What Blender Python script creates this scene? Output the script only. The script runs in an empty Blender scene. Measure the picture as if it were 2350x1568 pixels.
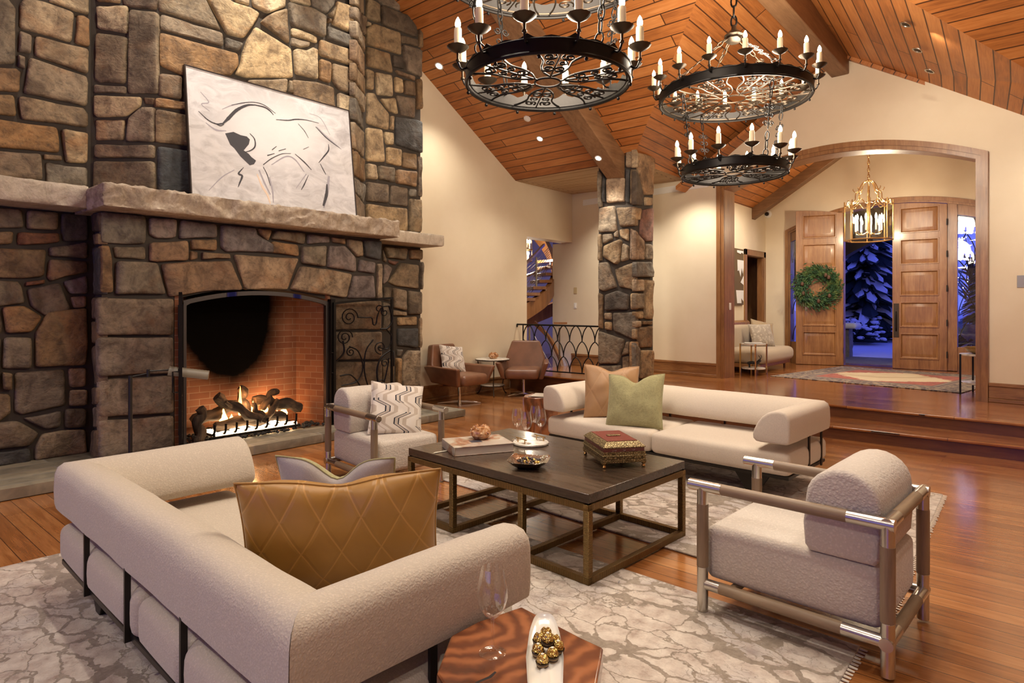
import bpy, bmesh, math, random
from mathutils import Vector, Matrix, noise
random.seed(7)
S = bpy.context.scene
COL = S.collection
PI = math.pi
# ---------------------------------------------------------------- camera
FPX, PCX, HOR, EYE = 1440.0, 1175.0, 706.0, 1.5
TH = math.atan(1240 / FPX)
cd = bpy.data.cameras.new('camera'); cam = bpy.data.objects.new('camera', cd); COL.objects.link(cam)
cd.sensor_width = 36.0; cd.lens = 36.0 * FPX / 2350.0
cd.shift_y = (HOR - 784.0) / 2350.0
cd.clip_start = 0.02; cd.clip_end = 400
cam.location = (0, 0, EYE); cam.rotation_euler = (PI / 2, 0, TH)
S.camera = cam
# ---------------------------------------------------------------- colour, world, exposure
S.view_settings.view_transform = 'Standard'; S.view_settings.look = 'None'
S.view_settings.exposure = 0.36; S.view_settings.gamma = 1.0; S.view_settings.use_curve_mapping = False
S.cycles.max_bounces = 8; S.cycles.diffuse_bounces = 4; S.cycles.glossy_bounces = 4
S.cycles.transmission_bounces = 8; S.cycles.transparent_max_bounces = 12
S.cycles.caustics_reflective = False; S.cycles.caustics_refractive = False
S.cycles.sample_clamp_indirect = 4.0; S.cycles.sample_clamp_direct = 0.0
S.cycles.use_denoising = True
W = bpy.data.worlds.new('dusk'); S.world = W; W.use_nodes = True
_wn = W.node_tree.nodes; _wl = W.node_tree.links
_bg = _wn['Background']
_tc = _wn.new('ShaderNodeTexCoord'); _sx = _wn.new('ShaderNodeSeparateXYZ'); _cr = _wn.new('ShaderNodeValToRGB')
_wl.new(_tc.outputs['Generated'], _sx.inputs[0]); _wl.new(_sx.outputs['Z'], _cr.inputs[0]); _wl.new(_cr.outputs[0], _bg.inputs[0])
_cr.color_ramp.elements[0].position = 0.0; _cr.color_ramp.elements[0].color = (0.16, 0.2, 1.0, 1)
_cr.color_ramp.elements[1].position = 0.6; _cr.color_ramp.elements[1].color = (0.07, 0.09, 0.62, 1)
_bg.inputs[1].default_value = 0.95


# ---------------------------------------------------------------- lights of the room
def spot(name, loc, tgt, power, col=(1, .78, .52), ang=70, blend=.6, rad=.05):
    l = bpy.data.lights.new(name, 'SPOT'); l.energy = power; l.color = col
    l.spot_size = math.radians(ang); l.spot_blend = blend; l.shadow_soft_size = rad
    o = bpy.data.objects.new(name, l); COL.objects.link(o); o.location = loc
    o.rotation_euler = (Vector(tgt) - Vector(loc)).to_track_quat('-Z', 'Y').to_euler()
    return o


def point(name, loc, power, col=(1, .72, .42), rad=.15):
    l = bpy.data.lights.new(name, 'POINT'); l.energy = power; l.color = col; l.shadow_soft_size = rad
    o = bpy.data.objects.new(name, l); COL.objects.link(o); o.location = loc
    return o


WARM = (1, .86, .68); CAN = (1, .91, .78)
# recessed downlights grazing the chimney stone
for y, p in ((2.0, 150), (3.3, 270), (4.7, 190)):
    spot('downlight_or_fill', (-5.75, y, 6.3), (-6.75, y, 2.2), p, CAN, 62, .7, .06)
# recessed downlights over the seating, in the high sloped ceiling
for x, y, p in ((-1.6, 1.5, 270), (-3.6, 1.6, 250), (-3.2, 4.4, 230), (-1.7, 4.7, 220), (.9, 4.0, 200), (1.4, 1.6, 200), (-5.0, 6.2, 200), (.6, 7.2, 200)):
    spot('downlight_or_fill', (x, y, min(7.2, 3.869 + .6074 * (8.926 - y) - .06)), (x, y, 0), p, CAN, 66, .8, .07)
# unseen fill spots added behind the camera to brighten the sofa backs
for x, y, p in ((-2.6, -2.2, 230), (1.6, -2.2, 230), (-5.6, -1.6, 160)):
    spot('downlight_or_fill', (x, y, 5.2), (x * .9, y + .9, 0), p, CAN, 110, .9, .1)
# the visible cans in the left ceiling slope and in the rafter
spot('downlight_or_fill', (-6.9, 6.70, 4.95), (-6.6, 7.0, 0), 150, CAN, 120, 1., .08)
spot('downlight_or_fill', (-6.2, 7.95, 4.15), (-6.3, 8.2, 0), 130, CAN, 120, 1., .08)
spot('downlight_or_fill', (-5.45, 8.45, 3.68), (-5.3, 8.72, 2.8), 40, CAN, 60, .8, .04)
# raised gallery behind the column
spot('downlight_or_fill', (-6.4, 9.7, 3.8), (-6.4, 10.4, .4), 150, CAN, 110, .9, .06)
spot('downlight_or_fill', (-4.6, 9.7, 3.7), (-4.9, 10.4, .4), 120, CAN, 110, .9, .06)
# two spots aimed towards the arch and the wall right of it
spot('downlight_or_fill', (-1.0, 8.3, 4.55), (-1.0, 10.2, 2.6), 110, CAN, 120, .9, .08)
spot('downlight_or_fill', (.5, 8.6, 3.8), (.4, 9.9, 1.4), 80, CAN, 120, .9, .08)
# entry hall
spot('downlight_or_fill', (-2.4, 11.6, 4.95), (-2.4, 13.0, .3), 260, CAN, 110, .9, .08)
spot('downlight_or_fill', (-4.0, 12.2, 4.05), (-4.3, 13.2, .3), 120, CAN, 110, .9, .08)
# stair hall
point('stair_lamp', (-9.2, 11.2, 2.6), 60, WARM, .1)
# candles of the two chandeliers
for cx, cy in ((-2.309, 3.012), (-2.153, 6.064)):
    point('chandelier_glow', (cx, cy, 3.16), 105, WARM, .35)
    point('chandelier_glow', (cx, cy, 3.92), 170, WARM, .45)


# ---------------------------------------------------------------- pixel rays of the photograph, to measure points on known planes
_R = Vector((math.cos(TH), math.sin(TH), 0)); _F = Vector((-math.sin(TH), math.cos(TH), 0)); _O = Vector((0, 0, EYE))


def ray(px, py): return _R * ((px - PCX) / FPX) + Vector((0, 0, (HOR - py) / FPX)) + _F


def onp(px, py, p, n):
    d = ray(px, py); n = Vector(n); t = (Vector(p) - _O).dot(n) / d.dot(n)
    return _O + d * t


def gz(px, py, z=0.): return onp(px, py, (0, 0, z), (0, 0, 1))
def gx(px, py, x): return onp(px, py, (x, 0, 0), (1, 0, 0))
def gy(px, py, y): return onp(px, py, (0, y, 0), (0, 1, 0))


# ---------------------------------------------------------------- objects
def tag(o, label=None, cat=None, group=None, kind=None):
    if label: o['label'] = label
    if cat: o['category'] = cat
    if group: o['group'] = group
    if kind: o['kind'] = kind
    return o


def thing(name, label, cat, loc=(0, 0, 0), rz=0, group=None, rot=None):
    o = bpy.data.objects.new(name, None); COL.objects.link(o); o.empty_display_size = .1
    o.location = loc; o.rotation_euler = rot or (0, 0, rz)
    return tag(o, label, cat, group)


def dup(root, loc=None, rz=None, label=None, group=None, rot=None, scale=None):
    def cp(o, par):
        c = o.copy(); COL.objects.link(c); c.parent = par
        for ch in list(o.children): cp(ch, c)
        return c
    r = cp(root, None)
    if loc is not None: r.location = loc
    if rz is not None: r.rotation_euler = (0, 0, rz)
    if rot is not None: r.rotation_euler = rot
    if scale: r.scale = (scale,) * 3 if not hasattr(scale, '__len__') else scale
    if label: r['label'] = label
    if group: r['group'] = group
    return r


class MB:
    def __init__(s): s.v = []; s.f = []; s.mi = []; s.uv = None

    def add(s, vs, fs, mi=0):
        b = len(s.v); s.v += [Vector(p) for p in vs]; s.f += [tuple(i + b for i in f) for f in fs]; s.mi += [mi] * len(fs)
        return s

    def box(s, lo, hi, rz=0, mi=0, M=None):
        x0, y0, z0 = lo; x1, y1, z1 = hi
        vs = [Vector((x, y, z)) for z in (z0, z1) for x, y in ((x0, y0), (x1, y0), (x1, y1), (x0, y1))]
        if rz:
            c = Vector(((x0 + x1) / 2, (y0 + y1) / 2, 0)); m = Matrix.Rotation(rz, 3, 'Z'); vs = [m @ (p - c) + c for p in vs]
        if M: vs = [M @ p for p in vs]
        return s.add(vs, [(3, 2, 1, 0), (4, 5, 6, 7), (0, 1, 5, 4), (1, 2, 6, 5), (2, 3, 7, 6), (3, 0, 4, 7)], mi)

    def prism(s, poly, d, o=(0, 0, 0), u=(1, 0, 0), v=(0, 0, 1), mi=0):
        """polygon in the plane (u, v) at o, extruded by vector d"""
        o, u, v, d = Vector(o), Vector(u), Vector(v), Vector(d)
        a = [o + u * p[0] + v * p[1] for p in poly]; n = len(a)
        fs = [tuple(range(n - 1, -1, -1)), tuple(range(n, 2 * n))] + [(i, (i + 1) % n, n + (i + 1) % n, n + i) for i in range(n)]
        return s.add(a + [p + d for p in a], fs, mi)

    def tube(s, pts, r, seg=8, closed=False, mi=0, caps=True, flat=None):
        pts = [Vector(p) for p in pts]; n = len(pts)
        rs = r if hasattr(r, '__len__') else [r] * n
        T = []
        for i in range(n):
            a = pts[(i - 1) % n] if (closed or i > 0) else pts[i]
            b = pts[(i + 1) % n] if (closed or i < n - 1) else pts[i]
            t = (b - a); T.append(t.normalized() if t.length > 1e-9 else Vector((0, 0, 1)))
        up = Vector((0, 0, 1)) if abs(T[0].z) < .9 else Vector((1, 0, 0))
        N = (up - T[0] * up.dot(T[0])).normalized()
        vs = []
        for i in range(n):
            N = (N - T[i] * N.dot(T[i]))
            N = N.normalized() if N.length > 1e-6 else Vector((1, 0, 0))
            B = T[i].cross(N)
            for k in range(seg):
                a = 2 * PI * (k + .5) / seg
                fx = flat or 1
                vs.append(pts[i] + N * (math.cos(a) * rs[i]) + B * (math.sin(a) * rs[i] * fx))
        fs = []
        for i in range(n if closed else n - 1):
            j = (i + 1) % n
            for k in range(seg):
                l = (k + 1) % seg
                fs.append((i * seg + k, i * seg + l, j * seg + l, j * seg + k))
        if caps and not closed:
            fs.append(tuple(range(seg - 1, -1, -1))); fs.append(tuple((n - 1) * seg + k for k in range(seg)))
        return s.add(vs, fs, mi)

    def cyl(s, p0, p1, r, seg=16, r1=None, mi=0): return s.tube([p0, p1], [r, r if r1 is None else r1], seg, mi=mi)

    def lathe(s, prof, c=(0, 0, 0), seg=24, mi=0, close=False, sx=1, sy=1, wob=None):
        c = Vector(c); vs = []; fs = []; m = len(prof)
        for k in range(seg):
            a = 2 * PI * k / seg
            for r, z in prof:
                q = r * (1 + (wob(a, z) if wob else 0))
                vs.append(c + Vector((math.cos(a) * q * sx, math.sin(a) * q * sy, z)))
        for k in range(seg):
            l = (k + 1) % seg
            for i in range(m if close else m - 1):
                j = (i + 1) % m
                fs.append((k * m + i, l * m + i, l * m + j, k * m + j))
        return s.add(vs, fs, mi)

    def torus(s, c, R, r, seg=24, rs=8, ax=None, sx=1, sy=1, mi=0):
        M = ax or Matrix.Identity(3)
        return s.tube([Vector(c) + M @ Vector((math.cos(2 * PI * i / seg) * R * sx, math.sin(2 * PI * i / seg) * R * sy, 0)) for i in range(seg)], r, rs, True, mi)

    def ball(s, c, r, seg=12, rings=8, sc=(1, 1, 1), mi=0):
        prof = [(math.sin(PI * i / rings) * r, -math.cos(PI * i / rings) * r * sc[2]) for i in range(rings + 1)]
        return s.lathe(prof, c, seg, mi, sx=sc[0], sy=sc[1])

    def build(s, name, mat, parent=None, smooth=35, bevel=0, bseg=2, sub=0, weld=1e-5, w=False):
        me = bpy.data.meshes.new(name)
        bm = bmesh.new()
        vs = [bm.verts.new(p) for p in s.v]
        for f, mi in zip(s.f, s.mi):
            if len(set(f)) < 3: continue
            try:
                q = bm.faces.new([vs[i] for i in f]); q.material_index = mi
            except ValueError: pass
        if weld: bmesh.ops.remove_doubles(bm, verts=bm.verts, dist=weld)
        bmesh.ops.dissolve_degenerate(bm, edges=bm.edges, dist=1e-6)
        bmesh.ops.recalc_face_normals(bm, faces=bm.faces)
        bm.to_mesh(me); bm.free()
        for m in (mat if isinstance(mat, (list, tuple)) else [mat]): me.materials.append(m)
        o = bpy.data.objects.new(name, me); COL.objects.link(o)
        if parent:
            o.parent = parent
            if w: o.matrix_parent_inverse = (Matrix.Translation(parent.location) @ parent.rotation_euler.to_matrix().to_4x4()).inverted()
        if smooth:
            me.shade_smooth()
            if smooth < 180: me.set_sharp_from_angle(angle=math.radians(smooth))
        if bevel:
            b = o.modifiers.new('edge', 'BEVEL'); b.width = bevel; b.segments = bseg; b.limit_method = 'ANGLE'; b.angle_limit = math.radians(30)
            b.harden_normals = False
        if sub:
            q = o.modifiers.new('soft', 'SUBSURF'); q.levels = sub; q.render_levels = sub
        return o


def box_obj(name, lo, hi, mat, parent=None, bevel=0, rz=0): return MB().box(lo, hi, rz).build(name, mat, parent, bevel=bevel)


def arc(cx, cy, r, a0, a1, n): return [(cx + r * math.cos(a0 + (a1 - a0) * i / n), cy + r * math.sin(a0 + (a1 - a0) * i / n)) for i in range(n + 1)]


def spiral(c, r0, r1, a0, turns, n, u, v):
    c, u, v = Vector(c), Vector(u), Vector(v); out = []
    for i in range(n + 1):
        t = i / n; a = a0 + turns * 2 * PI * t; r = r0 + (r1 - r0) * t
        out.append(c + u * (math.cos(a) * r) + v * (math.sin(a) * r))
    return out


def bez(p, n=10):
    """smooth Catmull-Rom line through points"""
    p = [Vector(q) for q in p]; out = []
    for i in range(len(p) - 1):
        a = p[i - 1] if i > 0 else p[i] * 2 - p[i + 1]; b, c = p[i], p[i + 1]
        d = p[i + 2] if i + 2 < len(p) else c * 2 - b
        for k in range(n):
            t = k / n
            out.append(.5 * ((2 * b) + (c - a) * t + (2 * a - 5 * b + 4 * c - d) * t * t + (3 * b - a - 3 * c + d) * t ** 3))
    out.append(p[-1]); return out


# ---------------------------------------------------------------- materials
class NT:
    def __init__(s, name, col=(.5, .5, .5), rough=.5, metal=0., **kw):
        m = bpy.data.materials.new(name); m.use_nodes = True; s.m = m; s.t = m.node_tree; s.p = s.t.nodes['Principled BSDF']
        s.set(**{'Base Color': col, 'Roughness': rough, 'Metallic': metal}); s.set(**kw); s._tc = None

    def _in(s, sock, v):
        if isinstance(v, bpy.types.NodeSocket): s.t.links.new(v, sock)
        else:
            if hasattr(v, '__len__') and sock.type == 'RGBA' and len(v) == 3: v = (*v, 1)
            sock.default_value = v

    def set(s, **kw):
        for k, v in kw.items(): s._in(s.p.inputs[k.replace('_', ' ')], v)
        return s

    def n(s, typ, out=0, attrs=None, **kw):
        nd = s.t.nodes.new('ShaderNode' + typ)
        for k, v in (attrs or {}).items(): setattr(nd, k, v)
        for k, v in kw.items():
            k = k.replace('_', ' ')
            if k[0] == 'i' and k[1:].isdigit(): s._in(nd.inputs[int(k[1:])], v)
            else: s._in(nd.inputs[k], v)
        s.last = nd
        return nd.outputs[out]

    def co(s, sc=(1, 1, 1), kind='Object', rot=(0, 0, 0), loc=(0, 0, 0)):
        if not s._tc: s._tc = s.t.nodes.new('ShaderNodeTexCoord')
        return s.n('Mapping', Vector=s._tc.outputs[kind], Scale=sc, Rotation=rot, Location=loc)

    def noise(s, v, scale=5., detail=4., rough=.55, dist=0., out=0): return s.n('TexNoise', out, Vector=v, Scale=scale, Detail=detail, Roughness=rough, Distortion=dist)

    def ramp(s, f, stops, interp='LINEAR'):
        o = s.n('ValToRGB', i0=f); cr = s.last.color_ramp; cr.interpolation = interp
        while len(cr.elements) < len(stops): cr.elements.new(.5)
        for e, (p, c) in zip(cr.elements, stops): e.position = p; e.color = (*c, 1) if hasattr(c, '__len__') else (c, c, c, 1)
        return o

    def mix(s, f, a, b, mode='MIX'):
        nd = s.t.nodes.new('ShaderNodeMix'); nd.data_type = 'RGBA'; nd.blend_type = mode
        s._in(nd.inputs[0], f); s._in(nd.inputs[6], a); s._in(nd.inputs[7], b); return nd.outputs[2]

    def math(s, op, a, b=0., c=0.): return s.n('Math', attrs={'operation': op}, i0=a, i1=b, i2=c)

    def xyz(s, v):
        s.n('SeparateXYZ', i0=v); return s.last.outputs

    def bump(s, h, strength=.3, dist=.01, normal=None):
        kw = dict(Height=h, Strength=strength, Distance=dist)
        if normal: kw['Normal'] = normal
        o = s.n('Bump', **kw); s._in(s.p.inputs['Normal'], o); return o


def plain(name, col, rough=.5, metal=0., bump=0, bs=200, **kw):
    t = NT(name, col, rough, metal, **kw)
    if bump: t.bump(t.noise(t.co(), bs, 3), bump, .002)
    return t.m


def emit(name, col, strength):
    t = NT(name, (0, 0, 0), .5); t.set(**{'Emission Color': col, 'Emission Strength': strength})
    t.m.cycles.emission_sampling = 'NONE'
    return t.m


def wood(name, cols, u=(1, 0, 0), vec=None, width=.14, length=2.2, gap=.003, rough=.35, grain=1., gapcol=.25, kind='Object', rot=(0, 0, 0), bump=.25, coat=0., knots=0.):
    """boards running along the first axis of the (rotated) coordinates"""
    t = NT(name, rough=rough)
    v = t.co((1, 1, 1), kind, rot)
    b = t.n('TexBrick', attrs={'offset': .43, 'squash': 1.0}, Vector=v, Color1=(0, 0, 0, 1), Color2=(1, 1, 1, 1), Mortar=(.5, .5, .5, 1), Scale=1., **{'Mortar_Size': gap, 'Mortar_Smooth': .1, 'Bias': 0., 'Brick_Width': length, 'Row_Height': width})
    fac = t.last.outputs['Fac']
    rnd = t.n('SeparateColor', i0=b)
    off = t.n('CombineXYZ', X=t.math('MULTIPLY', rnd, 13.), Y=t.math('MULTIPLY', rnd, 7.), Z=t.math('MULTIPLY', rnd, 5.))
    w = t.n('VectorMath', attrs={'operation': 'ADD'}, i0=v, i1=off)
    g1 = t.noise(t.n('Mapping', Vector=w, Scale=(1.2, 14, 14)), 2.2 * grain, 5, .6, .6)
    g2 = t.noise(t.n('Mapping', Vector=w, Scale=(2.5, 90, 90)), 1.6 * grain, 3, .6)
    blot = t.noise(w, 1.3, 3, .6, .4)
    f = t.math('ADD', t.math('MULTIPLY', g1, .55), t.math('ADD', t.math('MULTIPLY', g2, .2), t.math('MULTIPLY', blot, .3)))
    f = t.math('ADD', f, t.math('MULTIPLY', t.math('SUBTRACT', rnd, .5), .22))
    c = t.ramp(f, [(.30, cols[0]), (.52, cols[1]), (.74, cols[2])])
    if knots:
        kn = t.n('TexVoronoi', Vector=t.n('Mapping', Vector=w, Scale=(1.3, 4, 4)), Scale=1.1)
        kf = t.ramp(kn, [(.03, knots), (.10, 0.)])
        c = t.mix(kf, c, tuple(x * .3 for x in cols[0]))
    c = t.mix(fac, c, tuple(x * gapcol for x in cols[0]))
    t.set(Base_Color=c, Roughness=t.math('ADD', rough - .06, t.math('MULTIPLY', g1, .14)), Coat_Weight=coat, Coat_Roughness=.12)
    h = t.math('ADD', t.math('MULTIPLY', fac, -1.), t.math('MULTIPLY', g2, .12))
    t.bump(h, bump, .006)
    return t.m


def stick(name, cols, axis='Z', rough=.4, sc=1., coat=0.):
    """solid timber with the grain along one object axis"""
    t = NT(name, rough=rough, Coat_Weight=coat, Coat_Roughness=.15)
    s = {'X': (1, 12, 12), 'Y': (12, 1, 12), 'Z': (12, 12, 1)}[axis]
    v = t.co(s)
    g = t.noise(v, 1.6 * sc, 5, .6, .8); g2 = t.noise(t.co(tuple(6 * a for a in s)), 1.5 * sc, 2); bl = t.noise(t.co(), 2.3, 3)
    f = t.math('ADD', t.math('MULTIPLY', g, .55), t.math('ADD', t.math('MULTIPLY', g2, .18), t.math('MULTIPLY', bl, .3)))
    t.set(Base_Color=t.ramp(f, [(.32, cols[0]), (.52, cols[1]), (.72, cols[2])]))
    t.bump(g2, .12, .003)
    return t.m


def fabric(name, col, scale=160, amt=.5, var=.12, sheen=.25, weave=False, rough=.9):
    t = NT(name, rough=rough, Sheen_Weight=sheen, Sheen_Roughness=.4)
    v = t.co()
    if weave:
        a = t.noise(t.co((1, 1, .25)), scale, 2); b = t.noise(t.co((.3, .3, 1.6)), scale, 2); h = t.math('ADD', a, b)
        h = t.math('MULTIPLY', h, .5)
    else:
        vo = t.n('TexVoronoi', attrs={'feature': 'SMOOTH_F1'}, Vector=v, Scale=scale, Smoothness=.6)
        h = t.math('SUBTRACT', t.noise(v, scale * .6, 3, .6), t.math('MULTIPLY', vo, .6))
    big = t.noise(v, 3, 2)
    d = tuple(c * (1 - 2 * var) for c in col)
    t.set(Base_Color=t.mix(t.ramp(h, [(.2, 0.), (.6, 1.)]), d, col))
    b1 = t.n('Bump', Height=big, Strength=.15, Distance=.02)
    t.bump(h, amt, .004, b1)
    return t.m


WOODC = [(.22, .070, .016), (.42, .150, .036), (.55, .235, .072)]          # ceiling planks
M = {}
M['plaster'] = (lambda t: (t.set(Base_Color=t.mix(t.ramp(t.noise(t.co(), 1.1, 4), [(.35, 0.), (.7, 1.)]), (.71, .60, .425), (.77, .665, .49))), t.bump(t.noise(t.co(), 28, 4), .06, .004), t.m)[-1])(NT('plaster', rough=.75))
M['ceil'] = wood('ceiling_planks', WOODC, width=.165, length=3.6, gap=.008, rough=.5, kind='UV', gapcol=.3, coat=.06)
M['soffit'] = wood('soffit_boards', [(.40, .25, .12), (.52, .36, .20), (.62, .46, .28)], width=.075, length=4., gap=.008, rough=.6, kind='UV', gapcol=.35)
M['beam'] = stick('beam_timber', [(.13, .062, .026), (.23, .12, .055), (.32, .18, .09)], 'Y', .55)
M['beamx'] = stick('beam_timber_cross', [(.10, .05, .022), (.19, .098, .044), (.27, .15, .075)], 'X', .55)
M['floor'] = wood('oak_floor', [(.15, .048, .012), (.29, .105, .028), (.42, .18, .058)], width=.115, length=1.9, gap=.0022, rough=.22, coat=.55, bump=.12, gapcol=.25, knots=.5)
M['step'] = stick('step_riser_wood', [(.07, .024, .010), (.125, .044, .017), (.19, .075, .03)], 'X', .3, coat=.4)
TR = [(.14, .060, .022), (.27, .125, .045), (.38, .20, .08)]
M['trim'] = stick('trim_wood', TR, 'Z', .38, coat=.25)
M['trimx'] = stick('trim_wood_flat', TR, 'X', .38, coat=.25)
M['door'] = stick('door_wood', [(.15, .062, .020), (.29, .132, .045), (.42, .225, .09)], 'Z', .36, coat=.3)
M['iron'] = plain('black_iron', (.018, .016, .015), .45, .8, .25, 60)
M['bronze'] = plain('aged_bronze_iron', (.07, .052, .036), .42, .85, .25, 60)
M['steel'] = plain('brushed_steel', (.56, .53, .48), .26, 1.)
M['chrome'] = plain('polished_chrome', (.75, .73, .7), .09, 1.)
M['brass'] = plain('brass', (.62, .40, .16), .25, 1.)
M['black'] = plain('matt_black', (.012, .011, .010), .5)
M['mortar'] = plain('mortar', (.055, .045, .036), .95, 0, .6, 60)
M['white'] = plain('white_plastic', (.8, .78, .72), .4)
M['candle'] = plain('candle_wax', (.80, .68, .46), .5, 0, 0, 0, Subsurface_Weight=.0, Emission_Color=(1, .72, .38, 1), Emission_Strength=.10)
M['flame'] = emit('bulb_glow', (1, .80, .50), 30)
M['lampglow'] = emit('downlight_glow', (1, .93, .82), 22)


def stone_mat():
    t = NT('fieldstone', rough=.78)
    a = t.n('Attribute', attrs={'attribute_name': 'Col'}); v = t.co()
    n1 = t.noise(v, 5.5, 6, .65, .6); n2 = t.noise(v, 24, 5, .65); n3 = t.noise(v, 2.2, 4, .6, 1.)
    c = t.mix(t.ramp(n1, [(.36, 0.), (.62, 1.)]), t.mix(1., a, (.52, .46, .42), 'MULTIPLY'), t.mix(1., a, (1.35, 1.28, 1.18), 'MULTIPLY'))
    c = t.mix(t.ramp(n3, [(.54, 0.), (.70, .4)]), c, t.mix(1., a, (1.25, .74, .40), 'MULTIPLY'))
    c = t.mix(t.ramp(n2, [(.3, .5), (.5, 0.)]), c, (.03, .026, .022))
    t.set(Base_Color=c, Roughness=t.math('ADD', .62, t.math('MULTIPLY', n2, .3)))
    r1 = t.n('TexNoise', Vector=t.co((1, 1, 1.6)), Scale=9., Detail=6., Roughness=.6, Distortion=1.2)
    b1 = t.n('Bump', Height=r1, Strength=.55, Distance=.03)
    t.bump(n2, .5, .012, b1)
    return t.m


M['stone'] = stone_mat()


def slab_mat(name, c0, c1, c2, sc=1.):
    t = NT(name, rough=.7); v = t.co()
    n1 = t.noise(v, 6 * sc, 6, .65, .5); n2 = t.noise(v, 38 * sc, 4)
    f = t.math('ADD', t.math('MULTIPLY', n1, .75), t.math('MULTIPLY', n2, .25))
    t.set(Base_Color=t.ramp(f, [(.32, c0), (.5, c1), (.68, c2)]))
    b1 = t.n('Bump', Height=n1, Strength=.4, Distance=.03); t.bump(n2, .35, .008, b1)
    return t.m


M['mantel'] = slab_mat('mantel_limestone', (.20, .155, .11), (.36, .29, .215), (.56, .48, .38), 1.3)
M['mantel2'] = slab_mat('mantel_return_limestone', (.34, .29, .22), (.50, .44, .35), (.62, .56, .46), 1.6)


def flag_mat():
    t = NT('hearth_flagstone', rough=.6); v = t.co()
    b = t.n('TexBrick', attrs={'offset': .4}, Vector=t.n('Mapping', Vector=v, Rotation=(0, 0, PI / 2)), Color1=(0, 0, 0, 1), Color2=(1, 1, 1, 1), Mortar=(.5, .5, .5, 1), Scale=1., **{'Mortar_Size': .008, 'Bias': 0., 'Brick_Width': .78, 'Row_Height': .215})
    fac = t.last.outputs['Fac']
    n = t.noise(v, 5, 6, .6, .8); n2 = t.noise(v, 40, 4)
    f = t.math('ADD', t.math('MULTIPLY', n, .7), t.math('MULTIPLY', t.n('SeparateColor', i0=b), .3))
    c = t.ramp(f, [(.3, (.10, .085, .06)), (.5, (.19, .165, .12)), (.7, (.30, .25, .17))])
    t.set(Base_Color=t.mix(fac, c, (.22, .20, .17)))
    t.bump(t.math('SUBTRACT', t.math('MULTIPLY', n2, .3), fac), .4, .008)
    return t.m


M['flag'] = flag_mat()


def brick_mat():
    t = NT('firebrick', rough=.75); v = t.co()
    sp = t.xyz(v)
    w = t.n('CombineXYZ', X=t.math('ADD', sp[0], sp[1]), Y=sp[2], Z=0.)
    b = t.n('TexBrick', attrs={'offset': .5}, Vector=w, Color1=(.20, .075, .036, 1), Color2=(.27, .115, .055, 1), Mortar=(.30, .19, .12, 1), Scale=1., **{'Mortar_Size': .004, 'Bias': 0., 'Brick_Width': .22, 'Row_Height': .072})
    fac = t.last.outputs['Fac']
    # soot stain on the back of the firebox: a black cloud above the logs
    n = t.noise(v, 2.6, 4, .6)
    dx = t.math('SUBTRACT', sp[1], 3.28); dz = t.math('SUBTRACT', sp[2], 1.42); q = t.math('ADD', sp[0], 7.02)
    d = t.math('SQRT', t.math('ADD', t.math('ADD', t.math('MULTIPLY', t.math('MULTIPLY', dx, dx), 1.9), t.math('MULTIPLY', t.math('MULTIPLY', dz, dz), .95)), t.math('MULTIPLY', t.math('MULTIPLY', q, q), 1.2)))
    d = t.math('ADD', d, t.math('MULTIPLY', t.math('SUBTRACT', n, .5), .22))
    soot = t.ramp(d, [(.66, 1.), (1.0, 0.)])
    t.set(Base_Color=t.mix(soot, b, (.004, .0035, .003)), Roughness=.85, **{'Specular_IOR_Level': t.math('MULTIPLY', t.math('SUBTRACT', 1., soot), .4)})
    t.bump(t.math('MULTIPLY', fac, -1.), .4, .004)
    return t.m


M['brick'] = brick_mat()
M['boucle'] = fabric('cream_boucle', (.62, .54, .44), 150, .55, .10)
M['linen'] = fabric('cream_linen', (.64, .56, .46), 260, .35, .10, weave=True)
M['boucle_chair'] = fabric('ivory_boucle', (.66, .59, .51), 95, .8, .10)
M['darkframe'] = plain('bronzed_frame', (.03, .026, .022), .4, .7)
OAK = [(.13, .085, .05), (.24, .165, .10), (.33, .24, .15)]
M['greyoak'] = stick('greyed_oak', OAK, 'X', .5); M['greyoakz'] = stick('greyed_oak_upright', OAK, 'Z', .5); M['greyoaky'] = stick('greyed_oak_cross', OAK, 'Y', .5)
M['table'] = wood('dark_table_wood', [(.018, .011, .007), (.042, .026, .016), (.075, .048, .030)], width=.26, length=3., gap=.0016, rough=.27, coat=.35, bump=.12)


def wrap_mat(ax):
    t = NT('rattan_wrapped_bronze_' + ax.lower(), (.22, .12, .03), .42, .75)
    v = t.co(); s_ = t.xyz(v)
    w = t.n('TexWave', attrs={'bands_direction': ax}, Vector=v, Scale=42., Distortion=.9)
    t.set(Base_Color=t.ramp(w, [(.2, (.06, .032, .010)), (.6, (.27, .155, .045)), (.95, (.42, .27, .10))])); t.bump(w, .9, .006); return t.m


WRAP = {a: wrap_mat(a) for a in 'XYZ'}


def leather(name, c):
    t = NT(name, rough=.38, Coat_Weight=.15, Coat_Roughness=.3); v = t.co(); n = t.noise(v, 5, 4)
    t.set(Base_Color=t.ramp(n, [(.3, tuple(x * .72 for x in c)), (.6, c), (.8, tuple(x * 1.15 for x in c))]))
    t.bump(t.n('TexVoronoi', Vector=v, Scale=220.), .15, .002); return t.m


M['leather'] = leather('brown_leather', (.205, .092, .048))
M['marble'] = (lambda t: (t.set(Base_Color=t.ramp(t.noise(t.co(), 6, 6, .6, 1.2), [(.40, (.46, .42, .36)), (.52, (.72, .68, .60)), (.62, (.80, .77, .70))])), t.m)[-1])(NT('pale_marble', rough=.25))


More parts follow.
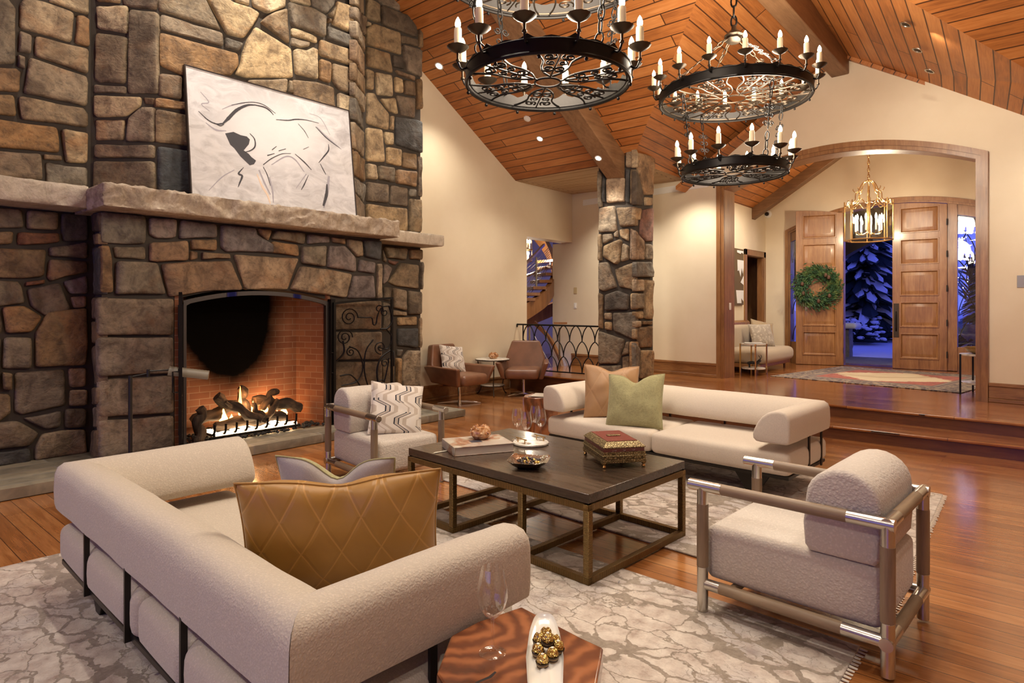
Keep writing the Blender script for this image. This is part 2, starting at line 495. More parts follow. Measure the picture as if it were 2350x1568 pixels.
def thin_glass(name, lo, hi, tint=(1, 1, 1), ex=3.):
    t = NT(name); o = t.t.nodes['Material Output']
    tr = t.n('BsdfTransparent', Color=(*tint, 1)); gl = t.n('BsdfGlossy', Color=(1, 1, 1, 1), Roughness=.015)
    lw = t.n('LayerWeight', 1, Blend=.5); f = t.math('ADD', lo, t.math('MULTIPLY', t.math('POWER', lw, ex), hi))
    mx = t.n('MixShader', i0=f, i1=tr, i2=gl); t.t.links.new(mx, o.inputs[0]); t.t.nodes.remove(t.p); return t.m


M['glass'] = thin_glass('clear_glass', .045, .75, (.985, .985, .98))
M['walnut'] = None


def walnut():
    t = NT('walnut_stump', rough=.26, Coat_Weight=.5, Coat_Roughness=.12)
    v = t.co(); d = t.noise(v, 2.4, 3, .5)
    ring = t.n('TexWave', attrs={'wave_type': 'RINGS', 'rings_direction': 'Z'}, Vector=t.n('VectorMath', attrs={'operation': 'ADD'}, i0=t.co((1, 1, .1), loc=(.19, -.1, 0)), i1=t.n('VectorMath', attrs={'operation': 'SCALE'}, i0=t.n('TexNoise', 1, Vector=v, Scale=5., Detail=3.), Scale=.16)), Scale=5., Distortion=5., Detail=4., **{'Detail_Scale': 1.2})
    f = t.math('ADD', t.math('MULTIPLY', ring, .26), t.math('ADD', .10, t.math('MULTIPLY', d, .70)))
    c = t.ramp(f, [(.25, (.045, .014, .006)), (.48, (.16, .048, .016)), (.70, (.33, .115, .04)), (.9, (.40, .165, .07))])
    t.set(Base_Color=c); return t.m


M['walnut'] = walnut()


def rug_mat():
    t = NT('veined_wool_rug', rough=.95, Sheen_Weight=.3)
    v = t.co(); nz = t.n('TexNoise', 1, Vector=v, Scale=3.5, Detail=5., Roughness=.6)
    w = t.n('VectorMath', attrs={'operation': 'ADD'}, i0=t.n('Mapping', Vector=v, Scale=(1., 1.75, 1.), Rotation=(0, 0, .18)), i1=t.n('VectorMath', attrs={'operation': 'SCALE'}, i0=nz, Scale=.34))
    e = t.n('TexVoronoi', attrs={'feature': 'DISTANCE_TO_EDGE'}, Vector=w, Scale=4.6)
    e2 = t.n('TexVoronoi', attrs={'feature': 'DISTANCE_TO_EDGE'}, Vector=w, Scale=12.)
    big = t.noise(v, 2.2, 4, .6); fine = t.noise(v, 34, 5, .7); mid = t.noise(v, 11, 5, .65)
    band = t.noise(t.co((.35, 2.4, 1), rot=(0, 0, .06)), 1.4, 4, .6, .4)
    thr = t.math('ADD', .012, t.math('MULTIPLY', t.ramp(band, [(.47, 0.), (.66, 1.)]), .17))
    vein = t.ramp(t.math('SUBTRACT', e, thr), [(.0, 1.), (.02, 0.)])
    vein = t.math('MAXIMUM', vein, t.math('MULTIPLY', t.ramp(t.math('SUBTRACT', e2, .012), [(0., 1.), (.03, 0.)]), t.ramp(big, [(.42, 0.), (.6, .7)])))
    base = t.ramp(mid, [(.30, (.28, .20, .155)), (.43, (.45, .37, .31)), (.62, (.58, .51, .435))])
    base = t.mix(t.ramp(big, [(.50, 0.), (.66, .40)]), base, (.38, .36, .38))
    ink = t.math('MULTIPLY', t.ramp(t.noise(t.co((1.4, .8, 1)), 16, 6, .75, 1.), [(.60, 0.), (.66, 1.)]), t.ramp(t.noise(v, 1.7, 3), [(.48, 0.), (.60, .85)]))
    base = t.mix(ink, base, (.065, .07, .095))
    c = t.mix(vein, base, t.ramp(fine, [(.3, (.20, .155, .115)), (.7, (.30, .245, .19))]))
    t.set(Base_Color=t.mix(.25, c, t.mix(1., c, t.ramp(fine, [(.3, .6), (.7, 1.3)]), 'MULTIPLY')))
    t.bump(t.math('ADD', fine, t.math('MULTIPLY', vein, -.7)), .45, .008); return t.m


M['rug'] = rug_mat()


def hex_line(t, x, y, sx, sy):
    """distance field of interlocking zig-zag lines"""
    a = t.math('PINGPONG', t.math('MULTIPLY', y, sy), .5)
    return t.math('FRACT', t.math('ADD', t.math('MULTIPLY', x, sx), a))


def geo_mat():
    t = NT('geometric_print', rough=.85, Sheen_Weight=.2); s_ = t.xyz(t.co()); x, y = s_[0], s_[1]
    sq = t.math('MULTIPLY', t.math('SUBTRACT', t.math('PINGPONG', t.math('ADD', t.math('MULTIPLY', y, 5.), .1), .5), .25), 1.)
    sq = t.n('Clamp', Value=sq, Min=-.13, Max=.13)
    q = t.math('ADD', t.math('MULTIPLY', x, 5.6), t.math('MULTIPLY', sq, 2.1))
    col = t.math('FLOOR', q)
    f = t.math('FRACT', q)
    def band(a, b): return t.math('MULTIPLY', t.math('GREATER_THAN', f, a), t.math('LESS_THAN', f, b))
    gate = t.math('GREATER_THAN', t.math('PINGPONG', t.math('ADD', t.math('MULTIPLY', y, 3.3), t.math('MULTIPLY', col, .37)), .5), .12)
    blk = t.math('MULTIPLY', t.math('MAXIMUM', band(.10, .17), band(.30, .36)), gate)
    tan = t.math('MAXIMUM', band(.20, .28), band(.52, .72))
    c = t.mix(t.math('MULTIPLY', tan, .75), (.66, .60, .53), (.40, .32, .25)); c = t.mix(blk, c, (.02, .02, .03))
    t.set(Base_Color=c); t.bump(t.noise(t.co(), 260, 2), .25, .002); return t.m


M['geo'] = geo_mat()


def quilt_mat(name, c, rough=.42, dense=7., lam=.35):
    t = NT(name, rough=rough, Sheen_Weight=.35, Sheen_Roughness=.3); s_ = t.xyz(t.co()); x, y = s_[0], s_[1]
    a = t.math('PINGPONG', t.math('ADD', t.math('MULTIPLY', x, dense), t.math('MULTIPLY', y, dense * .58)), .5)
    b = t.math('PINGPONG', t.math('SUBTRACT', t.math('MULTIPLY', x, dense), t.math('MULTIPLY', y, dense * .58)), .5)
    l = t.math('LESS_THAN', t.math('MINIMUM', a, b), .022)
    n = t.noise(t.co(), 14, 3)
    t.set(Base_Color=t.mix(t.math('MULTIPLY', l, lam), t.mix(n, tuple(v * .8 for v in c), c), tuple(min(1, v * 1.6 + .04) for v in c)))
    q = t.ramp(t.math('MINIMUM', a, b), [(0., 0.), (.10, 1.)])
    t.bump(t.math('ADD', q, t.math('MULTIPLY', n, .3)), .3, .008); return t.m


M['gold'] = quilt_mat('gold_quilted_satin', (.42, .215, .04))
M['tan'] = quilt_mat('tan_quilted_satin', (.42, .24, .11), .5, 4.5, .10)
M['sage'] = fabric('sage_chenille', (.36, .335, .165), 120, .7, .18, weave=True)
M['greyvelvet'] = fabric('grey_velvet', (.40, .36, .34), 200, .2, .06, .6, rough=.6)


# ================================================================ ROOM SHELL
def struct(o, label, cat): return tag(o, label, cat, kind='structure')


def surf(name, pts, mat, u, v, label, cat, th=.06, up=(0, 0, 1)):
    """planar board-covered surface with UVs in metres; th is its thickness, away from the room"""
    bm = bmesh.new(); vs = [bm.verts.new(p) for p in pts]; f = bm.faces.new(vs); f.normal_update()
    if f.normal.dot(Vector(up)) > 0: f.normal_flip()
    uvl = bm.loops.layers.uv.new('UVMap'); u, v = Vector(u).normalized(), Vector(v).normalized()
    r = bmesh.ops.extrude_face_region(bm, geom=[f])
    nv = [e for e in r['geom'] if isinstance(e, bmesh.types.BMVert)]
    for q in nv: q.co += Vector(up) * th
    bmesh.ops.recalc_face_normals(bm, faces=bm.faces)
    for f in bm.faces:
        for l in f.loops: l[uvl].uv = (l.vert.co.dot(u), l.vert.co.dot(v))
    me = bpy.data.meshes.new(name); bm.to_mesh(me); bm.free(); me.materials.append(mat)
    o = bpy.data.objects.new(name, me); COL.objects.link(o)
    return struct(o, label, cat)


LZ = .30                                   # raised landing
# floor of the sunken living room
struct(MB().box((-7.9, -4.2, -.12), (4.2, 9.6, 0)).build('floor', M['floor']), 'polished oak board floor of the living room', 'floor')
# raised landing and the step in front of it
N2 = [(-7.6, 8.74), (-5.0, 8.70), (-2.128, 8.467), (-.221, 8.331), (4.2, 8.0)]
bk = [(4.2, 18.2), (-7.6, 18.2)]
st = MB(); st.prism([(x, y) for x, y in N2 + [(4.2, 15.0), (-7.6, 15.0)]], (0, 0, -.03), (0, 0, LZ), (1, 0, 0), (0, 1, 0))
struct(st.build('floor_landing', M['floor'], bevel=.008), 'raised oak landing floor that runs into the entry hall', 'floor')
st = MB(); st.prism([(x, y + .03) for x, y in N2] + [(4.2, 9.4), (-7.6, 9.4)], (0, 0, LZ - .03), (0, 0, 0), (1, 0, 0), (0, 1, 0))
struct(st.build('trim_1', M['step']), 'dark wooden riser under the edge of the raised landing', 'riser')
N1 = [(-4.6, 7.80), (-1.963, 7.811), (-.208, 7.838), (4.2, 7.88)]
st = MB(); st.prism(N1 + [(4.2, 8.3), (-4.6, 8.78)], (0, 0, -.03), (0, 0, .15), (1, 0, 0), (0, 1, 0))
struct(st.build('floor_step', M['floor'], bevel=.008), 'long oak step in front of the raised landing', 'step')
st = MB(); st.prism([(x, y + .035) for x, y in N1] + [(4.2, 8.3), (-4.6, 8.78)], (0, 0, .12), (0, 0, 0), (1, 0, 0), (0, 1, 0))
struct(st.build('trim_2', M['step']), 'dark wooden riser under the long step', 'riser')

# left wall beside the chimney, with the opening to the stairs at its far end
TX = -7.6
LY0, LY1, LH = 9.26, 10.76, 2.86
wl = MB()
wl.prism([(5.9, 0), (LY0, 0), (LY0, LH), (LY1 + .25, LH), (LY1 + .25, 3.87), (8.926, 3.869), (5.9, 5.72)], (-.3, 0, 0), (TX, 0, 0), (0, 1, 0), (0, 0, 1))
struct(wl.build('wall_left', M['plaster'], smooth=0), 'cream plaster wall right of the stone chimney', 'wall')
struct(MB().box((-7.9, -4.2, 0), (-7.6, 1.0, 7.9)).build('wall_left_near', M['plaster'], smooth=0), 'cream plaster wall left of the stone chimney', 'wall')
bb = MB()
for z0, z1, d in ((0, .04, .035), (.04, .21, .022), (.21, .25, .032)): bb.box((TX, 6.0, z0), (TX + d, 8.74, z1))
struct(bb.build('baseboard_left', M['trimx'], bevel=.006), 'brown wooden baseboard behind the leather chairs', 'baseboard')

# back wall with the arched opening
W0 = Vector((-4.335, 10.414, 0)); WT = Vector((3.72, -.386, 0)).normalized(); WN = Vector((WT.y, -WT.x, 0)); WB = -WN   # WN faces the living room
AW = 3.74
def wp(s_, z, d=0.): return W0 + WT * s_ + WB * d + Vector((0, 0, z))


ZL, ZR = 3.573, 3.49
def arch_z(s_, inset=0.):
    """outer edge of the arch casing; inset lowers it"""
    t = s_ / AW; base = ZL + (ZR - ZL) * t
    return base + .40 * (1 - (2 * t - 1) ** 2) - inset


SL = -3.29; SR = 8.6
CW = .13
sin_, sout = CW, AW - CW
def wall_poly(s_lo, s_hi):
    pass


top = [(SL, 3.9)]
ins = [(sin_ + (sout - sin_) * i / 24) for i in range(25)]
def itop(s_): return arch_z(s_, CW)


bw = MB()
d_ = WB * .32
def wadd(poly): bw.prism(poly, d_, W0, WT, (0, 0, 1))


wadd([(SL + .62 * 0 + .0, LZ - .3), (sin_, LZ - .3), (sin_, 4.6), (SL, 4.6)])
wadd([(sout, LZ - .3), (SR, LZ - .3), (SR, 4.9), (sout, 4.9)])
for a, b in zip(ins[:-1], ins[1:]): wadd([(a, itop(a)), (b, itop(b)), (b, 5.4), (a, 5.4)])
struct(bw.build('wall_back', M['plaster'], smooth=0), 'cream plaster wall with the wide arched opening to the entry', 'wall')
# the end of this wall seen through the stair opening
struct(MB().prism([(SL - .55, 0), (SL, 0), (SL, LH), (SL - .55, LH)], WB * .32, W0, WT, (0, 0, 1)).build('wall_back_stub', M['plaster'], smooth=0), 'cream wall end seen through the stair opening', 'wall')
# casing around the arch
cs = MB()
def casing(mb, off0, off1, dep0, dep1, jamb=True):
    """band between two insets from the outer edge, standing dep off the wall"""
    sa0, sb0 = off0, AW - off0; sa1, sb1 = off1, AW - off1; n = 28
    P = []
    for k in range(n + 1):
        t = k / n
        P.append((wp(sa0 + (sb0 - sa0) * t, arch_z(sa0 + (sb0 - sa0) * t, off0)), wp(sa1 + (sb1 - sa1) * t, arch_z(sa1 + (sb1 - sa1) * t, off1))))
    P = [(wp(sa0, LZ), wp(sa1, LZ))] + P + [(wp(sb0, LZ), wp(sb1, LZ))]
    vs = []; fs = []
    for a, b in P: vs += [a + WN * dep0, b + WN * dep0, b + WN * dep1, a + WN * dep1]
    for i in range(len(P) - 1):
        for k in range(4):
            l = (k + 1) % 4; fs.append((i * 4 + k, i * 4 + l, i * 4 + 4 + l, i * 4 + 4 + k))
    e = (len(P) - 1) * 4
    fs += [(0, 1, 2, 3), (e + 3, e + 2, e + 1, e)]
    mb.add(vs, fs)


casing(cs, 0, .075, 0, .045); casing(cs, .075, .13, 0, .03)
struct(cs.build('trim_3', M['trim'], smooth=30), 'brown moulded wooden casing around the wide arch', 'trim')
jm = MB()
casing(jm, .118, .135, .012, -.335)
struct(jm.build('trim_4', M['trim'], smooth=30), 'wooden inner lining of the wide arch', 'trim')
bb = MB()
for a, b in ((SL, -.002), (AW + .002, SR)):
    for z0, z1, dd in ((0, .05, .035), (.05, .20, .022), (.20, .245, .034)):
        bb.prism([(a, LZ + z0), (b, LZ + z0), (b, LZ + z1), (a, LZ + z1)], WN * dd, W0, WT, (0, 0, 1))
struct(bb.build('baseboard_back', M['trimx'], bevel=.006), 'brown wooden baseboard along the back wall of the landing', 'baseboard')

# unseen sides of the room: right wall, and the window wall behind the camera
struct(MB().box((4.2, -4.2, -.1), (4.4, 10.2, 8.2)).build('wall_right', M['plaster'], smooth=0), 'cream plaster wall on the right of the room', 'wall')
fw = MB()
for x0, x1, z0, z1 in ((-7.9, -6.6, 0, 7.5), (-2.9, -2.3, 0, 7.5), (1.6, 4.2, 0, 7.5), (-6.6, -2.9, 3.2, 7.5), (-2.3, 1.6, 3.2, 7.5), (-6.6, -2.9, 0, .3), (-2.3, 1.6, 0, .3)): fw.box((x0, -4.4, z0), (x1, -4.2, z1))
struct(fw.build('wall_front', M['plaster'], smooth=0), 'cream plaster wall with two large windows', 'wall')

# ---------------------------------------------------------------- ceilings
E1, Z1, SLP = 8.926, 3.869, .6074
def p1(x, y): return Vector((x, y, Z1 + SLP * (E1 - y)))


RX = -2.37
VT = Vector((RX, 6.15, 5.52)); RE = Vector((RX, 10.6, 5.20))
A2, R1 = p1(-5.13, E1), p1(.04, E1)
sl = Vector((0, -1, SLP))
surf('ceiling', [p1(-7.75, E1), A2, VT, R1, p1(4.3, E1), p1(4.3, 2.0), p1(-7.75, 2.0)], M['ceil'], (1, 0, 0), sl, 'high sloping ceiling of stained wooden planks over the living room', 'ceiling')
surf('ceiling_rear', [p1(-7.75, 2.0), p1(4.3, 2.0), Vector((4.3, -4.4, 4.19)), Vector((-7.75, -4.4, 4.19))], M['ceil'], (1, 0, 0), (0, 1, SLP), 'wooden plank ceiling sloping down behind the camera', 'ceiling')
C2 = Vector((-4.924, 10.50, 3.765))
surf('ceiling_gable_left', [A2, C2, RE, VT], M['ceil'], (C2 - A2), (.75, .0, .5), 'left plank slope of the gable ceiling before the entry', 'ceiling')
C3 = Vector((-.27, 10.05, 3.86)); R1b = R1
surf('ceiling_gable_right', [R1, C3, RE, VT], M['ceil'], (C3 - R1), (-.8, 0, .5), 'right plank slope of the gable ceiling before the entry', 'ceiling')
surf('ceiling_soffit', [Vector((-7.75, E1, Z1)), A2, C2, Vector((-7.75, 11.0, Z1))], M['soffit'], (1, -.06, 0), (0, 1, 0), 'flat pale board soffit left of the stone column', 'ceiling')
surf('ceiling_soffit_right', [R1, p1(4.3, E1), Vector((4.3, 9.9, Z1)), C3], M['soffit'], (1, -.06, 0), (0, 1, 0), 'flat pale board soffit over the right end of the landing', 'ceiling')
# ridge beam and rafter
struct(MB().box((-2.50, 5.2, 4.93), (-2.26, 10.22, 5.62)).build('beam', M['beam'], bevel=.012), 'heavy wooden ridge beam over the second chandelier', 'beam')
rb = MB(); rb.prism([(4.6, p1(0, 4.6).z + .06), (4.6, p1(0, 4.6).z - .38), (8.80, 3.575), (8.80, 4.0)], (.32, 0, 0), (-5.51, 0, 0), (0, 1, 0), (0, 0, 1))
struct(rb.build('beam_rafter', M['beam'], bevel=.012), 'sloping wooden rafter that lands on the stone column', 'beam')


# recessed downlights: ring and glowing lens
def can(px, py, label, tilt, glow=True, r=.055, loc=None, nrm=None):
    t = thing('recessed_downlight', label, 'downlight', loc, 0, 'recessed downlights' if glow else 'unlit recessed downlights', rot=nrm)
    a = MB(); a.lathe([(r * .78, 0), (r * 1.18, -.004), (r * 1.18, -.012), (r * .9, -.012), (r * .75, -.002)], seg=24); a.build('trim_ring', M['white'] if glow else M['steel'], t)
    MB().lathe([(.0005, -.009), (r * .8, -.007), (r * .8, .0), (.0005, .0)], seg=20).build('lens', M['lampglow'] if glow else M['bronze'], t)
    return t


def hit1(px, py):
    n = Vector((0, SLP, 1)); return onp(px, py, (0, E1, Z1), n)


rs = (-math.atan(SLP), 0, 0)
q = hit1(1008, 151); can(0, 0, 'bright downlight in the ceiling slope left of the first chandelier', 0, loc=q, nrm=rs, r=.06)
q = hit1(1239, 318); can(0, 0, 'bright downlight in the ceiling slope below the first chandelier', 0, loc=q, nrm=rs, r=.05)
can(0, 0, 'small downlight set in the underside of the sloping rafter', 0, loc=(-5.40, 8.35, 3.575 + .45 * SLP + .001), nrm=rs, r=.05)
q = hit1(1210, 272)
sm = thing('smoke_detector', 'small round cream smoke detector on the left ceiling slope', 'smoke detector', q, rot=rs)
MB().lathe([(.0005, -.03), (.035, -.03), (.055, -.018), (.06, 0)], seg=24).build('cover', M['white'], sm)
MB().lathe([(.0005, -.036), (.016, -.036), (.018, -.029)], seg=12).build('sensor', M['white'], sm)
n3 = (C3 - R1).cross(VT - R1).normalized()
if n3.z < 0: n3 = -n3
for px, py, lb in ((2079, 55, 'unlit downlight high on the right gable slope, topmost of three'), (2106, 114, 'unlit downlight on the right gable slope, middle of three'), (2134, 162, 'unlit downlight on the right gable slope, lowest of three')):
    q = onp(px, py, R1, n3)
    can(0, 0, lb, 0, False, .05, q, n3.to_track_quat('Z', 'Y').to_euler())

# white linear air vents above the landing wall
for s0, s1, z, lb in ((-1.72, -.16, 3.585, 'long white linear vent high on the wall right of the column'), (-2.98, -2.35, 3.59, 'white linear vent high on the wall left of the column')):
    v = thing('linear_vent', lb, 'air vent', wp((s0 + s1) / 2, z))
    mb = MB(); mb.prism([(s0, z), (s1, z), (s1, z + .115), (s0, z + .115)], WN * .012, W0, WT, (0, 0, 1)); mb.build('vent_frame', M['white'], v, w=True)
    mb = MB()
    for k in range(3): mb.prism([(s0 + .03, z + .025 + k * .026), (s1 - .03, z + .025 + k * .026), (s1 - .03, z + .037 + k * .026), (s0 + .03, z + .037 + k * .026)], WN * .016, W0, WT, (0, 0, 1))
    mb.build('vent_slats', M['white'], v, w=True)


# wall plates
def plate(name, label, cat, c, t, n, w_, h_, mat, rock=True):
    o = thing(name, label, cat, c)
    t, n = Vector(t), Vector(n); z = Vector((0, 0, 1))
    mb = MB(); mb.prism([(-w_ / 2, -h_ / 2), (w_ / 2, -h_ / 2), (w_ / 2, h_ / 2), (-w_ / 2, h_ / 2)], n * .008, c, t, z); mb.build('cover_plate', mat, o, bevel=.002, w=True)
    if rock:
        mb = MB(); mb.prism([(-w_ / 4, -h_ / 3), (w_ / 4, -h_ / 3), (w_ / 4, h_ / 3), (-w_ / 4, h_ / 3)], n * .014, c, t, z); mb.build('rocker', M['white'], o, bevel=.002, w=True)


def onw(px, py): return onp(px, py, W0, WN)


plate('light_switch', 'white light switch on the landing wall above the iron railing', 'light switch', onw(1320.5, 702), WT, WN, .075, .12, M['white'])
plate('wall_control_plate', 'tan blank control plate above the white light switch', 'wall plate', onw(1320.5, 667), WT, WN, .085, .13, plain('tan_plate', (.52, .40, .21), .4), False)
plate('arch_switch', 'white switch on the inner side of the left arch jamb', 'light switch', wp(.137, 1.52, .17), WB, WT, .07, .12, M['white'])
th_ = plate('thermostat', 'grey thermostat panel on the cream wall at the right edge', 'thermostat', onw(2346, 646), WT, WN, .10, .15, plain('grey_panel', (.30, .29, .29), .25), False)


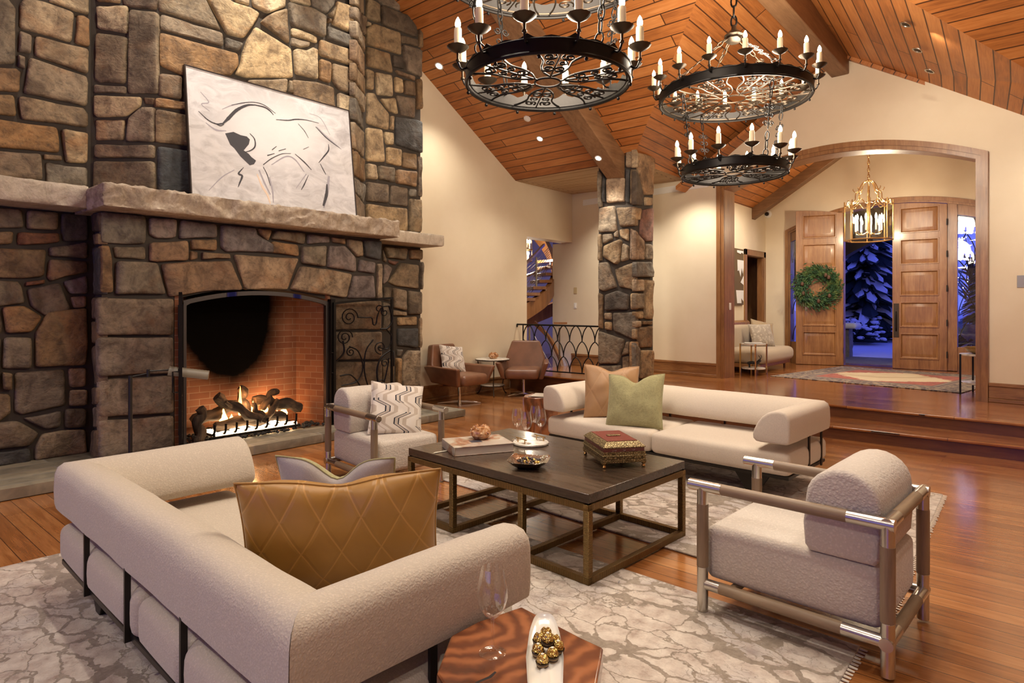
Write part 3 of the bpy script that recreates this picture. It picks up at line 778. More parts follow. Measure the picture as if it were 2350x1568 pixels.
# stone outlines of the chimney and the column, measured on the photograph, face by face
STONES = {
 'UL': [('g', [(-42,-11),(17,-11),(39,17),(38,147),(-42,147)]), ('T', [(45,4),(59,-11),(107,0),(175,27),(168,97),(46,63)]), ('L', [(111,0),(118,-17),(209,-17),(209,32),(177,24)]), ('O', [(178,31),(194,32),(208,42),(208,108),(173,97)]), ('B', [(45,66),(77,77),(75,122),(44,118)]), ('t', [(81,79),(206,111),(206,170),(81,126)]), ('B', [(42,122),(60,128),(60,160),(42,153)]), ('t', [(67,128),(202,174),(206,194),(204,244),(55,212),(63,157)]), ('O', [(-42,150),(42,154),(52,163),(49,212),(-42,206)]), ('B', [(-42,211),(36,215),(42,267),(-42,260)]), ('t', [(42,218),(196,247),(206,261),(206,293),(48,272)]), ('O', [(-42,265),(135,291),(142,351),(-42,334)]), ('T', [(143,293),(206,303),(204,376),(153,373),(146,331)]), ('B', [(-42,341),(98,352),(102,414),(-42,407)]), ('B', [(100,352),(145,356),(146,368),(101,365)]), ('g', [(105,369),(157,378),(205,383),(206,432),(108,424)])],
 'UCH': [('T', [(213,-17),(274,-17),(274,4),(216,1)]), ('B', [(276,-17),(361,-17),(358,20),(296,15),(276,6)]), ('L', [(216,11),(292,8),(291,77),(218,63)]), ('g', [(215,70),(291,81),(286,191),(222,188),(210,180),(213,118)]), ('g', [(295,18),(362,25),(361,215),(289,213),(291,84)]), ('t', [(210,191),(287,196),(286,212),(209,211)]), ('L', [(209,215),(323,220),(321,240),(286,267),(216,268),(209,261)]), ('B', [(324,219),(354,222),(351,239),(326,237)]), ('t', [(323,241),(355,243),(354,326),(285,324),(288,268)]), ('T', [(211,271),(284,271),(282,321),(212,321)]), ('t', [(212,330),(355,331),(354,362),(212,361)]), ('g', [(209,368),(355,369),(356,438),(208,432)])],
 'UC': [('g', [(365,-12),(472,-12),(478,0),(512,70),(365,22)]), ('t', [(369,29),(515,74),(518,106),(369,64)]), ('g', [(518,81),(564,97),(555,116),(518,107)]), ('L', [(475,-12),(516,-12),(535,2),(579,15),(602,28),(593,46),(565,88),(524,78),(484,9)]), ('T', [(538,-12),(577,-12),(577,12),(544,2)]), ('L', [(581,-12),(660,-12),(661,14),(619,31),(582,12)]), ('t', [(662,17),(668,101),(599,49),(614,34),(631,25)]), ('L', [(590,57),(673,109),(678,178),(570,178),(541,170),(554,146),(559,115),(570,87)]), ('o', [(368,70),(550,121),(553,147),(536,173),(420,173),(368,147)]), ('B', [(366,164),(421,173),(421,230),(365,218)]), ('t', [(567,182),(663,179),(663,213),(579,214)]), ('g', [(666,181),(674,182),(677,214),(665,211)]), ('g', [(664,2),(720,16),(752,35),(751,86),(670,57),(665,15)]), ('L', [(665,-11),(714,-11),(718,14),(671,2)]), ('g', [(715,-11),(775,-11),(772,9),(755,31),(721,16),(717,9)]), ('g', [(775,9),(772,25),(766,41),(756,31)]), ('T', [(776,-2),(816,14),(815,77),(764,54),(770,26),(773,12)]), ('B', [(753,38),(763,44),(763,54),(753,51)]), ('g', [(753,57),(813,81),(812,110),(753,86)]), ('L', [(671,61),(733,83),(733,98),(671,81)]), ('t', [(671,83),(717,95),(715,104),(697,110),(669,101)]), ('T', [(736,87),(814,113),(815,151),(735,125)]), ('L', [(676,110),(704,113),(720,107),(732,113),(733,183),(680,169)]), ('o', [(736,132),(763,141),(762,191),(735,182)]), ('t', [(766,142),(816,155),(816,218),(778,204),(764,181)]), ('B', [(671,181),(730,185),(772,199),(775,248),(675,230)]), ('L', [(778,210),(815,221),(815,277),(778,269)]), ('B', [(779,276),(817,280),(817,340),(786,338)]), ('T', [(786,342),(815,342),(815,353),(786,352)]), ('T', [(786,356),(815,356),(815,434),(786,430)]), ('B', [(786,436),(816,439),(817,498),(786,496)]), ('O', [(358,222),(480,238),(480,258),(358,243)]), ('B', [(358,247),(560,288),(560,350),(358,325)]), ('d', [(363,333),(560,360),(560,460),(364,440)]), ('B', [(570,290),(770,320),(770,400),(570,380)]), ('g', [(570,390),(770,410),(770,490),(570,470)])],
 'URC': [('t', [(818,-28),(840,-6),(840,36),(818,10)]), ('B', [(818,14),(840,40),(840,83),(818,41)]), ('t', [(818,45),(840,87),(840,122),(818,84)]), ('o', [(818,88),(840,126),(840,178),(818,137)]), ('B', [(818,141),(840,182),(840,220),(818,183)]), ('t', [(818,187),(840,224),(840,260),(818,218)]), ('g', [(818,222),(840,264),(840,299),(818,274)]), ('t', [(818,278),(840,303),(840,362),(818,341)]), ('B', [(818,345),(840,366),(840,419),(818,402)]), ('g', [(818,406),(840,423),(840,466),(818,437)]), ('B', [(818,441),(840,470),(840,503),(818,498)])],
 'UR': [('g', [(844,-9),(865,0),(876,8),(876,54),(843,40)]), ('B', [(867,-9),(922,-9),(922,24),(879,8)]), ('B', [(931,-9),(937,0),(963,34),(928,25)]), ('d', [(877,9),(962,40),(962,86),(879,56)]), ('T', [(842,46),(856,52),(855,61),(842,57)]), ('t', [(858,52),(923,74),(926,126),(842,101),(842,63)]), ('d', [(923,77),(963,90),(964,107),(923,97)]), ('t', [(843,104),(900,121),(907,167),(844,150)]), ('d', [(903,123),(928,129),(931,159),(905,153)]), ('B', [(926,100),(972,113),(972,178),(933,161)]), ('t', [(842,155),(861,161),(861,208),(842,202)]), ('L', [(864,162),(905,170),(908,221),(868,218),(865,184)]), ('L', [(908,173),(928,179),(929,214),(910,211)]), ('o', [(910,159),(956,176),(956,185),(916,170)]), ('B', [(930,181),(956,187),(957,221),(931,216)]), ('B', [(958,178),(972,179),(972,251),(959,251)]), ('B', [(963,41),(974,51),(974,110),(964,107)]), ('t', [(844,210),(862,211),(869,225),(898,262),(897,299),(844,283)]), ('L', [(875,225),(910,222),(918,262),(896,256)]), ('B', [(912,216),(957,223),(957,272),(924,264)]), ('T', [(900,263),(908,264),(906,300),(898,296)]), ('d', [(910,265),(958,273),(972,278),(973,352),(953,347),(910,331)]), ('T', [(843,290),(880,296),(887,373),(843,370)]), ('L', [(883,300),(908,303),(908,333),(889,331)]), ('T', [(890,335),(925,342),(924,383),(890,374)]), ('B', [(927,347),(960,352),(960,391),(926,384)]), ('T', [(843,373),(867,377),(869,413),(843,411)]), ('g', [(871,378),(909,384),(909,420),(871,411)]), ('O', [(911,387),(960,393),(959,430),(911,420)]), ('B', [(843,415),(896,423),(895,466),(843,462)]), ('B', [(900,423),(940,430),(940,475),(897,469)]), ('g', [(941,431),(960,433),(960,453),(942,451)]), ('t', [(843,466),(889,473),(939,478),(939,531),(843,521)]), ('g', [(943,454),(972,457),(971,534),(941,532)]), ('B', [(963,356),(973,358),(972,453),(963,450)])],
 'LL': [('B', [(-31,471),(55,479),(59,524),(-31,525)]), ('g', [(61,480),(139,486),(137,529),(61,526)]), ('d', [(141,487),(206,491),(206,553),(147,556),(139,522)]), ('o', [(-31,528),(35,530),(33,561),(-31,562)]), ('R', [(40,531),(139,534),(142,555),(106,562),(40,562)]), ('B', [(-31,567),(110,571),(106,635),(51,641),(-31,637)]), ('B', [(112,567),(206,554),(206,595),(143,590),(114,587)]), ('o', [(114,593),(204,599),(206,624),(159,634),(118,646),(108,636)]), ('R', [(59,647),(106,641),(106,651),(59,657)]), ('g', [(-31,640),(45,644),(55,660),(61,697),(-31,709)]), ('B', [(62,662),(139,647),(168,711),(106,728),(71,703)]), ('p', [(145,646),(204,630),(206,675),(161,676)]), ('t', [(162,679),(203,678),(203,707),(170,710)]), ('O', [(4,703),(59,699),(102,728),(76,764),(14,767)]), ('B', [(110,713),(204,705),(206,791),(200,840),(82,845),(82,762)]), ('d', [(-31,701),(0,709),(10,744),(6,767),(-31,769)]), ('g', [(9,772),(77,773),(77,848),(4,849)]), ('g', [(-31,772),(4,773),(0,899),(-31,897)]), ('B', [(6,854),(31,855),(30,898),(8,897)]), ('B', [(34,854),(151,847),(155,871),(154,932),(51,954),(35,946)]), ('o', [(157,844),(203,842),(202,890),(161,892)]), ('t', [(161,895),(206,893),(206,932),(159,935)]), ('B', [(-31,903),(27,903),(30,950),(0,971),(-31,975)]), ('B', [(53,961),(145,942),(144,981),(108,989),(82,977)]), ('d', [(149,938),(202,937),(201,983),(149,985)]), ('B', [(-31,973),(43,964),(95,995),(73,1026),(-31,1038)]), ('t', [(96,997),(143,987),(200,985),(204,1042),(80,1060),(80,1030)]), ('d', [(-31,1042),(73,1028),(76,1064),(-31,1075)]), ('B', [(82,1064),(206,1046),(206,1075),(82,1075)])],
 'LRET': [('d', [(208,486),(221,485),(221,532),(208,533)]), ('B', [(208,536),(221,535),(221,561),(208,562)]), ('d', [(208,565),(221,564),(221,678),(208,679)]), ('B', [(208,682),(221,681),(221,733),(208,734)]), ('B', [(208,737),(221,736),(221,788),(208,789)]), ('B', [(208,792),(221,791),(221,885),(208,886)]), ('B', [(208,889),(221,888),(221,930),(208,931)]), ('t', [(208,934),(221,933),(221,983),(208,984)]), ('B', [(208,987),(221,986),(221,1058),(208,1059)])],
 'LC': [('g', [(232,483),(339,494),(339,560),(300,562),(233,558)]), ('o', [(232,562),(252,561),(261,592),(263,673),(232,674)]), ('g', [(261,565),(339,564),(339,597),(265,592)]), ('p', [(343,498),(409,502),(408,544),(397,549),(361,548),(343,537)]), ('p', [(414,503),(502,514),(502,546),(413,548)]), ('O', [(345,555),(434,551),(437,598),(364,602),(345,599)]), ('o', [(439,549),(502,548),(502,576),(439,573)]), ('O', [(439,574),(459,576),(459,595),(439,598)]), ('B', [(465,578),(532,582),(534,593),(465,595)]), ('p', [(507,515),(591,522),(595,537),(633,562),(633,580),(522,578),(509,567)]), ('g', [(267,598),(339,599),(366,603),(385,676),(266,677)]), ('o', [(371,605),(438,599),(534,598),(562,666),(495,668),(388,683)]), ('K', [(538,583),(690,592),(664,666),(566,666)]), ('k', [(224,683),(403,685),(403,770),(224,771)]), ('k', [(224,774),(403,773),(403,858),(225,866)]), ('k', [(226,871),(403,861),(403,949),(227,961)]), ('k', [(227,966),(403,953),(403,1032),(227,1055)]), ('k', [(765,692),(880,690),(880,757),(765,758)]), ('t', [(765,762),(880,761),(880,826),(765,827)]), ('k', [(765,830),(880,829),(880,897),(765,900)]), ('t', [(765,904),(880,901),(880,955),(765,970)]), ('O', [(594,523),(628,527),(619,555),(600,539)]), ('g', [(635,528),(705,535),(703,561),(626,548),(626,543)]), ('O', [(625,552),(689,561),(691,589),(623,580)]), ('p', [(708,536),(761,542),(762,557),(709,561)]), ('g', [(694,564),(753,563),(751,613),(694,605)]), ('o', [(764,543),(797,547),(798,561),(766,557)]), ('p', [(756,562),(796,563),(821,593),(821,625),(753,614)]), ('t', [(800,547),(834,552),(837,589),(823,591),(800,563)]), ('d', [(836,550),(878,552),(878,598),(839,589)]), ('p', [(827,593),(866,602),(864,629),(824,623)]), ('T', [(691,610),(750,616),(811,629),(798,684),(709,672),(668,664)]), ('p', [(814,631),(864,632),(866,686),(800,685)]), ('T', [(870,604),(880,604),(879,688),(868,687)])],
 'LR': [('g', [(884,565),(939,570),(935,597),(892,592)]), ('B', [(943,571),(972,572),(972,597),(943,595)]), ('g', [(882,570),(891,597),(890,603),(882,600)]), ('R', [(894,595),(920,600),(909,611),(895,602)]), ('g', [(922,601),(964,608),(965,664),(912,657),(894,648)]), ('g', [(968,600),(973,600),(972,666),(968,666)]), ('p', [(882,605),(891,605),(905,614),(892,648),(882,654)]), ('g', [(882,657),(902,659),(899,693),(882,688)]), ('t', [(904,659),(936,666),(936,714),(904,707)]), ('g', [(939,666),(972,669),(971,722),(939,723)]), ('g', [(882,691),(901,697),(901,761),(882,761)]), ('t', [(904,711),(936,717),(936,725),(904,724)]), ('T', [(915,728),(962,726),(962,747),(915,748)]), ('d', [(914,753),(963,753),(963,800),(915,794)]), ('g', [(912,801),(930,802),(924,818),(914,819)]), ('t', [(926,821),(939,802),(969,804),(968,888),(930,889),(924,870)]), ('o', [(912,821),(923,821),(923,888),(912,888)]), ('B', [(930,891),(955,891),(954,921),(930,921)]), ('T', [(957,890),(971,889),(971,922),(956,921)]), ('T', [(965,732),(972,727),(971,800),(965,798)]), ('B', [(881,824),(909,824),(909,890),(881,890)]), ('B', [(881,893),(926,893),(926,924),(881,924)])],
 'KL': [('g', [(1369.8,390.0),(1379.3,395.7),(1379.3,476.1),(1370.5,476.1)]), ('d', [(1381.2,397.6),(1387.0,411.0),(1387.0,464.6),(1381.2,464.6)]), ('K', [(1388.1,409.1),(1431.8,406.4),(1431.0,462.7),(1388.9,466.5)]), ('T', [(1433.7,335.2),(1458.6,335.2),(1458.6,384.2),(1433.3,385.0)]), ('d', [(1433.7,386.1),(1441.7,387.3),(1440.6,464.6),(1432.9,464.6)]), ('g', [(1443.3,386.5),(1459.3,387.3),(1459.3,471.5),(1443.3,468.4)]), ('t', [(1371.7,476.1),(1408.0,470.3),(1413.8,529.7),(1402.3,532.7),(1371.7,533.5)]), ('B', [(1411.9,476.1),(1458.6,473.0),(1458.6,518.2),(1421.4,522.0)]), ('t', [(1379.3,537.3),(1402.3,535.4),(1404.2,548.8),(1380.5,560.3)]), ('t', [(1405.0,534.3),(1415.7,526.6),(1416.5,545.0),(1406.1,545.0)]), ('T', [(1417.6,526.6),(1440.6,522.8),(1440.6,554.5),(1420.3,545.0)]), ('t', [(1370.5,535.4),(1378.2,537.3),(1378.2,598.6),(1370.5,598.6)]), ('t', [(1382.0,564.1),(1421.4,548.0),(1425.3,552.6),(1420.3,600.5),(1411.9,608.1),(1381.2,590.9)]), ('T', [(1426.4,556.5),(1441.7,564.1),(1440.6,596.7),(1421.4,602.4)]), ('t', [(1370.5,602.4),(1392.7,600.5),(1413.8,659.8),(1383.2,669.4),(1370.5,663.6)]), ('t', [(1406.1,617.7),(1455.9,600.5),(1458.6,667.5),(1417.6,659.8)]), ('B', [(1370.5,671.3),(1381.2,675.1),(1380.5,755.5),(1370.5,753.6)]), ('d', [(1385.1,677.0),(1415.7,665.6),(1441.7,677.0),(1440.6,711.5),(1385.1,713.4)]), ('o', [(1443.6,522.0),(1459.3,530.4),(1459.3,596.7),(1443.3,596.7)]), ('T', [(1444.4,673.2),(1459.3,671.3),(1459.3,711.5),(1444.4,711.5)]), ('t', [(1383.2,717.2),(1401.1,717.2),(1401.1,734.4),(1383.2,734.4)]), ('t', [(1384.3,738.3),(1401.1,738.3),(1401.1,759.3),(1384.3,757.4)]), ('g', [(1403.4,717.2),(1459.3,715.3),(1458.6,778.5),(1446.3,778.5),(1403.4,759.3)]), ('g', [(1370.5,759.3),(1431.0,778.5),(1429.1,797.6),(1415.7,835.9),(1370.5,835.9)]), ('B', [(1434.8,784.2),(1441.7,783.1),(1441.7,812.9),(1423.3,818.7)]), ('o', [(1443.3,783.1),(1459.3,783.1),(1459.3,858.9),(1443.3,858.9)]), ('g', [(1370.5,839.7),(1423.3,837.8),(1420.3,874.2),(1370.5,874.2)]), ('B', [(1425.3,818.7),(1441.7,816.0),(1441.7,866.5),(1425.3,866.5)]), ('B', [(1370.5,876.1),(1459.3,874.2),(1459.3,897.1),(1370.5,893.3)])],
 'KR': [('O', [(1467.4,349.8),(1503.0,359.3),(1501.8,447.4),(1482.7,447.4),(1467.4,391.9)]), ('T', [(1460.9,338.3),(1465.5,347.8),(1465.5,386.1),(1460.9,384.2)]), ('d', [(1461.6,390.0),(1466.2,393.8),(1480.8,449.3),(1478.9,472.2),(1460.9,470.3)]), ('T', [(1484.6,451.2),(1501.8,453.1),(1499.9,472.2),(1485.4,472.2)]), ('T', [(1460.9,476.1),(1476.9,478.0),(1473.1,506.7),(1460.9,502.9)]), ('R', [(1480.0,479.9),(1503.0,476.1),(1503.0,554.5),(1484.6,554.5),(1473.9,541.1),(1475.0,514.4)]), ('o', [(1461.6,525.8),(1480.8,552.6),(1482.7,596.7),(1461.6,596.7)]), ('t', [(1484.6,558.4),(1503.0,560.3),(1503.0,596.7),(1485.4,596.7)]), ('g', [(1461.6,600.5),(1498.0,600.5),(1503.7,625.4),(1503.0,636.8),(1461.6,636.1)]), ('T', [(1461.6,640.7),(1480.8,640.7),(1480.8,669.4),(1461.6,669.4)]), ('T', [(1484.6,640.7),(1503.7,642.6),(1501.8,734.4),(1483.8,732.5)]), ('g', [(1460.9,673.2),(1480.8,672.1),(1480.8,709.6),(1460.9,709.6)]), ('T', [(1460.9,715.3),(1480.0,713.4),(1480.0,732.5),(1463.5,732.5)]), ('t', [(1461.6,736.4),(1473.9,736.4),(1473.1,751.7),(1461.6,751.7)]), ('B', [(1477.7,737.1),(1501.8,737.1),(1499.9,745.9),(1477.7,744.8)]), ('B', [(1468.5,751.7),(1502.2,747.8),(1501.4,797.6),(1473.1,799.5),(1468.5,782.3)]), ('t', [(1460.9,755.5),(1467.4,753.6),(1465.5,780.4),(1460.9,778.5)]), ('t', [(1473.1,803.3),(1503.0,803.3),(1501.8,866.5),(1473.1,870.3)]), ('g', [(1460.9,784.2),(1471.2,797.6),(1471.2,866.5),(1460.9,868.4)])],
}
SC = dict(g=(.19, .165, .125), T=(.35, .275, .175), L=(.46, .385, .255), O=(.29, .185, .095), o=(.255, .175, .105), B=(.19, .142, .092), t=(.265, .21, .14), d=(.085, .078, .070), R=(.21, .105, .065), p=(.205, .175, .165), K=(.36, .29, .21), k=(.25, .205, .15))
_sr = random.Random(3)


def stone_mesh(mb_cols, mb, poly, o, u, v, n, col, rough, gap=.007, seg=.07):
    """one fieldstone: polygon (2D) in plane (o; u, v), face standing along n"""
    k = len(poly)
    ar = sum(poly[i][0] * poly[(i + 1) % k][1] - poly[(i + 1) % k][0] * poly[i][1] for i in range(k))
    if ar < 0: poly = poly[::-1]
    cx = sum(p[0] for p in poly) / k; cy = sum(p[1] for p in poly) / k
    size = math.sqrt(abs(ar) / 2)
    ring = []
    for i in range(k):
        a, b, c = Vector(poly[i - 1]), Vector(poly[i]), Vector(poly[(i + 1) % k])
        la, lc = (a - b), (c - b)
        rr = min(.03, .22 * min(la.length, lc.length))
        pa = b + la.normalized() * rr; pc = b + lc.normalized() * rr
        ring += [pa, (pa + pc) * .25 + b * .5, pc]
    pts = []
    for i in range(len(ring)):
        a, b = ring[i], ring[(i + 1) % len(ring)]
        m = max(1, int((b - a).length / seg))
        for j in range(m): pts.append(a + (b - a) * (j / m))
    seed = Vector((_sr.uniform(0, 99), _sr.uniform(0, 99), _sr.uniform(0, 99)))
    N = len(pts); c = Vector((cx, cy))
    sh = []
    for p in pts:
        w = noise.noise(Vector((p.x * 9, p.y * 9, 0)) + seed)
        d = (c - p); L = d.length
        sh.append(p + d / L * (gap + .006 * (w + .3)) if L > 1e-6 else p)
    tilt = (_sr.uniform(-.03, .03), _sr.uniform(-.03, .03)); lift = _sr.uniform(-.012, .012)
    rs_ = max(.05, size * .5); fr = [0., min(.05, .009 / rs_), min(.11, .022 / rs_), .26, .46, .70]
    def H(p, t):
        e = min(1, t * rs_ / .022)
        h = -.020 * (1 - e) ** 2
        q = Vector((p.x, p.y, 0))
        r = noise.fractal(q * 5 + seed, 1., 2.1, 5) * rough + noise.noise(q * 2.2 + seed) * rough * .8
        # chipped ledges
        r += rough * .7 * (math.floor(2.5 * noise.noise(q * 3.1 + seed * 1.7)) / 2.5)
        return h + r * (.5 + .5 * e) + lift + tilt[0] * (p.x - c.x) + tilt[1] * (p.y - c.y)
    base = len(mb.v); o, u, v, n = Vector(o), Vector(u), Vector(v), Vector(n)
    vs = [o + u * p.x + v * p.y - n * .085 for p in sh]
    for t in fr:
        for p in sh:
            q = p + (c - p) * t; vs.append(o + u * q.x + v * q.y + n * H(q, t))
    vs.append(o + u * c.x + v * c.y + n * H(c, 1))
    fs = []
    for r in range(len(fr)):
        for i in range(N):
            j = (i + 1) % N; fs.append((r * N + i, r * N + j, (r + 1) * N + j, (r + 1) * N + i))
    e = len(fr) * N
    for i in range(N): fs.append((e + i, e + (i + 1) % N, len(vs) - 1))
    mb.add(vs, fs, 0); mb_cols.append((base, base + len(vs), col))


def stones_on(mb, cols, face, p, n, rough=None, gap=.007):
    n = Vector(n).normalized(); u = Vector((0, 0, 1)).cross(n).normalized(); v = Vector((0, 0, 1)); p = Vector(p)
    for c, pts in STONES[face]:
        q = [onp(x, y, p, n) - p for x, y in pts]
        b = SC[c]; j = _sr.uniform(.86, 1.14); w = _sr.uniform(-.02, .02)
        col = (max(.02, (b[0] + w) * j), max(.02, b[1] * j), max(.02, (b[2] - w) * j))
        r = rough or _sr.choice((.010, .016, .024, .013))
        if c == 'k': r = .007
        stone_mesh(cols, mb, [(a.dot(u), a.z) for a in q], p - n * .004, u, v, n, col, r, gap)


def stone_build(mb, cols, name, mats, parent=None, w=False):
    # colours go by vertex order, so no welding
    o = mb.build(name, mats, parent, smooth=50, weld=0, w=w)
    a = o.data.color_attributes.new('Col', 'FLOAT_COLOR', 'POINT')
    buf = [0.05, .045, .04, 1.] * len(o.data.vertices)
    for b0, b1, c in cols:
        for i in range(b0, min(b1, len(o.data.vertices))): buf[i * 4:i * 4 + 4] = [*c, 1.]
    a.data.foreach_set('color', buf)
    return o


# ================================================================ FIREPLACE
XL, XC, XU = -7.03, -6.55, -6.59
HZ = .10
FP = thing('fireplace', 'tall fieldstone fireplace with a limestone mantel and an arched firebox', 'fireplace', (-6.8, 3.4, 0))
mb = MB(); cols = []
stones_on(mb, cols, 'UL', (XL, 1.9, 0), (1, 0, 0)); stones_on(mb, cols, 'UR', (XL, 5.2, 0), (1, 0, 0))
stones_on(mb, cols, 'UCH', (XL, 1.942, 0), (1, -1, 0)); stones_on(mb, cols, 'UC', (XU, 3, 0), (1, 0, 0))
stones_on(mb, cols, 'URC', (XL, 5.147, 0), (1, .98, 0))
stones_on(mb, cols, 'LL', (XL, 1.9, 0), (1, 0, 0)); stones_on(mb, cols, 'LR', (XL, 5.2, 0), (1, 0, 0))
stones_on(mb, cols, 'LC', (XC, 3, 0), (1, 0, 0)); stones_on(mb, cols, 'LRET', (XL, 1.935, 0), (-.174, -.985, 0))
# masonry core behind the stones (mortar), open at the firebox
g = .055
OY0, OY1 = 2.58, 4.255
def oz(y): return 1.565 + .115 * (1 - ((y - 3.42) / .84) ** 2)


TOPZ = lambda y: min(8., 3.869 + .6074 * (8.926 - y)) + .02
core = [(XL - g, .2, -.9), (XL - g, 1.93, 0)]
def cpr(poly, z0, z1): mb.prism(poly, (0, 0, z1 - z0), (0, 0, z0), (1, 0, 0), (0, 1, 0), mi=1)


def cpy(y0, y1, x0, x1, z0):   # block whose top follows the roof
    mb.prism([(y0, z0), (y1, z0), (y1, TOPZ(y1)), (y0, TOPZ(y0))], (x1 - x0, 0, 0), (x0, 0, 0), (0, 1, 0), (0, 0, 1), mi=1)


cpy(.9, 6.15, -7.62, XL - g, 2.4)
mb.prism([(XL - g, 1.95), (XU - g, 2.39), (XU - g, 4.70), (XL - g, 5.13)], (0, 0, 3.6), (0, 0, 2.45), (1, 0, 0), (0, 1, 0), mi=1)
cpr([(-7.62, .9), (XL - g, .9), (XL - g, 2.2), (-7.62, 2.2)], 0, 2.4); cpr([(-7.62, 4.7), (XL - g, 4.7), (XL - g, 6.15), (-7.62, 6.15)], 0, 2.4)
cpr([(XL - .1, 1.99), (XC - g, 1.905), (XC - g, OY0), (XL - .1, OY0)], 0, 2.4); cpr([(XL - .1, OY1), (XC - g, OY1), (XC - g, 5.045), (XL - .1, 5.045)], 0, 2.4)
ny = 14
for i in range(ny):
    a, b = OY0 + (OY1 - OY0) * i / ny, OY0 + (OY1 - OY0) * (i + 1) / ny
    mb.prism([(a, oz(a) + .03), (b, oz(b) + .03), (b, 2.4), (a, 2.4)], (.9, 0, 0), (XC - g - .9, 0, 0), (0, 1, 0), (0, 0, 1), mi=1)
stone_build(mb, cols, 'stone_facing', [M['stone'], M['mortar']], FP, w=True)


# rough-cut limestone mantel: a long central slab and two returns
def rough_slab(lo, hi, amp, cell, seed=0):
    m = MB(); lo, hi = Vector(lo), Vector(hi)
    def grid(o, du, dv, lu, lv):
        nu, nv = max(2, int(lu / cell)), max(2, int(lv / cell))
        vs = [Vector(o) + Vector(du) * (lu * i / nu) + Vector(dv) * (lv * j / nv) for j in range(nv + 1) for i in range(nu + 1)]
        m.add(vs, [(j * (nu + 1) + i, j * (nu + 1) + i + 1, (j + 1) * (nu + 1) + i + 1, (j + 1) * (nu + 1) + i) for j in range(nv) for i in range(nu)])
    dx, dy, dz = hi - lo
    grid(lo, (1, 0, 0), (0, 1, 0), dx, dy); grid((lo.x, lo.y, hi.z), (1, 0, 0), (0, 1, 0), dx, dy)
    grid(lo, (0, 1, 0), (0, 0, 1), dy, dz); grid((hi.x, lo.y, lo.z), (0, 1, 0), (0, 0, 1), dy, dz)
    grid(lo, (1, 0, 0), (0, 0, 1), dx, dz); grid((lo.x, hi.y, lo.z), (1, 0, 0), (0, 0, 1), dx, dz)
    c = (lo + hi) / 2; h = (hi - lo) / 2; s = Vector((seed, seed * 2.3, 0))
    for i, p in enumerate(m.v):
        if abs(p.x - lo.x) < 1e-4: continue
        q = (p - c); r = .022
        ex = [max(0, abs(q[k]) - (h[k] - r)) for k in range(3)]
        L = math.sqrt(sum(e * e for e in ex))
        if L > r:
            for k in range(3):
                if ex[k] > 0: q[k] = math.copysign(h[k] - r + ex[k] * r / L, q[k])
        p2 = c + q
        top = p.z > hi.z - 1e-4 and p.x < hi.x - .06
        a = amp * (.12 if top or p.z < lo.z + 1e-4 else 1)
        sc = Vector((p.x * 6, p.y * 6, p.z * 9))
        d = -abs(noise.noise(sc + s)) * 1.3 - .8 * abs(noise.noise(sc * 2.3 + s)) + .35
        w = Vector((1, 0, 0)) if abs(p.x - hi.x) < 1e-4 else (Vector((0, math.copysign(1, q.y), 0)) if abs(abs(p.y - c.y) - h.y) < 1e-4 else Vector((0, 0, math.copysign(1, q.z))))
        m.v[i] = p2 + w * (d * a)
    return m


rough_slab((XC - .5, 1.81, 2.385), (-6.24, 5.09, 2.595), .042, .022, 3).build('mantel', M['mantel'], FP, smooth=60, weld=1e-4, w=True)
rough_slab((XL - .3, -.2, 2.405), (-6.68, 1.83, 2.615), .014, .03, 9).build('mantel_return', M['mantel2'], FP, smooth=60, weld=1e-4, w=True)
rough_slab((XL - .3, 5.0, 2.385), (-6.68, 6.26, 2.55), .008, .03, 5).build('mantel_return', M['mantel2'], FP, smooth=60, weld=1e-4, w=True)
# raised flagstone hearth
rough_slab((XL - .2, -1.5, 0.0), (-6.13, 6.15, HZ), .012, .05, 4).build('hearth', M['flag'], FP, smooth=50, weld=1e-4, w=True)
# firebox of brick with splayed sides
bx = MB(); BX = -7.02
a0, a1 = (XC - .03, OY0 + .01), (XC - .03, OY1 - .01); b0, b1 = (BX, 2.72), (BX, 4.10)
for (x0, y0), (x1, y1) in ((a0, b0), (b0, b1), (b1, a1)):
    dx, dy = x1 - x0, y1 - y0; L = math.hypot(dx, dy)
    nn = Vector((-dy / L, dx / L, 0)) * .06
    if nn.dot(Vector((x0 - (-6.9), y0 - 3.42, 0))) < 0: nn = -nn
    bx.prism([(0, 0), (L, 0), (L, 1.75), (0, 1.75)], nn, (x0, y0, HZ), (dx / L, dy / L, 0), (0, 0, 1))
bx.box((BX - .05, 2.5, HZ - .06), (XC - .06, 4.3, HZ + .005)); bx.box((BX - .05, 2.5, 1.76), (XC - .12, 4.3, 1.84))
bx.build('firebox', M['brick'], FP, smooth=0, w=True)
# black iron edge of the opening
fr = MB(); n = 20; P = [(OY0 + .0, HZ), (OY0 + .0, oz(OY0))] + [(OY0 + (OY1 - OY0) * i / n, oz(OY0 + (OY1 - OY0) * i / n)) for i in range(1, n)] + [(OY1, oz(OY1)), (OY1, HZ)]
for (ya, za), (yb, zb) in zip(P[:-1], P[1:]):
    k = .045
    def ins_(y, z): return (min(max(y, OY0 + k), OY1 - k), z - k if z > 1.0 else z)
    (yc, zc), (yd, zd) = ins_(ya, za), ins_(yb, zb)
    fr.prism([(ya, za), (yb, zb), (yd, zd), (yc, zc)], (.05, 0, 0), (XC - .045, 0, 0), (0, 1, 0), (0, 0, 1))
fr.build('opening_frame', plain('dark_steel', (.10, .095, .10), .35, .9), FP, smooth=30, w=True)


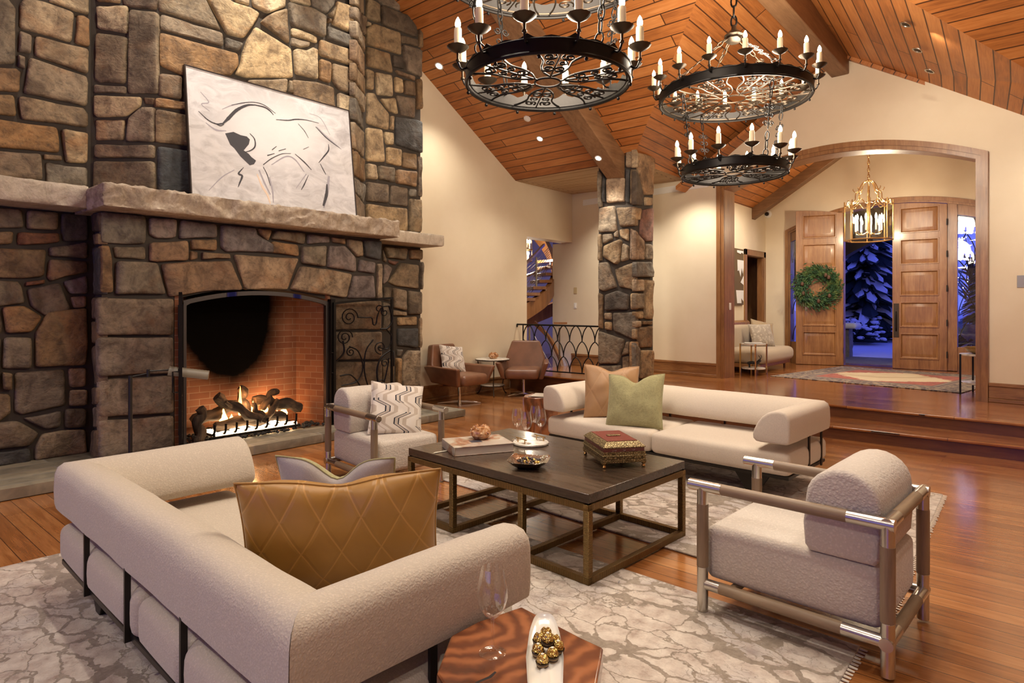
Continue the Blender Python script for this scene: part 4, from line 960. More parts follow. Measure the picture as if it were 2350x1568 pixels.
# the two hinged mesh doors
def screen_mat():
    t = NT('screen_mesh', (.012, .012, .012), .5, .6)
    v = t.co((1, 1, 1)); sp = t.xyz(v)
    a = t.math('PINGPONG', t.math('ADD', sp[0], sp[1]), .004); b = t.math('PINGPONG', sp[2], .004)
    w = t.math('LESS_THAN', t.math('MINIMUM', a, b), .00045)
    t.set(Alpha=w)
    return t.m


SCR = screen_mat()
DW, DH = .80, 1.46
def screen_door(hinge, ang, mirror=False):
    """door in its own frame: x along the leaf from the hinge, z up"""
    sg = -1 if mirror else 1
    Mw = Matrix.Translation(hinge) @ Matrix.Rotation(ang, 4, 'Z')
    d = bpy.data.objects.new('screen_door', None); COL.objects.link(d); d.parent = FP
    d.matrix_parent_inverse = Matrix.Translation(FP.location).inverted(); d.matrix_basis = Mw; d.empty_display_size = .1
    tz = lambda x: DH + .075 * (x / DW) ** .8
    f = MB()
    for x in (0, DW - .028): f.box((x, -.014, .02), (x + .028, .014, tz(x)))
    f.box((.02, -.013, .02), (DW - .02, .013, .045))
    for i in range(12):
        a, b = DW * i / 12, DW * (i + 1) / 12
        f.prism([(a, tz(a) - .028), (b, tz(b) - .028), (b, tz(b)), (a, tz(a))], (0, .026, 0), (0, -.013, 0), (1, 0, 0), (0, 0, 1))
    f.build('door_frame', M['iron'], d, smooth=30)
    s = MB(); s.prism([(.02, .03), (DW - .02, .03), (DW - .02, tz(DW) - .02), (.02, tz(0) - .02)], (0, .001, 0), (0, -.004, 0), (1, 0, 0), (0, 0, 1)); s.build('wire_mesh', SCR, d, smooth=0)
    q = MB(); y = -.009
    def sp(cx, cz, r0, r1, a, t, r=.0075): q.tube(spiral((cx, y, cz), r0, r1, a, t, 30, (1, 0, 0), (0, 0, 1)), r, 6)
    def ln(pts, r=.0085): q.tube(bez([(x, y, z) for x, z in pts], 8), r, 6)
    sp(.20, 1.28, .115, .02, 0, 1.9); sp(.14, 1.04, .105, .02, 0, 1.9)
    ln([(.31, 1.28), (.42, 1.275), (.50, 1.27), (.52, 1.19), (.56, 1.20), (.58, 1.30), (.64, 1.40), (.74, 1.42)])
    sp(.60, 1.38, .06, .012, -.6, 1.1); sp(.68, 1.34, .055, .012, 2.2, 1.1)
    ln([(.74, 1.42), (.79, 1.25), (.72, 1.14), (.62, 1.13)], .012); ln([(.70, 1.13), (.78, 1.02), (.72, .88), (.60, .90)])
    sp(.62, .90, .085, .015, -1.5, -1.6)
    ln([(.52, 1.0), (.42, .86), (.40, .62), (.46, .40), (.52, .28)])
    sp(.22, .86, .06, .012, 1.2, 1.5); ln([(.20, .93), (.32, .86), (.38, .66), (.30, .50), (.10, .46)]); ln([(.08, .58), (.22, .58), (.34, .44), (.38, .26), (.28, .10), (.16, .08)])
    ln([(.12, 1.0), (.13, .86), (.04, .76)], .011); sp(.20, .16, .07, .012, 1.0, 1.6)
    ln([(.76, .86), (.62, .76), (.57, .58), (.62, .38), (.74, .28)], .011); sp(.68, .70, .06, .012, 0, 1.4); sp(.63, .44, .055, .012, .5, 1.4); sp(.72, .34, .04, .01, 2, 1.3)
    ln([(.74, .76), (.70, .56), (.64, .36)]); ln([(.52, .28), (.60, .14), (.72, .08)]); ln([(.50, .28), (.40, .12)])
    q.build('scrollwork', M['iron'], d, smooth=60)
    h = MB()
    for z in (.62, .86): h.tube([(.02, 0, z), (-.02, 0, z)], .008, 6)
    h.tube([(DW - .02, -.02, .66), (DW - .02, -.06, .66), (DW - .02, -.06, .84), (DW - .02, -.02, .84)], .007, 6)
    h.build('door_handle', M['iron'], d, smooth=60)
    return d


screen_door((XC + .06, OY1 + .02, HZ), math.radians(90 - 9))
dirl = (gx(414, 900, -5.9) - Vector((XC + .03, OY0 - .01, 0))); screen_door((XC + .05, OY0 - .015, HZ), math.atan2(dirl.y, dirl.x))
jb = MB(); jb.box((XC - .02, OY1 - .005, HZ), (XC + .05, OY1 + .055, 1.60)); jb.build('hinge_post', M['iron'], FP, smooth=0, w=True)

# ---------------------------------------------------------------- grate, logs, coals, fire
GX, GY = -6.76, 3.36
gr = thing('fire_grate', 'black iron grate holding the burning logs', 'fire grate', (GX, GY, HZ))
g = MB(); g.tube([(.20, -.50, .05), (.20, .52, .05)], .014, 8); g.tube([(-.16, -.46, .09), (-.16, .46, .09)], .012, 8); g.build('rail', M['iron'], gr)
for k in range(9):
    y = -.46 + k * .115
    m = MB(); m.tube(bez([(-.20, y, .09), (.0, y, .075), (.16, y, .075), (.215, y, .11), (.225, y, .19)], 6), .013, 6); m.build('bar', M['iron'], gr, smooth=60)
for y in (-.45, .47):
    for x in (-.14, .19): MB().cyl((x, y, 0.006), (x, y, .09), .012, 8).build('leg', M['iron'], gr)


def log_mat():
    t = NT('charred_log', rough=.85); v = t.co((9, 9, 1.1)); n = t.noise(v, 2.2, 5, .65, .6); b = t.noise(t.co(), 3, 3)
    f = t.math('ADD', t.math('MULTIPLY', n, .6), t.math('MULTIPLY', b, .5))
    t.set(Base_Color=t.ramp(f, [(.42, (.012, .009, .007)), (.56, (.055, .034, .02)), (.75, (.17, .105, .058))])); t.bump(n, .9, .02); return t.m


LOG = log_mat()


def log(a, b, r, label, seed=0, fork=None):
    a, b = Vector(a), Vector(b); L = (b - a).length
    t = thing('firewood_log', label, 'log', (a + b) / 2, group='burning logs')
    q = (b - a).to_track_quat('Z', 'Y'); t.rotation_euler = q.to_euler()
    m = MB(); n = 14; pts = [(.02 * math.sin(seed + i * .7), .018 * math.cos(seed * 2 + i * .9), -L / 2 + L * i / n) for i in range(n + 1)]
    m.tube(pts, [r * (1 + .12 * math.sin(seed * 3 + i * 1.3)) * (.8 if i in (0, n) else 1) for i in range(n + 1)], 10)
    for i, p in enumerate(m.v): m.v[i] = p + Vector((p.x, p.y, 0)).normalized() * noise.noise(Vector((p.x * 30, p.y * 30, p.z * 6)) + Vector((seed * 7, 0, 0))) * r * .3
    m.build('bark', LOG, t, smooth=50)
    if fork:
        MB().tube([(0, 0, fork[0] * L), (r * 1.5, 0, fork[0] * L + .05), (r * 2.6, .02, fork[0] * L + .12)], [r * .45, r * .4, r * .3], 8).build('branch_stub', LOG, t, smooth=60)


log((GX + .06, GY - .38, HZ + .15), (GX + .06, GY + .40, HZ + .15), .055, 'long charred log lying low across the front of the grate', 1)
log((GX - .08, GY - .56, HZ + .20), (GX - .06, GY + .02, HZ + .34), .065, 'thick log at the back left of the fire, leaning up to the middle', 2)
log((GX + .20, GY + .06, HZ + .16), (GX + .02, GY - .36, HZ + .44), .052, 'dark log slanting across the left half of the fire', 3, (.1,))
log((GX + .0, GY + .0, HZ + .16), (GX - .05, GY - .06, HZ + .52), .05, 'upright charred log in the centre of the fire', 4)
log((GX - .06, GY + .10, HZ + .36), (GX + .0, GY + .66, HZ + .22), .062, 'thick log sloping down to the right end of the fire', 5, (-.2,))
log((GX + .16, GY + .10, HZ + .13), (GX + .05, GY + .34, HZ + .34), .036, 'thin forked log at the front right of the fire', 6, (.1,))
log((GX + .17, GY + .12, HZ + .15), (GX + .10, GY + .0, HZ + .33), .03, 'short branch crossing the forked log', 7)
log((GX + .02, GY + .16, HZ + .26), (GX - .02, GY + .34, HZ + .46), .04, 'short upright stub at the right of the fire', 8)
lg = log((GX + .18, GY - .60, HZ + .03), (GX + .16, GY - .58, HZ + .37), .05, 'split log standing at the left end of the grate', 9)
# lava rock on the firebox floor, too many to count
m = MB(); rr = random.Random(5)
for _ in range(420):
    y = rr.uniform(OY0 + .08, OY1 - .08); x = rr.uniform(-7.1, -6.5); 
    if abs(y - GY) > .45 + (x + 6.5) * -.4 and x < -6.75: continue
    r = rr.uniform(.012, .028); b = len(m.v); m.ball((x, y, HZ + .012 + r * .6), r, 6, 4, (1, rr.uniform(.7, 1.2), .7))
    for i in range(b, len(m.v)): m.v[i] += Vector((rr.uniform(-1, 1), rr.uniform(-1, 1), rr.uniform(-1, 1))) * r * .25
tag(m.build('lava_rock', plain('lava_rock', (.03, .028, .027), .9, 0, .5, 60), smooth=0), 'bed of black lava rock on the firebox floor', 'lava rock', kind='stuff')


def flame_mat():
    t = NT('fire_flame', (0, 0, 0), .6); z = t.xyz(t.co())[2]
    c = t.ramp(t.math('MULTIPLY', z, 2.6), [(.0, (1, .62, .22)), (.5, (1, .48, .12)), (1., (1, .3, .05))])
    t.set(Emission_Color=c, Emission_Strength=9.); t.m.cycles.emission_sampling = 'NONE'
    return t.m


FLM = flame_mat()
EMB = emit('burner_glow', (1, .70, .40), 12)
fire = thing('fire', 'yellow gas flames burning among the logs', 'fire', (GX, GY, HZ))
for x, y, z, h, r in ((.03, -.10, .2, .34, .026), (-.02, -.26, .16, .16, .05), (0, .06, .2, .16, .05), (-.02, .44, .14, .14, .05), (.04, -.20, .15, .10, .04), (-.04, .22, .2, .14, .045), (.05, .32, .13, .10, .035)):
    m = MB(); m.lathe([(.001, 0), (r * .8, h * .1), (r, h * .25), (r * .7, h * .5), (r * .3, h * .78), (.001, h)], (x, y, z), 10, wob=lambda a, zz: .3 * math.sin(a * 2 + zz * 20), sx=.5); m.build('flame', FLM, fire, smooth=180)
m = MB(); m.box((.10, -.44, .06), (.17, .50, .085)); m.box((-.12, -.40, .06), (.0, .46, .09)); m.build('burner', EMB, fire, smooth=0)
point('fire_glow', (GX + .05, GY - .05, HZ + .34), 15, (1, .50, .20), .12)
point('fire_glow', (GX - .1, GY + .35, HZ + .28), 10, (1, .50, .20), .1)

# ================================================================ stone column on the landing
mb = MB(); cols = []
KX, KY = -4.94, 8.75
stones_on(mb, cols, 'KL', (KX, KY, 0), (0, -1, 0), gap=.005); stones_on(mb, cols, 'KR', (KX, KY, 0), (1, 0, 0), gap=.005)
mb.box((KX - .75, KY + .06, LZ - .01), (KX - .06, KY + .62, 4.06), mi=1)
tag(stone_build(mb, cols, 'stone_column', [M['stone'], M['mortar']]), 'square fieldstone column standing on the edge of the landing', 'column', kind='structure')


# ================================================================ FURNITURE
def rbox(lo, hi, r, cell=.06, puff=0., deform=None):
    """rounded, slightly puffed block"""
    m = MB(); lo, hi = Vector(lo), Vector(hi); d = hi - lo; c = (lo + hi) / 2; h = d / 2
    def coords(a, b):
        n = max(2, int((b - a - 2 * r) / cell)); k = 4
        return [a + r * (1 - math.cos(PI / 2 * i / k)) for i in range(k)] + [a + r + (b - a - 2 * r) * i / n for i in range(n + 1)] + [b - r * (1 - math.cos(PI / 2 * (k - 1 - i) / k)) for i in range(k)]
    X, Y, Z_ = coords(lo.x, hi.x), coords(lo.y, hi.y), coords(lo.z, hi.z)
    def grid(A, B, f):
        vs = [Vector(f(a, b)) for b in B for a in A]; n = len(A)
        m.add(vs, [(j * n + i, j * n + i + 1, (j + 1) * n + i + 1, (j + 1) * n + i) for j in range(len(B) - 1) for i in range(n - 1)])
    for z in (lo.z, hi.z): grid(X, Y, lambda a, b: (a, b, z))
    for y in (lo.y, hi.y): grid(X, Z_, lambda a, b: (a, y, b))
    for x in (lo.x, hi.x): grid(Y, Z_, lambda a, b: (x, a, b))
    for i, p in enumerate(m.v):
        q = p - c
        e = Vector([math.copysign(max(0, abs(q[k]) - (h[k] - r)), q[k]) for k in range(3)])
        if e.length > 1e-9:
            core_ = Vector([max(-(h[k] - r), min(h[k] - r, q[k])) for k in range(3)])
            q = core_ + e.normalized() * r if e.length > r * .999 or sum(abs(v) > 1e-9 for v in e) > 1 else core_ + e
        if puff:
            s = [max(0, 1 - (q[k] / h[k]) ** 2) for k in range(3)]
            for k in range(3):
                o = [j for j in range(3) if j != k]
                if abs(q[k]) > h[k] - r * 1.01: q[k] += math.copysign(puff * s[o[0]] ** .6 * s[o[1]] ** .6, q[k])
        p = c + q
        m.v[i] = deform(p) if deform else p
    return m


SOFA_L, SOFA_D = 2.43, .90
BZ0, BZ1, BT = .452, .70, .285


def sofa(name, label, loc, rz, fab, posts):
    t = thing(name, label, 'sofa', loc, rz)
    hx, hy = SOFA_L / 2, SOFA_D / 2
    # U-shaped floating bolster: D-shaped section mitred at the two back corners
    Hh = BZ1 - BZ0
    prof = [(.03, 0), (.006, .010), (.0, .035), (-.003, .10), (.0, .185), (.010, .220), (.034, .243), (.075, .252), (.125, .247), (.17, .229), (.212, .196), (.247, .150), (.272, .100), (.284, .055), (.280, .025), (.258, .005), (.225, 0)]
    for nm, (P0, P1), inn, mit in (('left_arm', ((-hx, hy), (-hx, -hy)), (1, 0), (0, 1)), ('back_bolster', ((-hx, -hy), (hx, -hy)), (0, 1), (1, 1)), ('right_arm', ((hx, -hy), (hx, hy)), (-1, 0), (1, 0))):
        m = MB(); a, b = Vector((*P0, 0)), Vector((*P1, 0)); d = (b - a).normalized(); L = (b - a).length; inn = Vector((*inn, 0)); n = int(L / .04)
        rows = []
        for i in range(n + 1):
            f = i / n; vs = []
            for dd, z in prof:
                s0 = dd if mit[0] else 0.; s1 = L - (dd if mit[1] else 0.)
                s_ = s0 + (s1 - s0) * f
                if (not mit[0] and i == 0) or (not mit[1] and i == n): pass
                p = a + d * s_ + inn * dd + Vector((0, 0, BZ0 + z))
                w = noise.noise(Vector((p.x * 3.2, p.y * 3.2, p.z * 2)) + Vector((len(name), 3, 7))) * .006 + noise.noise(Vector((p.x * 7, p.y * 7, p.z))) * .0025
                p += inn * w * (1 if .02 < z < .24 else .3) + Vector((0, 0, w * .7))
                vs.append(p)
            rows.append(vs)
        # round the free arm ends
        def cap(row, dirv):
            c = sum(row, Vector()) / len(row)
            return [[p + dirv * .022 * math.sin(k * PI / 6) + (c - p).normalized() * (.022 * (1 - math.cos(k * PI / 6))) for p in row] for k in (1, 2, 3)]
        if not mit[0]: rows = cap(rows[0], -d)[::-1] + rows
        if not mit[1]: rows = rows + cap(rows[-1], d)
        k = len(prof); base = len(m.v)
        m.v += [p for r_ in rows for p in r_]
        for i in range(len(rows) - 1):
            for j in range(k): m.f.append((i * k + j, i * k + (j + 1) % k, (i + 1) * k + (j + 1) % k, (i + 1) * k + j)); m.mi.append(0)
        m.f.append(tuple(range(k))); m.mi.append(0); m.f.append(tuple((len(rows) - 1) * k + j for j in range(k))); m.mi.append(0)
        m.build(nm, fab, t, smooth=50)
    def notch(p):
        if p.y < -hy + .13:
            for px in posts: p = p + Vector((0, .03 * math.exp(-((p.x - px) / .018) ** 2), 0))
        return p
    for x0, x1 in ((-hx + .02, -.003), (.003, hx - .02)):
        rbox((x0, -hy + .015, .205), (x1, hy - .02, .385), .045, .03 if posts else .06, .012, notch).build('seat_cushion', fab, t, smooth=60)
    f = MB(); f.box((-hx + .03, -hy + .025, .178), (hx - .03, hy - .04, .205)); f.build('base_frame', M['darkframe'], t, bevel=.004)
    for px in posts:
        MB().box((px - .007, -hy + .004, .178), (px + .007, -hy + .026, BZ0 + .02)).build('post', M['darkframe'], t)
    for sx in (-1, 1):
        for py in (.02, -.27): MB().box((sx * (hx - .012) - .006, py - .014, .178), (sx * (hx - .012) + .006, py + .014, BZ0 + .02)).build('post', M['darkframe'], t)
        for sy in (-1, 1):
            x, y = sx * (hx - .34), sy * (hy - .12)
            MB().prism([(-.16, .18), (.16, .18), (.14, .165), (.03, .0), (-.03, .0), (-.14, .165)], (0, .03, 0), (x, y - .015, 0), (1, 0, 0), (0, 0, 1)).build('leg', M['darkframe'], t, bevel=.003)
    return t


sofa('sofa', 'cream sofa in the foreground, seen from behind with a gold cushion in its corner', (-2.63, 1.31, .012), math.radians(-2), M['boucle'], (-.68, -.10, .48, 1.06))
sofa('sofa', 'cream sofa beyond the coffee table, in front of the step', (-2.67, 5.42, .012), PI + math.radians(-3), M['linen'], (-.87, -.29, .29, .87))


# ---- tubular armchairs
def armchair(label, loc, rz):
    t = thing('armchair', label, 'armchair', loc, rz)
    R_ = .0265; hx, hy, zt, zb = .40, .325, .612, .135
    st, wd, wz, wy = M['steel'], M['greyoak'], M['greyoakz'], M['greyoaky']
    for sy in (-1, 1):
        y = sy * hy
        a = MB().cyl((-hx + .15, y, zt), (hx - .10, y, zt), R_, 20).build('arm_rail', wd, t)
        MB().cyl((hx - .10, y, zt), (hx + .07, y, zt), R_ * 1.02, 20).build('steel_end', st, a, bevel=.002)
        MB().cyl((-hx - .0265, y, zt), (-hx + .15, y, zt), R_ * 1.02, 20).build('steel_end', st, a)
        b = MB().cyl((-hx + .17, y, zb), (hx - .09, y, zb), R_, 20).build('lower_rail', wd, t)
        MB().cyl((hx - .09, y, zb), (hx - .02, y, zb), R_ * .98, 20).build('steel_end', st, b)
        MB().cyl((-hx - .02, y, zb), (-hx + .17, y, zb), R_ * 1.02, 20).build('steel_end', st, b)
        for sx in (-1, 1):
            x = sx * hx
            l = MB().cyl((x, y, .22), (x, y, .525), R_ * 1.06, 20).build('leg', wz, t)
            MB().cyl((x, y, .525), (x, y, zt), R_, 20).build('steel_collar', st, l)
            MB().cyl((x, y, .0), (x, y, .22), R_, 20).build('steel_foot', st, l, bevel=.003)
    for z, nm in ((zt, 'back_rail'), (zb, 'back_lower_rail')):
        b = MB().cyl((-hx, -hy + .14, z), (-hx, hy - .14, z), R_, 20).build(nm, wy, t)
        for sy in (-1, 1): MB().cyl((-hx, sy * (hy - .14), z), (-hx, sy * (hy + (.03 if z == zb else .02)), z), R_ * 1.02, 20).build('steel_end', st, b)
    MB().cyl((hx - .14, -hy + .02, zb), (hx - .14, hy - .02, zb), R_ * .8, 16).build('front_lower_rail', wy, t)
    rbox((-hx + .03, -hy + .033, .155), (hx - .0, hy - .033, .41), .035, .05, .010).build('seat', M['boucle_chair'], t, smooth=60)
    # back bolster: arched section
    m = MB(); W2 = .148; x0 = -.215; zz0 = .412; Hs = .245
    prof = [(-W2 + .02, 0), (-W2, .025), (-W2 - .006, .12), (-W2, Hs)] + [(-W2 * math.cos(a), Hs + .135 * math.sin(a)) for a in [PI * i / 12 for i in range(1, 12)]] + [(W2, Hs), (W2 + .01, .12), (W2, .025), (W2 - .02, 0)]
    ys = [-.27 + .54 * i / 14 for i in range(15)]; rows = []
    for i, y in enumerate(ys):
        rows.append([Vector((x0 + px + .05 * (pz - .1) * -.35, y, zz0 + pz + .004 * noise.noise(Vector((px * 5, y * 5, pz * 5))))) for px, pz in prof])
    def cap(row, dy):
        c = sum(row, Vector()) / len(row)
        return [[p + Vector((0, dy * .025 * math.sin(k * PI / 6), 0)) + (c - p).normalized() * (.025 * (1 - math.cos(k * PI / 6))) for p in row] for k in (1, 2, 3)]
    rows = cap(rows[0], -1)[::-1] + rows + cap(rows[-1], 1); k = len(prof)
    m.v = [p for r_ in rows for p in r_]
    for i in range(len(rows) - 1):
        for j in range(k): m.f.append((i * k + j, i * k + (j + 1) % k, (i + 1) * k + (j + 1) % k, (i + 1) * k + j)); m.mi.append(0)
    for e in (0, len(rows) - 1): m.f.append(tuple(e * k + j for j in range(k))); m.mi.append(0)
    m.build('back_bolster', M['boucle_chair'], t, smooth=50)
    return t


ch = armchair('ivory armchair with tubular frame on the right, its back to the open floor', (-.885, 3.25, .012), PI + math.radians(-3))
dup(ch, (-4.42, 3.42, .012), math.radians(-7), 'ivory armchair with tubular frame beside the fireplace, holding a printed cushion')

# ---- rugs
def rug(name, label, corners, mat, z=.011, cat='rug', fringe=True):
    t = thing(name, label, cat, (sum(c[0] for c in corners) / 4, sum(c[1] for c in corners) / 4, 0))
    c = Vector(t.location)
    m = MB(); m.prism([(x - c.x, y - c.y) for x, y in corners], (0, 0, z), (0, 0, .0015), (1, 0, 0), (0, 1, 0)); m.build('pile', mat, t, bevel=.004)
    if fringe:
        a, b = Vector((*corners[1], 0)) - c, Vector((*corners[2], 0)) - c; n = int((b - a).length / .03); q = MB(); d = (b - a) / n; o = Vector((d.y, -d.x, 0)).normalized()
        for i in range(n):
            p = a + d * (i + .3); L = .028 + .012 * noise.noise(Vector((i * .7, 0, 0)))
            q.add([p + Vector((0, 0, .003)), p + d * .55 + Vector((0, 0, .003)), p + d * .5 + o * L + Vector((0, 0, .002)), p + d * .1 + o * L + Vector((0, 0, .002)), p + Vector((0, 0, .008)), p + d * .55 + Vector((0, 0, .008)), p + d * .5 + o * L + Vector((0, 0, .004)), p + d * .1 + o * L + Vector((0, 0, .004))], [(0, 1, 2, 3), (7, 6, 5, 4), (0, 4, 5, 1), (1, 5, 6, 2), (2, 6, 7, 3), (3, 7, 4, 0)])
        e = q.build('fringe', plain(name + '_fringe', (.62, .55, .46), .9), t, smooth=0); e['kind'] = 'stuff'
    return t


rug('area_rug', 'cream and brown veined rug under the far sofa and the coffee table', [(-4.30, 3.74), (-.60, 3.50), (-.66, 6.03), (-4.2, 6.2)], M['rug'])
rug('area_rug', 'cream and brown veined rug in the foreground under the near sofa', [(-4.62, -1.2), (-.66, -1.3), (-.64, 3.09), (-4.50, 3.20)], M['rug'])

# ---- coffee table
TZ = .50
CTx, CTy, CTr = -2.645, 3.37, math.radians(-3.5)
ct = thing('coffee_table', 'long dark wood coffee table on a bronze wrapped frame', 'coffee table', (CTx, CTy, .013), CTr)
hx, hy = .80, .515; b_ = .019
MB().box((-hx, -hy, TZ - .013 - .052), (hx, hy, TZ - .013)).build('table_top', M['table'], ct, bevel=.004)
hx -= .015; hy -= .015; zt = TZ - .07
def bar(p0, p1, nm):
    p0, p1 = Vector(p0), Vector(p1); m = MB(); lo = Vector([min(p0[k], p1[k]) - b_ for k in range(3)]); hi = Vector([max(p0[k], p1[k]) + b_ for k in range(3)])
    m.box(lo, hi); d_ = p1 - p0; return m.build(nm, WRAP['XYZ'[max(range(3), key=lambda k: abs(d_[k]))]], ct, bevel=.003)


xs = (-hx, -hx * .42, hx * .38, hx)
for x in xs:
    for y in (-hy, hy): bar((x, y, b_), (x, y, zt - b_ * 2), 'leg')
for y in (-hy, hy): bar((-hx, y, zt - b_), (hx, y, zt - b_), 'top_rail')
for x in (-hx, hx): bar((x, -hy, zt - b_), (x, hy, zt - b_), 'top_rail')
for x in xs: bar((x, -hy, b_), (x, hy, b_), 'bottom_rail')
bar((-hx, -hy, b_), (xs[1], -hy, b_), 'bottom_rail'); bar((xs[2], -hy, b_), (hx, -hy, b_), 'bottom_rail'); bar((-hx, hy, b_), (hx, hy, b_), 'bottom_rail')


# ---- cushions
def cushion(name, label, w, h, t_, loc, rot, mat, group=None, chop=0., back=None, trim=None, n=26, ears=.06, shear=0.):
    o = thing(name, label, 'cushion', loc, rot=rot, group=group)
    def pt(u, v, s):
        x = u * w / 2 * (1 - ears * (1 - v * v)); y = v * h / 2 * (1 - ears * (1 - u * u))
        th = t_ / 2 * max(0, (1 - u * u) * (1 - v * v)) ** .42
        wr = noise.noise(Vector((u * 2.2, v * 2.2, s * 3 + len(label)))) * .012 * (1 - abs(u) ** 6) + noise.noise(Vector((u * 6, v * 2, s + len(label) * 2))) * .006
        # creases that run into the corners
        wr -= .006 * abs(math.sin(6 * math.atan2(abs(v) - 1.05, abs(u) - 1.05))) * (abs(u) * abs(v)) ** 2
        c = chop * math.exp(-(u / .34) ** 2) * max(0, (v + .5) / 1.5) ** 2.2
        y -= c; th *= 1 - .35 * math.exp(-(u / .16) ** 2) * (chop > 0) * max(0, v)
        return Vector((x + shear * v, y, s * (th + wr * (th > .002))))
    faces = ((1, mat, 'cover'), (-1, back or mat, 'back_cover'))
    k = n + 1
    def co(i): a = -1 + 2 * i / n; return math.copysign(1 - (1 - abs(a)) ** 1.35, a)
    if back:
        for s, m_, nm in faces:
            m = MB(); m.add([pt(co(i), co(j), s) for j in range(k) for i in range(k)], [(j * k + i, j * k + i + 1, (j + 1) * k + i + 1, (j + 1) * k + i) for j in range(n) for i in range(n)]); m.build(nm, m_, o, smooth=180)
    else:
        m = MB()
        for s, m_, nm in faces: m.add([pt(co(i), co(j), s) for j in range(k) for i in range(k)], [(j * k + i, j * k + i + 1, (j + 1) * k + i + 1, (j + 1) * k + i) for j in range(n) for i in range(n)])
        m.build('cover', mat, o, smooth=180)
    ring = [pt(co(i), -1, 1) for i in range(n)] + [pt(1, co(j), 1) for j in range(n)] + [pt(co(n - i), 1, 1) for i in range(n)] + [pt(-1, co(n - j), 1) for j in range(n)]
    for p in ring: p.z = 0
    MB().tube(ring, .0045, 6, True).build('piping', trim or mat, o, smooth=180)
    return o


def face_rot(nx, ny, lean, roll=0.):
    """orientation of a cushion whose front looks towards (nx, ny) and leans back"""
    yaw = math.atan2(ny, nx) + PI / 2
    return (Matrix.Rotation(yaw, 3, 'Z') @ Matrix.Rotation(PI / 2 - lean, 3, 'X') @ Matrix.Rotation(roll, 3, 'Z')).to_euler()


cushion('cushion', 'large gold quilted satin cushion in the corner of the foreground sofa', .74, .50, .22, (-2.06, 1.40, .635), face_rot(.80, -.60, -.30, .02), M['gold'], ears=.05, chop=.03)
cushion('cushion', 'cushion with a grey velvet back and sage front behind the gold one', .54, .50, .18, (-2.46, 1.66, .60), face_rot(-.60, .80, .32, 0), M['sage'], chop=.10, back=M['greyvelvet'], trim=M['sage'])
cushion('cushion', 'sage chenille cushion with a pinched top on the far sofa', .54, .52, .19, (-2.96, 5.20, .625), face_rot(.22, -1, .38, .06), M['sage'], chop=.075)
cushion('cushion', 'tan satin cushion behind the sage cushion on the far sofa', .56, .54, .18, (-3.36, 5.44, .65), face_rot(.75, -.8, .26, -.05), M['tan'], chop=.05)
cushion('cushion', 'geometric printed cushion on the ivory armchair by the fire', .46, .46, .15, (-4.30, 3.46, .62), face_rot(1, -.45, .42, -.16), M['geo'])


# ================================================================ THINGS ON THE COFFEE TABLE
def on_table(px, py, z=TZ): return gz(px, py, z)


# big book with bookmark
A_, B_, C_ = on_table(1014, 1026), on_table(1044, 1049), on_table(1181, 1037)
bx_ = (C_ - B_); by_ = (A_ - B_); bw_, bh_ = bx_.length, by_.length
bc = B_ + bx_ / 2 + by_ / 2
bk_ = thing('book', 'large art book lying on the coffee table', 'book', (bc.x, bc.y, TZ + .001), math.atan2(bx_.y, bx_.x))


def cover_mat():
    t = NT('printed_book_cover', rough=.35); v = t.co(); n = t.noise(v, 9, 6, .7, 1.); n2 = t.noise(v, 4, 3)
    c = t.ramp(n, [(.3, (.10, .11, .07)), (.45, (.32, .12, .06)), (.55, (.42, .36, .26)), (.68, (.55, .52, .47))])
    t.set(Base_Color=t.mix(t.ramp(n2, [(.45, 0.), (.55, .8)]), c, (.42, .36, .31))); return t.m


w2, h2 = bw_ / 2, bh_ / 2
MB().box((-w2, -h2, 0), (w2, h2, .005)).box((-w2, -h2, .055), (w2, h2, .060)).box((-w2 - .002, -h2, 0), (-w2 + .004, h2, .06)).build('cover', cover_mat(), bk_, bevel=.0015)
def pages_mat():
    t = NT('page_edges', (.68, .63, .55), .8); w = t.n('TexWave', attrs={'bands_direction': 'Z'}, Vector=t.co(), Scale=160.); t.bump(w, .3, .001); return t.m


MB().box((-w2 + .005, -h2 + .005, .005), (w2 - .006, h2 - .005, .055)).build('pages', pages_mat(), bk_)
MB().prism([(-w2 - .12, -.03), (-w2 - .09, .0), (-w2 + .01, .03), (-w2 + .01, .015)], (0, 0, .002), (0, 0, .002), (1, 0, 0), (0, 1, 0)).build('bookmark', plain('ribbon', (.55, .52, .42), .7), bk_)
MB().box((-.06, -.05, .0602), (.02, .02, .0612)).build('cover_print', plain('dark_print', (.06, .06, .08), .4), bk_)


